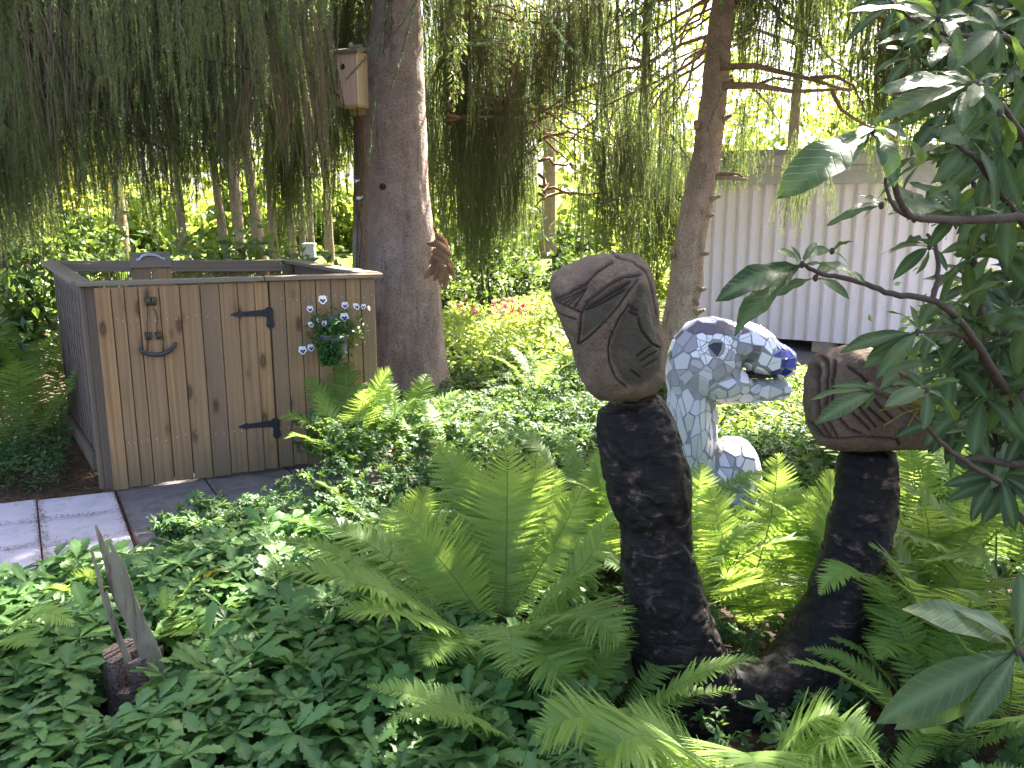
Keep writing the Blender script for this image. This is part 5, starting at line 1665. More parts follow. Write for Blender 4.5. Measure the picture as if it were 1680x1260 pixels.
# sprays hanging in front of the shed
for cx, y0, y1, n in ((1310, 300, 400, 16), (1345, 300, 375, 9), (1395, 250, 288, 8), (1435, 250, 292, 10), (1225, 262, 325, 16), (1200, 262, 318, 12), (1245, 262, 305, 8), (1460, 300, 360, 10), (1560, 320, 372, 9), (1640, 300, 360, 8), (1180, 300, 345, 10)):
    for i in range(n):
        p = P(cx + R.gauss(0, 12), y0 - R.uniform(0, 90), 7.4 + R.uniform(-0.2, 0.2)); e = P(cx, y1 - R.uniform(0, 40), 7.4)
        cr.strand(p, p[2] - e[2], 'X')
canopy(cr, STX, 3.5, 9.5, 3.7, 0.4, 90, 17)
canopy(cr, STX, 3.5, 5.2, 4.2, 3.2, 34, 15, (-2.1, -0.7))  # extra unseen limbs on the near side, added to shade the front ferns
build_limbs(cr, slim, M['limb'])
build_strands('crown', cr, M['needle'], slim, M['twig'], SUN_GAPS)

# ---- the dark spruce at the far left whose curtain hangs over the enclosure
lt = P(20, 400, 8.2)
left = empty('weeping_spruce', (lt[0], lt[1], 0), 'dark weeping spruce at the left edge, its curtain hanging over the enclosure', 'spruce tree', 'weeping spruces')
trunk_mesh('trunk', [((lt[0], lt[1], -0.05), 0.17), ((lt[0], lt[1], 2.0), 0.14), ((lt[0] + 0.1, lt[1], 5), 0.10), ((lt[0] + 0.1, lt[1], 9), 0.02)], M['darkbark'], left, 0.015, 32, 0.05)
cr = Crown()
ltab = [(-100, 430), (0, 425), (50, 405), (80, 330), (130, 300), (165, 385), (230, 390), (290, 330), (330, 310), (380, 335), (420, 275), (470, 265), (520, 330), (560, 410), (600, 380)]
zone(cr, (lt[0], 6.9), 40, (-40, 530), (5.2, 7.6), (1.9, 3.6), ltab, 48, 30, lmax=1.8, bare=0.25)
zone(cr, (-3.0, 4.6), 14, (-40, 540), (3.3, 5.0), (2.45, 3.1), [(a, b * 0.62) for a, b in ltab], 60, 4, lmax=1.3, bare=0.25, limb_r=0.012)
zone(cr, (-2.2, 6.6), 20, (40, 545), (5.4, 6.9), (2.2, 3.4), [(a, b - 60) for a, b in ltab], 55, 18, lmax=1.2, bare=0.25)
for i in range(260):     # bare reddish twigs, dense towards the upper left and beside the nest box
    if R.random() < 0.5: px, t0 = R.uniform(-30, 200), R.uniform(-80, 60)
    else: px, t0 = R.uniform(370, 530), R.uniform(-80, 120)
    y = R.uniform(5.3, 6.4)
    cr.strand(P(px, t0, y), R.uniform(0.35, 0.95), 'C')
for i in range(230):     # foot of the dark curtain round the trunk
    p = P(R.uniform(-60, 70), R.uniform(40, 200), R.uniform(6.6, 7.6))
    cr.strand(p, R.uniform(0.7, 1.5), 'X')
canopy(cr, (lt[0], 7.0), 3.6, 10.0, 3.4, 0.4, 66, 15)
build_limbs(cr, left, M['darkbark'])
build_strands('crown', cr, M['needle_shaded'], left, M['twig'], SUN_GAPS)

# ---- background trees
def leaf_quads(C, size, up_bias=0.6, aspect=0.6):
    n = len(C)
    nn = rng.normal(size=(n, 3)); nn[:, 2] += up_bias
    nn /= np.linalg.norm(nn, axis=1, keepdims=True)
    d = np.cross(nn, rng.normal(size=(n, 3))); d /= np.maximum(np.linalg.norm(d, axis=1, keepdims=True), 1e-9)
    s_ = np.cross(nn, d)
    L = rng.uniform(size[0], size[1], n)[:, None]
    V = np.stack([C - d * L / 2, C + s_ * L * aspect / 2, C + d * L / 2 - nn * L * 0.15, C - s_ * L * aspect / 2], 1).reshape(-1, 3)
    return V, np.arange(n * 4).reshape(-1, 4), np.repeat(rng.random(n), 4)

def clumped(n, c, rad, nclump, cr_):
    c = np.asarray(c, float); rad = np.asarray(rad, float)
    cl = rng.normal(size=(nclump, 3)); cl /= np.linalg.norm(cl, axis=1, keepdims=True)
    cl = c + cl * rad * (rng.random((nclump, 1)) ** 0.4)
    i = rng.integers(0, nclump, n)
    return cl[i] + rng.normal(size=(n, 3)) * cr_ * rng.uniform(0.5, 1.3, nclump)[i][:, None]

def back_tree(px, y, wpx, label, crown_z=(1.2, 9.0), crown_r=1.6, n=2600, size=(0.10, 0.2), mat='broad', lean=0.0, bark='slimbark'):
    g = P(px, 400, y); g[2] = 0
    r = wpx / 2 * y / FPX
    o = empty('slim_tree', g, label, 'tree', 'trees beyond the garden')
    h = crown_z[1]
    trunk_mesh('trunk', [(g + (0, 0, -0.05), r * 1.25), (g + (lean * 0.2, 0, 1.5), r), (g + (lean * 0.6, 0, h * 0.5), r * 0.8), (g + (lean, 0, h), r * 0.25)], M[bark], o, 0.02, 14, 0.15, scale=4)
    for i in range(4):
        z = R.uniform(crown_z[0] + 0.4, h * 0.7); a = R.uniform(0, 6.28)
        c = g + (lean * z / h, 0, z)
        e = c + (math.cos(a) * crown_r * 0.7, math.sin(a) * crown_r * 0.7, R.uniform(0.2, 0.9))
        MB().tube([c, (c + e) / 2 + (0, 0, 0.1), e], [r * 0.4, r * 0.25, r * 0.1], 6).build('branch', M[bark], o)
    C = clumped(n, g + (lean, 0, (crown_z[0] + h) / 2 + 0.6), (crown_r, crown_r, (h - crown_z[0]) / 2), 60, 0.30)
    v, q, a = leaf_quads(C[C[:, 2] > 0.3], size)
    tag(mesh_np('crown', v, q, M[mat], o, {'var': a}), kind='stuff')
for a in ((300, 17, 13, 'slim trunk farthest left of the row of thin trees beyond the enclosure'),
          (372, 18, 13, 'slim leaning trunk above the lid handle, second in the row beyond the enclosure', (1.8, 8.5), 1.6, 2600, (0.1, 0.2), 'broad', -0.5),
          (398, 15, 17, 'thicker pale trunk left of the crossing pair beyond the enclosure', (2.0, 9.5), 1.7, 2600, (0.1, 0.2), 'broad', -0.35),
          (431, 16, 17, 'broad leaning trunk in the middle of the row beyond the enclosure', (2.2, 9.5), 1.7, 2600, (0.1, 0.2), 'broad', -0.6),
          (449, 19, 14, 'greyer trunk just right of the broad leaning one beyond the enclosure', (1.6, 9.5), 1.8, 2600),
          (480, 22, 11, 'thin straight trunk second to the left of the cable cabinet', (1.4, 10), 1.9, 2800),
          (496, 18, 9, 'very thin reddish trunk just left of the cable cabinet', (2.0, 8), 1.5, 2000),
          (510, 20, 11, 'thin reddish trunk rising behind the cable cabinet', (1.8, 9), 1.7, 2400),
          (540, 24, 13, 'leafy tree between the cable cabinet and the stout trunk', (1.0, 9), 2.2, 3000)):
    back_tree(*a)
for a in ((760, 22, 20, 'bright sunlit tree seen just right of the cone bunch', (1.6, 10), 2.6, 4200), (900, 26, 22, 'tall sunlit tree behind the left carved stone', (1.8, 11), 3.0, 4600),
          (1050, 20, 18, 'sunlit tree behind the slimmer leaning spruce', (1.6, 9), 2.2, 3600), (1290, 19, 18, 'sunlit tree rising behind the left end of the shed roof', (2.2, 9), 2.4, 3800),
          (1450, 18, 20, 'sunlit tree rising behind the middle of the shed roof', (2.4, 8.5), 2.4, 3600), (1640, 17, 20, 'sunlit tree rising behind the right end of the shed roof', (2.2, 9), 2.4, 3600),
          (200, 24, 20, 'sunlit tree far behind the left spruce curtain', (1.4, 9), 2.4, 3600), (100, 14, 14, 'yellow leaved tree glowing at the left edge', (0.9, 4.2), 1.3, 2600, (0.08, 0.16), 'yellow')):
    back_tree(*a)
# far wood: one mass
C = []
for i in range(46):
    x = -34 + i * 1.55 + R.uniform(-0.6, 0.6); y = R.uniform(34, 46); h = R.uniform(4, 9)
    if R.random() < 0.25: h *= 0.5
    C.append(clumped(520, (x, y, h * 0.52), (1.9, 1.6, h * 0.5), 16, 0.5))
for i in range(40):
    C.append(clumped(420, (-26 + i * 1.3 + R.uniform(-.4, .4), R.uniform(27, 31), 1.0), (1.2, 0.8, R.uniform(0.8, 1.9)), 14, 0.35))
C = np.concatenate(C); C = C[C[:, 2] > 0.05]
v, q, a = leaf_quads(C, (0.3, 0.6))
tag(mesh_np('far_wood', v, q, M['broad'], attrs={'var': a}), kind='stuff')

# shrubs
def shrub(name, c, rad, n, size, mat, label, cat='shrub', stems=7, group=None, nclump=40, cl=0.12, aspect=0.45):
    c = np.asarray(c, float); rad = np.asarray(rad, float)
    o = empty(name, (c[0], c[1], 0), label, cat, group)
    C = clumped(n, c, rad, nclump, cl)
    C = C[C[:, 2] > 0.03]
    if len(C):
        keep = ~np.array([inside_enclosure(p) for p in C])
        C = C[keep]
    v, q, a = leaf_quads(C, size, 0.8, aspect)
    tag(mesh_np('foliage', v, q, M[mat], o, {'var': a}), kind='stuff')
    for i in range(stems):
        e = c + rng.normal(size=3) * rad * 0.45
        if inside_enclosure(e): continue
        b = np.array([c[0] + R.uniform(-.1, .1), c[1] + R.uniform(-.1, .1), 0])
        MB().tube([b, (b + e) / 2 + (0, 0, 0.1), e], [0.018, 0.012, 0.004], 6).build('stem', M['rtwig'], o)
    return o
def inside_enclosure(p):
    d = np.array([p[0], p[1], 0]) - FL
    den = eu[0] * ev[1] - eu[1] * ev[0]
    s_ = (d[0] * ev[1] - d[1] * ev[0]) / den; v_ = (eu[0] * d[1] - eu[1] * d[0]) / den
    return -0.08 < s_ < EL + 0.05 and -0.08 < v_ < EV + 0.08 and p[2] < 1.3
shrub('rhododendron_bush', (-3.55, 7.0, 0.85), (1.0, 0.55, 0.62), 2600, (0.08, 0.14), 'rhodo_far', 'rhododendron bush behind the back left corner of the enclosure', 'bush', group='rhododendron bushes behind the enclosure')
shrub('rhododendron_bush', (-2.35, 7.3, 0.80), (0.75, 0.45, 0.58), 1900, (0.08, 0.14), 'rhodo_far', 'rhododendron bush showing above the middle of the enclosure back rim', 'bush', group='rhododendron bushes behind the enclosure')
shrub('rhododendron_bush', (-3.75, 5.5, 0.7), (0.42, 0.6, 0.62), 1700, (0.07, 0.13), 'rhodo_far', 'pale leaved bush against the left side of the enclosure', 'bush', group='rhododendron bushes behind the enclosure')
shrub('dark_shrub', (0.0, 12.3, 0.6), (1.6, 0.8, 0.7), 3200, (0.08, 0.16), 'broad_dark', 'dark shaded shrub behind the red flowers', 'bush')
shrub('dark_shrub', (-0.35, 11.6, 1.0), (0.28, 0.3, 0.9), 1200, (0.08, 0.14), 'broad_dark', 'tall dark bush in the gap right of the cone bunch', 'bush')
shrub('dark_shrub', (1.9, 11.2, 0.9), (0.5, 0.5, 0.9), 1800, (0.08, 0.15), 'broad', 'green bush between the left stone and the slimmer spruce', 'bush')
shrub('dark_shrub', (-1.9, 13.5, 0.45), (1.2, 0.8, 0.5), 2200, (0.08, 0.15), 'broad', 'low sunlit bush beyond the stout trunk', 'bush')
shrub('dark_shrub', (3.0, 5.2, 0.55), (0.55, 0.5, 0.55), 2200, (0.05, 0.10), 'rhodo_far', 'leafy bush behind the rhododendron at the right edge', 'bush')
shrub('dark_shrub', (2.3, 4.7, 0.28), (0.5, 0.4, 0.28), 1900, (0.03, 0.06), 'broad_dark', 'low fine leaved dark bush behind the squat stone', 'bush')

# ================================================================== FERNS
def frond_geom(P0, P1, P2, P3, width, side=None, pairs=40, lobes=8, curl=0.0, seed=0):
    """cubic curve, pinnae both sides with lobed edges. Returns V, quads, var, rib"""
    rg = np.random.default_rng(seed)
    n = int(pairs * 1.18)
    s = np.linspace(0.10, 0.99, n) ** 0.95
    def bez(t):
        t = t[:, None]
        return (1 - t) ** 3 * P0 + 3 * (1 - t) ** 2 * t * P1 + 3 * (1 - t) * t * t * P2 + t ** 3 * P3
    def tan(t):
        t = t[:, None]
        d = 3 * (1 - t) ** 2 * (P1 - P0) + 6 * (1 - t) * t * (P2 - P1) + 3 * t * t * (P3 - P2)
        return d / np.maximum(np.linalg.norm(d, axis=1, keepdims=True), 1e-9)
    L = np.linalg.norm(P3 - P0)
    C, T = bez(s), tan(s)
    if side is None:
        A = P3 - P0; A = np.array([A[0], A[1], 0.0])
        side = np.cross(A, up) if np.linalg.norm(A) > 0.05 else np.array([1.0, 0, 0])
    side = nrm(side)
    S = side[None] - T * (T @ side)[:, None]; S /= np.linalg.norm(S, axis=1, keepdims=True)
    Nn = np.cross(S, T)
    Nn *= np.where(Nn[:, 2:3].mean() < 0, -1, 1)
    prof = np.where(s < 0.55, 0.16 + 0.84 * (s / 0.55) ** 1.1, np.clip((1 - s) / 0.45, 0, 1) ** 0.62)
    # template pinna: rows of lobes
    K = lobes
    tt = np.linspace(0, 1, K + 1)
    hw = lambda t: 0.055 * (1 - t ** 2.2) * (0.75 + 0.25 * np.minimum(1, t * 6)) + 0.004
    tv, tq = [], []
    for i in range(K + 1): tv.append((tt[i], 0.0, 0.0))
    for sg in (1, -1):
        for i in range(K):
            a, b = tt[i], tt[i + 1]
            o_ = len(tv)
            tv += [(a + (b - a) * 0.30, sg * hw(a), 0.012), (a + (b - a) * 1.12, sg * hw(b) * 0.94, 0.008)]
            tq.append((i, o_, o_ + 1, i + 1) if sg > 0 else (i + 1, o_ + 1, o_, i))
    tv = np.array(tv); tq = np.array(tq)
    Vs, Qs, va, ri = [], [], [], []
    off = 0
    for sg in (1, -1):
        ang = np.radians(14 + 34 * np.clip((s - 0.5) / 0.5, 0, 1) ** 2 - 16 * np.clip((0.35 - s) / 0.35, 0, 1)) + rg.normal(0, 0.05, n)
        dirn = S * sg * np.cos(ang)[:, None] + T * np.sin(ang)[:, None] + Nn * (0.12 + curl + rg.normal(0, 0.07, n))[:, None]
        dirn /= np.linalg.norm(dirn, axis=1, keepdims=True)
        e = T - dirn * np.sum(T * dirn, 1, keepdims=True); e /= np.linalg.norm(e, axis=1, keepdims=True)
        nn = np.cross(dirn, e) * sg
        tw = rg.normal(-0.25, 0.16, n)[:, None]
        e2 = e * np.cos(tw) + nn * np.sin(tw); n2 = nn * np.cos(tw) - e * np.sin(tw)
        ln = (prof * width * (1 + rg.normal(0, 0.05, n)))
        sp_ = L * 0.9 / n
        wd = np.clip(sp_ / 0.11 * 1.22, 0.0, None) * np.clip(prof * 1.4, 0.5, 1.0)
        dp = rg.uniform(0.04, 0.22, n)
        fw = rg.normal(0.05, 0.06, n)
        x = tv[:, 0]
        Vp = (C[:, None] + dirn[:, None] * (x[None, :, None] * ln[:, None, None]) + e2[:, None] * ((tv[:, 1])[None, :, None] * wd[:, None, None] / 0.055 * 0.055 * 1.0)
              + n2[:, None] * ((tv[:, 2] * 0.35)[None, :, None] * wd[:, None, None]) - Nn[:, None] * ((x ** 2)[None, :, None] * (dp * ln)[:, None, None]) + T[:, None] * ((x ** 2)[None, :, None] * (fw * ln)[:, None, None]))
        m = len(tv)
        Vs.append(Vp.reshape(-1, 3))
        Qs.append((tq[None] + (np.arange(n) * m)[:, None, None]).reshape(-1, 4) + off)
        off += n * m
        va.append(np.repeat(rg.random(n) * 0.5 + rg.random() * 0.4, m)); ri.append(np.tile((tv[:, 1] == 0) * 0.35, n))
    us = np.linspace(0, 1, 14)
    rv, rq, _ = ring_tube(bez(us), np.linspace(0.0042, 0.0009, 14) * (L / 0.9 + 0.2), 4, False)
    Vs.append(rv); Qs.append(rq + off); va.append(np.full(len(rv), 0.7)); ri.append(np.ones(len(rv)))
    return np.concatenate(Vs), np.concatenate(Qs), np.concatenate(va), np.concatenate(ri)

_fs = [0]
def frond(parent, base, tip, rise=0.25, width=None, side=None, pairs=40, lobes=8, curl=0.0, droop=0.0, mid=None):
    base, tip = np.asarray(base, float), np.asarray(tip, float)
    L = np.linalg.norm(tip - base)
    d = tip - base
    if mid is None:
        p1 = base + d * 0.33 + up * L * rise
        p2 = base + d * 0.72 + up * L * (rise * 0.9 + droop)
    else:
        mid = np.asarray(mid, float)
        p1 = base + (mid - base) * 0.75 + up * L * rise * 0.3
        p2 = mid + (tip - base) * 0.16 + up * L * rise * 0.2
    _fs[0] += 1
    v, q, va, ri = frond_geom(base, p1, p2, tip, (width or L * 0.17) * 1.22, side, pairs, lobes, curl, _fs[0])
    return mesh_np('frond', v, q, M['fern'], parent, {'var': va, 'rib': ri})

FG = 'ostrich ferns among the sculptures'
def fern(pos, label, n=7, L=0.75, elev=(48, 72), az0=None, spread=2 * math.pi, pairs=36, lobes=6, group=FG):
    o = empty('fern', pos, label, 'fern', group)
    a0 = R.uniform(0, 6.28) if az0 is None else az0
    for i in range(n):
        a = a0 + spread * (i + R.uniform(-0.3, 0.3)) / n - (spread / 2 if az0 is not None else 0)
        el = math.radians(R.uniform(*elev)); l = L * R.uniform(0.75, 1.12)
        h = np.array([math.cos(a), math.sin(a), 0])
        b = np.asarray(pos) + h * 0.03 + up * 0.02
        p1 = b + h * l * 0.28 * math.cos(el) + up * l * 0.48 * math.sin(el)
        p2 = b + h * l * 0.72 * math.cos(el) * 1.1 + up * l * 0.92 * math.sin(el)
        p3 = b + h * l * 1.12 * math.cos(el) * 1.12 + up * l * R.uniform(0.82, 1.02) * math.sin(el)
        _fs[0] += 1
        v, q, va, ri = frond_geom(b, p1, p2, p3, l * R.uniform(0.15, 0.19), np.cross(h, up) + np.array([0, 0, R.gauss(0, 0.12)]), pairs, lobes, R.uniform(-0.05, 0.12), _fs[0])
        mesh_np('frond', v, q, M['fern'], o, {'var': va, 'rib': ri})
    return o

# the main fern, frond by frond
mf = G(822, 1098); mf = P(822, 1098, 2.75) * (1, 1, 0) + (0, 0, 0.06)
m0 = empty('fern', mf, 'large central fern with broad upright fronds left of the charred log', 'fern', FG)
X = np.array([1.0, 0, 0])
B = lambda dx=0.0, dy=0.0: mf + np.array([dx, dy, 0])
frond(m0, B(-0.06, -.02), P(427, 936, 2.45), 0.16, 0.125, mid=P(640, 968, 2.45), pairs=46, lobes=9)
frond(m0, B(-0.05, .02), P(432, 884, 2.75), 0.10, 0.105, mid=P(600, 925, 2.7), pairs=46)
frond(m0, B(-0.05, .04), P(512, 850, 2.9), 0.08, 0.12, mid=P(640, 912, 2.85), pairs=44)
frond(m0, B(-0.02, .05), P(648, 825, 2.85), 0.08, 0.14, side=X, mid=P(742, 930, 2.85), pairs=46, lobes=9)
frond(m0, B(0.01, .06), P(833, 730, 2.85), 0.0, 0.155, side=X, mid=P(832, 880, 2.95), pairs=50, lobes=9)
frond(m0, B(0.04, .12), P(720, 733, 3.15), 0.0, 0.12, side=X, mid=P(775, 830, 3.1), pairs=40)
frond(m0, B(0.06, .05), P(1008, 840, 2.75), 0.02, 0.12, side=(0.35, -0.9, 0.1), mid=P(950, 950, 2.7), pairs=44)
frond(m0, B(0.05, -.03), P(1016, 1052, 2.25), 0.30, 0.15, mid=P(930, 1005, 2.35), pairs=44, lobes=9)
frond(m0, B(0.10, .10), P(915, 770, 3.1), 0.0, 0.12, side=X, mid=P(885, 890, 3.05), pairs=42)
frond(m0, B(0.0, -.06), P(700, 1090, 2.3), 0.25, 0.11, pairs=40)
frond(m0, B(0.02, -.06), P(840, 1110, 2.2), 0.35, 0.11, pairs=36)
for a, b, y, w_, sd_, md in ((560, 1000, 2.35, .11, None, (680, 1010)), (770, 760, 3.05, .13, X, (800, 880)), (680, 870, 2.75, .13, X, (755, 960)), (880, 745, 3.0, .13, X, (862, 880)), (955, 800, 2.95, .12, X, (900, 920)), (600, 870, 2.95, .12, None, (690, 925)), (930, 1120, 2.25, .13, None, (880, 1060)), (985, 930, 2.6, .12, None, (900, 980))):
    frond(m0, B(R.uniform(-.05, .08), R.uniform(-.04, .08)), P(a, b, y), 0.06, w_, side=sd_, mid=P(*md, y), pairs=44, lobes=8)
# its lit companion behind, at the left
p = G(665, 930) ; o = empty('fern', p, 'fern with a sunlit arching tip between the leafy mound and the central fern', 'fern', FG)
frond(o, p, P(519, 790, 3.35), 0.12, 0.10, mid=P(590, 838, 3.4)); frond(o, p, P(700, 800, 3.6), 0.05, 0.10, side=X); frond(o, p + (0.05, 0, 0), P(640, 835, 3.3), 0.1, 0.09)
# ferns between and behind the two log arms
p = P(1010, 905, 3.5) * (1, 1, 0); o = empty('fern', p, 'fern tucked just left of the charred log behind its left arm', 'fern', FG)
for a, b, y in ((975, 745, 3.7), (930, 745, 3.9), (1005, 780, 3.4), (890, 790, 3.8), (995, 850, 3.2)):
    frond(o, p, P(a, b, y), 0.03, 0.11, side=X)
p = P(1225, 1015, 3.0) * (1, 1, 0); o = empty('fern', p, 'fern fanning up in the fork of the charred log', 'fern', FG)
for a, b, y, m_ in ((1275, 745, 3.1, (1265, 880)), (1165, 800, 3.1, (1190, 900)), (1205, 850, 3.3, (1215, 920)), (1335, 800, 3.1, (1300, 900)), (1180, 950, 2.7, (1215, 960)), (1290, 960, 2.7, None)):
    frond(o, p + (R.uniform(-.05, .05), 0, 0), P(a, b, y), 0.02, 0.125, side=X, mid=P(*m_, y) if m_ else None, pairs=42, lobes=8)
p = P(1345, 985, 3.05) * (1, 1, 0); o = empty('fern', p, 'fern with a drooping edge-on frond against the right log arm', 'fern', FG)
for a, b, y, m_, s_ in ((1362, 772, 2.85, (1362, 880), (0.3, -1, 0)), (1390, 770, 2.95, (1360, 900), X), (1310, 850, 3.0, (1330, 920), X), (1300, 790, 3.4, None, X), (1420, 830, 3.3, None, X)):
    frond(o, p, P(a, b, y), 0.02, 0.11, side=s_, mid=P(*m_, y) if m_ else None)
p = P(1130, 930, 3.3) * (1, 1, 0); o = empty('fern', p, 'fern showing right of the left log arm below the creature', 'fern', FG)
for a, b, y in ((1150, 760, 3.4), (1185, 830, 3.2), (1120, 800, 3.5), (1210, 900, 3.0)):
    frond(o, p, P(a, b, y), 0.04, 0.11, side=X)
# right hand side
for (a, b, y), lab, n, L in (((1530, 960, 3.2), 'fern right of the right log arm under the squat stone', 8, 0.75), ((1640, 930, 3.4), 'fern at the right edge below the rhododendron twigs', 7, 0.8),
                     ((1560, 1090, 2.55), 'dark fern behind the low rhododendron leaves', 8, 0.62), ((1660, 1160, 2.3), 'shaded fern in the bottom right corner', 7, 0.6),
                     ((1520, 1190, 2.35), 'dark fern at the foot of the right log arm', 7, 0.42), ((1490, 870, 3.9), 'paler fern behind the right log arm', 7, 0.7), ((1600, 830, 4.2), 'farthest fern at the right beside the fine leaved bush', 6, 0.65)):
    fern(P(a, b, y) * (1, 1, 0), lab, n, L)
p = P(1520, 1000, 2.6) * (1, 1, 0); o = empty('fern', p, 'fern sending one pale frond across the right log arm', 'fern', FG)
frond(o, p, P(1345, 975, 2.35), 0.2, 0.085, mid=P(1430, 925, 2.4)); frond(o, p, P(1440, 1080, 2.3), 0.3, 0.09); frond(o, p, P(1600, 900, 2.7), 0.1, 0.1); frond(o, p, P(1620, 1010, 2.4), 0.25, 0.1)
# bottom: fern in front of the log with the patch of sun
p = P(1215, 1252, 1.95) * (1, 1, 0) + (0, 0, 0.03); o = empty('fern', p, 'low fern spreading in front of the charred log with a patch of sun', 'fern', FG)
for a, b, y, r_, m_ in ((880, 1215, 1.75, 0.12, (1010, 1162)), (985, 1262, 1.55, 0.2, (1080, 1195)), (1090, 1290, 1.5, 0.2, None), (1375, 1175, 1.85, 0.05, (1300, 1190)), (1440, 1235, 1.75, 0.2, (1350, 1200)), (1420, 1280, 1.6, 0.2, None), (1250, 1300, 1.5, 0.3, None), (1040, 1170, 1.95, 0.1, None)):
    frond(o, p + (R.uniform(-.05, .05), 0, 0), P(a, b, y), r_, 0.13, mid=P(*m_, y) if m_ else None, pairs=46, lobes=10)
p = P(900, 1190, 2.15) * (1, 1, 0); fern(p, 'dark low fern below the central fern', 8, 0.5, (28, 55))
p = P(1000, 1140, 2.3) * (1, 1, 0); fern(p, 'shaded fern at the left foot of the charred log', 7, 0.45, (30, 60))
for (a, b, y), lab, n, L in (((1110, 1010, 3.0), 'fern peeping out right behind the left log arm', 7, 0.55),
                     ((1430, 1010, 3.0), 'fern just behind the elbow of the right log arm', 7, 0.62), ((1430, 1262, 1.9), 'lowest fern right of the sunlit one', 7, 0.38), ((1540, 1230, 2.2), 'shaded fern under the low rhododendron leaves', 8, 0.5),
                     ((1060, 900, 3.7), 'fern between the left log arm and the creature', 6, 0.6), ((1440, 790, 4.6), 'fern beyond the squat stone in the sunny cover', 6, 0.6), ((1700, 1020, 2.9), 'fern cut by the right edge above the low leaves', 7, 0.7)):
    fern(P(a, b, y) * (1, 1, 0), lab, n, L, (35, 65))
# by the enclosure
p = P(575, 760, 4.75) * (1, 1, 0) + (0, 0, 0.12); o = empty('fern', p, 'pale fern fanning out in front of the enclosure boards', 'fern', FG)
for a, b, y, m_ in ((462, 685, 4.6, (510, 690)), (475, 715, 4.4, (520, 722)), (500, 622, 4.9, (545, 665)), (565, 590, 5.1, None), (640, 608, 5.0, (610, 660)), (520, 645, 4.8, None), (680, 655, 4.8, None), (600, 640, 4.6, None)):
    frond(o, p, P(a, b, y), 0.06, 0.125, mid=P(*m_, y) if m_ else None, pairs=36, lobes=6)
p = P(660, 740, 5.0) * (1, 1, 0) + (0, 0, 0.15); o = empty('fern', p, 'sunlit fern at the foot of the stout spruce trunk', 'fern', FG)
for a, b, y in ((610, 600, 5.3), (700, 615, 5.3), (755, 640, 5.2), (790, 670, 5.0), (640, 640, 5.0), (590, 650, 4.9), (720, 690, 4.7)):
    frond(o, p, P(a, b, y), 0.08, 0.10, pairs=34, lobes=6)
fern(P(740, 760, 4.7) * (1, 1, 0) + (0, 0, 0.1), 'small fern in the ground cover right of the sunlit fern', 5, 0.45, (35, 60), pairs=28)
fern(P(880, 640, 6.4) * (1, 1, 0) + (0, 0, 0.15), 'small bright fern among the sunlit perennials', 6, 0.5, (40, 65), pairs=28)
fern(P(955, 830, 3.9) * (1, 1, 0) + (0, 0, 0.1), 'fern half hidden beyond the central fern', 6, 0.5, (45, 70), pairs=30)
# left edge
for (a, b, y), lab, n, L in (((30, 700, 5.2), 'tall fern between the left edge and the enclosure side', 8, 0.95), ((75, 660, 5.6), 'fern close against the wire netting side of the enclosure', 7, 0.8), ((-30, 620, 5.8), 'fern cut by the left edge of the view', 7, 0.9)):
    fern(P(a, b, y) * (1, 1, 0), lab, n, L)
p = P(130, 1010, 3.0) * (1, 1, 0) + (0, 0, 0.05); o = empty('fern', p, 'small fern poking out of the leaves left of the glass shards', 'fern', FG)
for a, b, y in ((120, 920, 3.1), (150, 935, 3.0), (165, 990, 2.9), (95, 960, 2.9)): frond(o, p, P(a, b, y), 0.05, 0.07, side=X, pairs=28, lobes=6)
p = P(250, 1035, 2.75) * (1, 1, 0) + (0, 0, 0.05); o = empty('fern', p, 'small fern poking out of the leaves right of the glass shards', 'fern', FG)
for a, b, y in ((335, 935, 2.75), (320, 1010, 2.55), (312, 1040, 2.5), (275, 965, 2.8)): frond(o, p, P(a, b, y), 0.12, 0.06, pairs=28, lobes=6)
p = P(-60, 1040, 2.6) * (1, 1, 0) + (0, 0, 0.05); o = empty('fern', p, 'pale fern frond reaching in from the left edge over the leaves', 'fern', FG)
frond(o, p, P(118, 1028, 2.55), 0.22, 0.085, mid=P(40, 1000, 2.6), pairs=34); frond(o, p, P(60, 1060, 2.4), 0.2, 0.07, pairs=30)

# ================================================================== LOW PLANTS
def cover_ok(x, y):
    p = np.array([x, y, 0.0])
    d = p - FL
    den = eu[0] * ev[1] - eu[1] * ev[0]
    s_ = (d[0] * ev[1] - d[1] * ev[0]) / den; v_ = (eu[0] * d[1] - eu[1] * d[0]) / den
    if -0.06 < s_ < EL + 0.03 and -0.05 < v_ < EV + 0.05: return False
    w_ = p[:2] - A0
    den = D1[0] * D2[1] - D1[1] * D2[0]
    a = (w_[0] * D2[1] - w_[1] * D2[0]) / den; b = (D1[0] * w_[1] - D1[1] * w_[0]) / den
    if -1.6 < a < 0.0 and -0.02 < b < 0.86: return False
    if 0 <= a < 0.98 and -0.85 < b < 0.70: return False
    return True

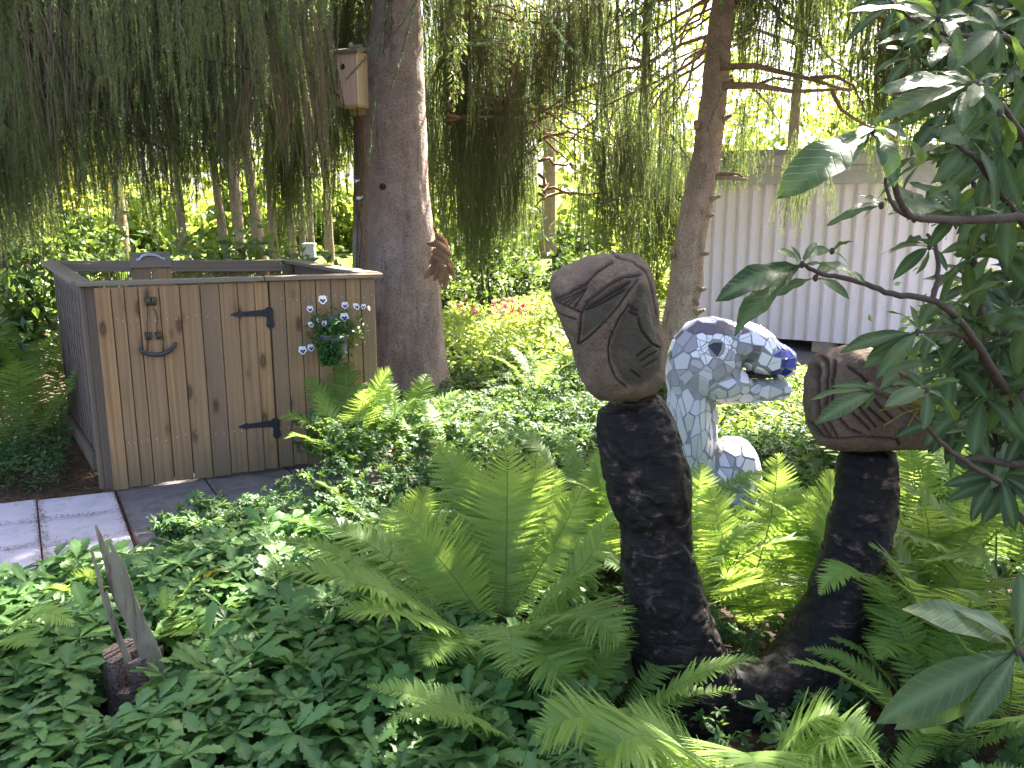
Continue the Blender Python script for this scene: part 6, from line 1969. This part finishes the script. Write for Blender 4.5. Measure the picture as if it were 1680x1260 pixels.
# pachysandra carpet: whorls of toothed leaves
def pachy_leaf():
    o_ = [(0.0, 0.0), (0.10, 0.018), (0.32, 0.09), (0.53, 0.205), (0.585, 0.150), (0.70, 0.250), (0.745, 0.175), (0.86, 0.205), (0.89, 0.120), (1.0, 0.0)]
    V = [(x, 0, 0.0) for x, w in o_]
    n = len(o_)
    V += [(x, w, 0.13 * w) for x, w in o_[1:-1]] + [(x, -w, 0.13 * w) for x, w in o_[1:-1]]
    F = []
    up_ = lambda i: 0 if i == 0 else (n - 1 if i == n - 1 else n + i - 1)
    dn_ = lambda i: 0 if i == 0 else (n - 1 if i == n - 1 else n + (n - 2) + i - 1)
    for i in range(n - 1):
        for f, s_ in ((up_, 1), (dn_, -1)):
            q = [i, i + 1, f(i + 1), f(i)]
            q2 = []
            for k in q:
                if k not in q2: q2.append(k)
            if s_ < 0: q2 = q2[::-1]
            if len(q2) == 3: F.append(tuple(q2))
            elif len(q2) == 4: F += [(q2[0], q2[1], q2[2]), (q2[0], q2[2], q2[3])]
    V = np.array(V)
    return V, np.array(F), (np.abs(V[:, 1]) < 1e-6) * 0.7
def rosettes(pts, hgt, leafL, nleaf, V0, F0, rib0, tilt=(0.0, 0.55)):
    """pts (n,3): whorl centres. All rosettes in one array"""
    n = len(pts)
    reps = nleaf
    ids = np.repeat(np.arange(n), reps)
    k = np.tile(np.arange(reps), n)
    m = len(ids)
    az = rng.random(n)[ids] * 6.28 + k * 2.399 + rng.normal(0, 0.15, m)
    inner = k / reps
    el = tilt[1] - (tilt[1] - tilt[0]) * (1 - inner) + rng.normal(0, 0.16, m)
    L = leafL * (0.62 + 0.5 * (1 - inner)) * rng.uniform(0.8, 1.15, m) * rng.uniform(0.75, 1.2, n)[ids]
    tl = rng.normal(0, 0.22, (n, 2))
    x, y, z = V0[:, 0], V0[:, 1], V0[:, 2]
    bend = -0.28 * (x ** 2)
    lx = x[None] * L[:, None]; ly = y[None] * L[:, None]; lz = (z + bend)[None] * L[:, None] * rng.uniform(0.4, 1.5, m)[:, None]
    ce, se = np.cos(el)[:, None], np.sin(el)[:, None]
    hx = lx * ce - lz * se; hz = lx * se + lz * ce
    ca, sa = np.cos(az)[:, None], np.sin(az)[:, None]
    X_ = hx * ca - ly * sa; Y_ = hx * sa + ly * ca; Z_ = hz
    Z_ = Z_ + X_ * tl[ids, 0][:, None] + Y_ * tl[ids, 1][:, None]
    V = np.stack([X_, Y_, Z_], 2) + pts[ids][:, None]
    nv = len(V0)
    F = F0[None] + (np.arange(m) * nv)[:, None, None]
    var = np.repeat(np.clip(rng.random(n)[ids] * 0.6 + inner * 0.25 + rng.random(m) * 0.15, 0, 1), nv)
    return V.reshape(-1, 3), F.reshape(-1, 3), var, np.tile(rib0, m)
PV, PF, PR = pachy_leaf()
edge = lambda x: np.interp(x, [-3.2, -2.5, -2.15, -1.72, -1.35, -1.0, -0.5, 0.5], [2.75, 3.02, 3.24, 3.52, 3.70, 3.86, 3.9, 3.6])
pts = []
tries = 0
cellz = {}
while len(pts) < 1900 and tries < 60000:
    tries += 1
    y = R.uniform(1.25, 4.1); x = R.uniform(-2.9, 1.4)
    if abs(x) > 0.68 * y + 0.35 or y > edge(x): continue
    if x > 0.1 and R.random() < 0.35: continue
    if x > 0.30 and y > 1.75: continue
    if (x + 1.215) ** 2 + (y - 2.5) ** 2 < 0.125 ** 2: continue
    if x > -1.33 and x < -1.05 and 2.15 < y < 2.5: continue
    if noise.noise(Vector((x * 3.1, y * 3.1, 7.7))) > 0.36 and R.random() < 0.85: continue
    c = (int(x / 0.055), int(y / 0.055))
    if cellz.get(c, 0) >= 1 and R.random() < 0.9: continue
    cellz[c] = cellz.get(c, 0) + 1
    h = 0.075 + 0.135 * R.random() + 0.06 * noise.noise(Vector((x * 1.5, y * 1.5, 0)))
    near_edge = edge(x) - y
    h *= min(1, 0.55 + near_edge * 2)
    pts.append((x, y, h))
pts = np.array(pts)
def rosette_set(name, n, leafL, nl, V0, F0, rib0, tilt, mat):
    out_ = []
    for i in range(n):
        v, f, va, ri = rosettes(np.zeros((1, 3)), None, leafL, nl, V0, F0, rib0, tilt)
        out_.append(proto(name, v, [f], [M[mat]], {'var': va, 'rib': ri}))
    return out_
PS = rosette_set('leaf_whorl', 14, 0.096, 9, PV, PF, PR, (-0.12, 0.65), 'pachy')
PS += rosette_set('leaf_whorl', 1, 0.08, 6, PV, PF, PR, (-0.3, 0.3), 'yellow')
scatter('pachysandra_carpet', pts, rng.normal(0, 0.16, (len(pts), 2)), rng.uniform(0.68, 1.3, len(pts)) * np.array([1 + 0.4 * noise.noise(Vector((p[0] * 1.3, p[1] * 1.3, 2.2))) for p in pts]), PS, np.where(rng.random(len(pts)) < 0.004, 14, rng.integers(0, 14, len(pts))))
mb = MB()
for p in pts[::2]:
    mb.tube([(p[0] + R.uniform(-.02, .02), p[1] + R.uniform(-.02, .02), 0), p], 0.0022, 3)
tag(mb.build('pachysandra_stems', M['pansyleaf']), kind='stuff')

# ground cover mounds from the enclosure to the perennials
def mound_h(x, y):
    h = 0.16 + 0.10 * noise.noise(Vector((x * 0.9, y * 0.9, 3.1))) + 0.06 * noise.noise(Vector((x * 2.7, y * 2.7, 8.0)))
    h += 0.22 * math.exp(-((x + 0.95) ** 2 + (y - 4.7) ** 2) / 0.25)
    h += 0.10 * math.exp(-((x + 0.3) ** 2 + (y - 5.4) ** 2) / 0.9)
    return max(h, 0.07)
small = np.array([(0, 0, 0), (0.4, 0.20, 0.03), (0.75, 0.19, 0.02), (1, 0, -0.06), (0.75, -0.19, 0.02), (0.4, -0.20, 0.03), (0.45, 0, -0.01)])
smF = np.array([(6, 0, 5), (6, 1, 0), (6, 2, 1), (6, 3, 2), (6, 4, 3), (6, 5, 4)])
pts, pts2 = [], []
tries = 0
while len(pts) < 20000 and tries < 300000:
    tries += 1
    y = 3.6 + 6.6 * R.random() ** 1.5; x = R.uniform(-1.6, 4.3)
    if abs(x) > 0.66 * y + 0.4: continue
    if y < edge(x) - 0.05 and x < 0.3: continue
    if not cover_ok(x, y): continue
    w_ = (np.array([x, y]) - K0) @ kn
    if w_ > -0.35: continue
    if (x + 0.88) ** 2 + (y - TY) ** 2 < 0.4 ** 2: continue
    if x < -1.1 and y > 4.9: continue
    if (x - 1.1) ** 2 / 0.06 + (y - 4.25) ** 2 / 0.06 < 1: continue
    if y > 8.6 and R.random() < 0.6: continue
    h = mound_h(x, y)
    pts.append((x, y, h * R.uniform(0.45, 1.05)))
pts = np.array(pts)
CS = rosette_set('leaf_whorl', 12, 0.036, 9, small, smF, np.zeros(7), (-0.25, 0.8), 'cover')
scatter('ground_cover', pts, rng.normal(0, 0.35, (len(pts), 2)), rng.uniform(0.7, 1.4, len(pts)), CS)
p2 = []
while len(p2) < 4200:
    y = R.uniform(1.2, 5.2); x = R.uniform(0.15, 4.6)
    if x > 0.66 * y + 0.3 and R.random() < 0.3: continue
    p2.append((x, y, R.uniform(0.03, 0.12)))
scatter('undergrowth', np.array(p2), rng.normal(0, 0.35, (len(p2), 2)), rng.uniform(0.9, 1.7, len(p2)), CS)
# bright perennials round the red flowers
def bed(n, xr, yr, hfun, size, name, mat, test=None):
    C = []
    while len(C) < n:
        x, y = R.uniform(*xr), R.uniform(*yr)
        if test and not test(x, y): continue
        h = hfun(x, y)
        C.append((x, y, h * R.random() ** 0.6))
    v, t, a = leaf_cloud_pts(np.array(C), size, 0.42)
    return tag(mesh_np(name, v, t, M[mat], attrs={'var': a}), kind='stuff')
def leaf_cloud_pts(C, size, aspect):
    it = iter(C)
    return leaf_cloud(len(C), lambda: next(it), size, aspect, 0.6)
bed(6500, (-0.75, 1.5), (7.3, 10.4), lambda x, y: 0.50 + 0.2 * noise.noise(Vector((x * 1.3, y * 1.3, 0))), (0.05, 0.11), 'perennial_bed', 'herb', lambda x, y: (x + 0.88) ** 2 + (y - TY) ** 2 > 0.42 ** 2)
bed(4200, (1.2, 3.6), (5.2, 8.0), lambda x, y: 0.26 + 0.1 * noise.noise(Vector((x * 1.7, y * 1.7, 5))), (0.04, 0.09), 'perennial_bed', 'herb', lambda x, y: (np.array([x, y]) - K0) @ kn < -0.4)
bed(2600, (-3.4, -2.2), (4.55, 6.2), lambda x, y: 0.18 + 0.1 * noise.noise(Vector((x * 2, y * 2, 5))), (0.02, 0.05), 'weeds', 'cover', lambda x, y: cover_ok(x, y) and x < -2.55 - (y - 4.6) * 0.35 and noise.noise(Vector((x * 4, y * 4, 1))) > -0.25)
# grass tufts on the lawn
n = 26000
gxy = np.stack([rng.uniform(-9, 7, n), 11.5 + 14 * rng.random(n) ** 1.5], 1)
hgt = rng.uniform(0.04, 0.13, n)
dv = rng.normal(0, 0.035, (n, 2)); sdv = rng.normal(size=(n, 2)); sdv /= np.linalg.norm(sdv, axis=1, keepdims=True)
b0 = np.concatenate([gxy, np.zeros((n, 1))], 1)
V = np.stack([b0 - np.c_[sdv * 0.006, np.zeros(n)], b0 + np.c_[sdv * 0.006, np.zeros(n)], b0 + np.c_[dv, hgt]], 1).reshape(-1, 3)
tag(mesh_np('grass', V, np.arange(len(V)).reshape(-1, 3), M['grass'], attrs={'var': np.repeat(rng.random(n), 3)}), kind='stuff')

# red and pink flowers at the top of the bed
fl_lab = ['red flower spray farthest left beside the stout trunk', 'pink flower spray second from the stout trunk', 'tallest pink and red flower spray in the middle of the bed', 'bright red flower spray just right of the tallest one',
          'pale pink flower spray behind the hanging strand', 'pink flower spray nearest the tall carved stone', 'low red flower in front of the flower bed', 'single red bloom low near the carved stone']
for i, (a, b, y, nfl, hue) in enumerate(((772, 508, 9.2, 7, 'pink'), (788, 518, 9.0, 6, 'red'), (822, 503, 9.3, 13, 'pink'), (838, 507, 9.2, 8, 'red'), (858, 512, 9.3, 8, 'pink'), (877, 503, 9.3, 9, 'pink'), (848, 535, 8.8, 4, 'red'), (888, 543, 8.6, 3, 'red'))):
    c = P(a, b, y)
    o = empty('flowering_plant', (c[0], c[1], 0), fl_lab[i], 'flower', 'red flowers in the sunlit bed')
    MB().tube([(c[0] + R.uniform(-.05, .05), c[1], 0), (c[0], c[1], c[2] * 0.6), c], 0.006, 5).build('stem', M['herb'], o)
    C = c + rng.normal(size=(34, 3)) * (0.09, 0.09, 0.2) - (0, 0, 0.30)
    v, t, av = leaf_cloud_pts(C, (0.05, 0.09), 0.42)
    tag(mesh_np('leaves', v, t, M['herb'], o, {'var': av}), kind='stuff')
    for k in range(nfl):
        fc = c + rng.normal(size=3) * (0.055, 0.05, 0.05)
        mb = MB()
        for j in range(5):
            a_ = j * 1.2566 + R.random()
            d1 = nrm([math.cos(a_), -0.6, math.sin(a_)]); s1 = np.cross(d1, nrm([0.2, -1, 0.3])) * 0.012
            mb.add([fc, fc + d1 * 0.016 + s1, fc + d1 * 0.034, fc + d1 * 0.016 - s1], np.array([(0, 1, 2, 3)]))
        mb.build('flower', M['red' if (hue == 'red' or R.random() < 0.35) else 'pink'], o)

# ================================================================== RHODODENDRON at the right
rbase = np.array([2.05, 2.35, 0.0])
rho = empty('rhododendron', rbase, 'large leaved rhododendron with dark twisting branches filling the right edge', 'rhododendron')
# shared leaf meshes: x along the leaf, unit length
leaf_meshes = []
for k in range(9):
    nx_, V, F, rb = 10, [], [], []
    wmax = R.uniform(0.105, 0.140); dr_ = R.uniform(0.10, 0.42); fold = R.uniform(0.10, 0.35); ph = R.uniform(0, 6.28); wav = R.uniform(0.006, 0.03); sb = R.uniform(-0.08, 0.08)
    for i in range(nx_ + 1):
        x = i / nx_
        w_ = wmax * (math.sin(math.pi * min(1, max(0, (x - 0.05) / 0.95)) ** 1.25) ** 0.85) if 0 < i < nx_ else 0.0
        if i == 1: w_ = max(w_ * 0.5, 0.012)
        z = -dr_ * x ** 2 * 0.8 + 0.05 * math.sin(x * 3.1)
        for j, t_ in enumerate((-1, -0.5, 0, 0.5, 1)):
            V.append((x * (1 - 0.12 * dr_), w_ * t_ + sb * x * x, z + fold * abs(t_) * w_ + wav * math.sin(x * 17 + ph + t_ * 2) * abs(t_)))
            rb.append(0.75 if t_ == 0 else 0.0)
    for i in range(nx_):
        for j in range(4):
            a = i * 5 + j
            F.append((a, a + 5, a + 6, a + 1))
    me = bpy.data.meshes.new('leaf')
    me.from_pydata(V, [], F)
    me.materials.append(M['rhodo_near'])
    me.polygons.foreach_set('use_smooth', np.ones(len(F), bool))
    at = me.attributes.new('rib', 'FLOAT', 'POINT'); at.data.foreach_set('value', np.array(rb, np.float32))
    at = me.attributes.new('var', 'FLOAT', 'POINT'); at.data.foreach_set('value', np.full(len(V), R.uniform(0.1, 0.9), np.float32))
    leaf_meshes.append((me, np.array(V), np.array(F), np.array(rb)))
n_leaf = [0]
def leaf_mat_of(c, t_, nrmv, wsc):
    d = np.asarray(t_, float) - np.asarray(c, float)
    L = np.linalg.norm(d); x = d / L
    n_ = np.asarray(nrmv, float); n_ = nrm(n_ - x * (n_ @ x)); y = np.cross(n_, x)
    m_ = Matrix((tuple(x * L), tuple(y * L * wsc), tuple(n_ * L))).transposed().to_4x4()
    return m_
far_leaf = [[], [], [], []]; far_off = [0]
def rleaf(c, t_, nv=(0, -0.55, 0.83), wsc=1.0, solo=True):
    c, t_ = np.asarray(c, float), np.asarray(t_, float)
    me, V, F, rb = leaf_meshes[R.randrange(len(leaf_meshes))]
    m_ = leaf_mat_of(c, t_, np.asarray(nv) + np.array([R.gauss(0, .2), R.gauss(0, .2), 0]), wsc)
    if solo and n_leaf[0] < 298:
        n_leaf[0] += 1
        o = link('leaf', me, rho)
        m_.translation = Vector(c - rbase)
        o.matrix_local = m_
    else:
        A_ = np.array(m_.to_3x3())
        far_leaf[0].append(V @ A_.T + c); far_leaf[1].append(F + far_off[0]); far_off[0] += len(V)
        far_leaf[2].append(np.full(len(V), R.random())); far_leaf[3].append(rb)
def whorl(c, tips, y, wsc=1.0, dj=0.12):
    c3 = P(c[0], c[1], y)
    for t_ in tips:
        t3 = P(t_[0], t_[1], y + (t_[2] if len(t_) > 2 else R.uniform(-dj, dj)))
        rleaf(c3, t3, wsc=wsc * R.uniform(0.9, 1.15))
    MB().ball(c3, (0.006, 0.006, 0.008), 6, 5).build('bud', M['rtwig'], rho)
def rbranch(pts, r0=0.006, r1=0.004):
    W_ = np.array([P(a, b, y) for a, b, y in pts])
    u = np.linspace(0, len(W_) - 1, len(W_) * 5)
    Wi = np.stack([np.interp(u, np.arange(len(W_)), W_[:, i]) for i in range(3)], 1)
    for _ in range(3): Wi[1:-1] = (Wi[:-2] + 2 * Wi[1:-1] + Wi[2:]) / 4
    Wi += rng.normal(0, 0.0012, Wi.shape)
    MB().tube(Wi, np.linspace(r0, r1, len(Wi)), 8).build('branch', M['rtwig'], rho, smooth=True)
# the whorl before the shed
whorl((1316, 434), [(1277, 402), (1341, 391), (1188, 462), (1172, 474), (1208, 527, -0.12), (1262, 485), (1428, 440, -0.1), (1238, 450), (1300, 400)], 1.72, 0.9)
whorl((1338, 456), [(1391, 476), (1262, 484), (1350, 430), (1375, 420)], 1.74, 1.2)
whorl((1365, 412), [(1402, 387), (1330, 405), (1395, 430)], 1.85)
rbranch([(1650, 640, 2.0), (1600, 560, 1.9), (1560, 510, 1.82), (1530, 491, 1.8), (1460, 482, 1.78), (1400, 458, 1.76), (1345, 450, 1.74), (1318, 434, 1.72)], 0.009, 0.004)
rbranch([(1530, 491, 1.8), (1541, 450, 1.82), (1535, 400, 1.85), (1520, 385, 1.88)], 0.006, 0.0035)
# upper middle whorl
whorl((1432, 214), [(1294, 306, -0.12), (1385, 258), (1488, 278, -0.1), (1555, 238), (1478, 205), (1462, 262), (1410, 205)], 1.55, 1.3)
rbranch([(1700, 356, 1.85), (1640, 358, 1.8), (1570, 362, 1.75), (1500, 358, 1.68), (1478, 340, 1.62), (1462, 280, 1.58), (1446, 235, 1.56), (1433, 214, 1.55)], 0.010, 0.004)
rbranch([(1500, 358, 1.68), (1470, 345, 1.68), (1455, 318, 1.7), (1452, 292, 1.7)], 0.005, 0.003)
whorl((1446, 337), [(1350, 366), (1392, 331), (1410, 352), (1405, 312)], 1.68, 0.8)
# big leaves above it
whorl((1600, 138), [(1452, 130, -0.05), (1478, 200), (1425, 188), (1565, 208, -0.1), (1604, 162, -0.1), (1660, 190), (1650, 110), (1580, 100), (1530, 110), (1640, 150)], 1.65, 1.1)
whorl((1640, 185), [(1610, 240), (1570, 215), (1680, 230), (1600, 200), (1660, 250)], 1.6, 1.2)
rbranch([(1720, 420, 1.9), (1700, 280, 1.8), (1672, 210, 1.72), (1640, 170, 1.68), (1600, 138, 1.65)], 0.009, 0.004)
whorl((1500, 360), [(1455, 320), (1470, 290), (1540, 320), (1550, 285), (1500, 300), (1580, 340)], 1.85, 1.0)
whorl((1570, 350), [(1500, 290), (1530, 400), (1600, 300), (1640, 330), (1560, 290), (1480, 330)], 1.8, 1.1)
# lit top
whorl((1540, 30), [(1375, 5), (1478, 62), (1440, 20), (1500, 65), (1530, 88), (1590, 60), (1600, 10), (1480, -20)], 1.85, 1.0)
whorl((1640, 50), [(1560, 20), (1570, 80), (1600, 100), (1680, 20), (1700, 90), (1640, 110), (1610, -10)], 1.8, 1.0)
whorl((1450, -10), [(1385, 12), (1400, 45), (1470, 50), (1500, 20)], 1.95, 0.9)
whorl((1620, -15), [(1560, 10), (1590, 40), (1650, 45), (1690, 10)], 2.0, 1.0)
rbranch([(1720, 120, 2.0), (1660, 60, 1.9), (1600, 60, 1.88), (1548, 58, 1.86), (1490, 28, 1.86), (1460, 0, 1.9)], 0.007, 0.003)
# whorls over the squat stone
whorl((1505, 545), [(1376, 567), (1412, 602), (1455, 600), (1470, 490), (1500, 500), (1540, 480), (1560, 590), (1420, 580)], 1.75, 1.0)
whorl((1440, 642), [(1316, 648), (1341, 684), (1372, 618), (1410, 620), (1480, 600), (1490, 650), (1415, 670)], 1.7, 0.9)
whorl((1520, 640), [(1480, 600), (1465, 655), (1450, 620), (1560, 610), (1580, 680), (1525, 700)], 1.72, 1.0)
rbranch([(1640, 790, 1.95), (1570, 750, 1.85), (1510, 690, 1.78), (1460, 655, 1.72), (1440, 642, 1.7)], 0.007, 0.003)
rbranch([(1700, 700, 2.1), (1640, 640, 2.05), (1600, 570, 1.95), (1560, 540, 1.85), (1505, 545, 1.75)], 0.009, 0.0035)
rbranch([(1720, 755, 2.2), (1660, 765, 2.15), (1610, 750, 2.1), (1572, 757, 2.05)], 0.013, 0.009)
whorl((1525, 405), [(1465, 390), (1475, 440), (1440, 405), (1510, 450), (1560, 430), (1500, 380)], 1.95, 0.8)
rbranch([(1720, 420, 2.1), (1650, 330, 2.0), (1600, 260, 1.95), (1560, 230, 1.9)], 0.008, 0.004)
rbranch([(1640, 820, 2.4), (1620, 640, 2.3), (1605, 500, 2.25), (1590, 380, 2.2), (1598, 300, 2.15)], 0.016, 0.006)
# seed heads: thin pale stalks
mb = MB()
sc_ = P(1512, 668, 1.71)
for i in range(12):
    e = sc_ + np.array([R.uniform(-0.09, 0.03), R.uniform(-0.05, 0.03), R.uniform(-0.04, 0.05)])
    mb.tube([sc_, (sc_ + e) / 2 + (0, 0, 0.006), e], 0.0012, 4)
mb.build('seed_head', M['yellow'], rho)
# low near leaves
whorl((1668, 1066), [(1493, 972, -0.04), (1618, 986), (1432, 1166, -0.05), (1482, 1212, -0.04), (1590, 1194, -0.08), (1560, 1100), (1700, 1190), (1710, 1000), (1690, 940)], 1.06, 0.98, 0.05)
rbranch([(1800, 1250, 1.2), (1730, 1130, 1.12), (1690, 1090, 1.08), (1668, 1066, 1.06)], 0.008, 0.005)
# limbs that carry it all up from the foot
for e, r in ((P(1720, 420, 1.9), 0.018), (P(1720, 755, 2.2), 0.022), (P(1640, 820, 2.4), 0.02), (P(1720, 120, 2.0), 0.016), (P(1800, 1250, 1.2), 0.014), (P(1650, 640, 2.0), 0.016)):
    a = rbase + (R.uniform(-.05, .05), R.uniform(-.05, .05), 0)
    pts = curve_pts(a, e, 0.08, 8, 0.04)
    MB().tube(pts, np.linspace(r * 1.4, r * 0.5, 8), 8).build('branch', M['rtwig'], rho, smooth=True)
# the leafy body of the shrub
def whorl3(c, L, solo, nl=7):
    a0 = R.uniform(0, 6.28)
    ax_ = nrm([R.gauss(-0.35, 0.5), R.gauss(-0.4, 0.5), R.gauss(0.6, 0.3)])
    x_ = nrm(np.cross(ax_, (0.3, 1, 0.2))); y_ = np.cross(ax_, x_)
    for k in range(nl):
        a = a0 + k * 6.283 / nl + R.gauss(0, .15)
        d = (x_ * math.cos(a) + y_ * math.sin(a)) * 0.9 + ax_ * R.uniform(-0.05, 0.45) - up * 0.15
        l_ = L * R.uniform(0.75, 1.15)
        rleaf(c, np.asarray(c) + nrm(d) * l_, nv=ax_ + up * 0.4, wsc=R.uniform(0.9, 1.2), solo=solo)
body = [(1560, 60), (1620, 300), (1560, 330), (1640, 420), (1580, 440), (1660, 520), (1560, 600), (1620, 660), (1660, 330), (1590, 230), (1670, 100), (1610, 540), (1680, 620), (1550, 500), (1640, 250), (1650, 720), (1600, 700), (1540, 250)]
for i, (a, b) in enumerate(body):
    whorl3(P(a + R.uniform(-12, 12), b + R.uniform(-12, 12), R.uniform(1.9, 2.25)), 0.165, True)
for i in range(125):
    b = R.uniform(-60, 800)
    lim = np.interp(b, [-60, 100, 250, 380, 470, 560, 700, 800], [1400, 1500, 1510, 1560, 1590, 1560, 1560, 1600])
    a = lim + (1790 - lim) * R.random() ** 0.8
    whorl3(P(a, b, R.uniform(2.1, 3.0)), 0.155, False, 8)
for i in range(80):     # its crown goes on unseen above the picture, added to shade the leaves below
    whorl3((R.uniform(1.25, 3.1), R.uniform(1.7, 3.3), R.uniform(2.35, 3.3)), 0.16, False, 8)
v = np.concatenate(far_leaf[0]); f = np.concatenate(far_leaf[1])
o = mesh_np('leaf_mass', v, f, M['rhodo'], rho, {'var': np.concatenate(far_leaf[2]), 'rib': np.concatenate(far_leaf[3])}, smooth=True); tag(o, kind='stuff')
#print('leaves', n_leaf[0], 'objects', len(bpy.data.objects), 'tris', sum(len(o.data.polygons) for o in bpy.data.objects if o.type == 'MESH'))
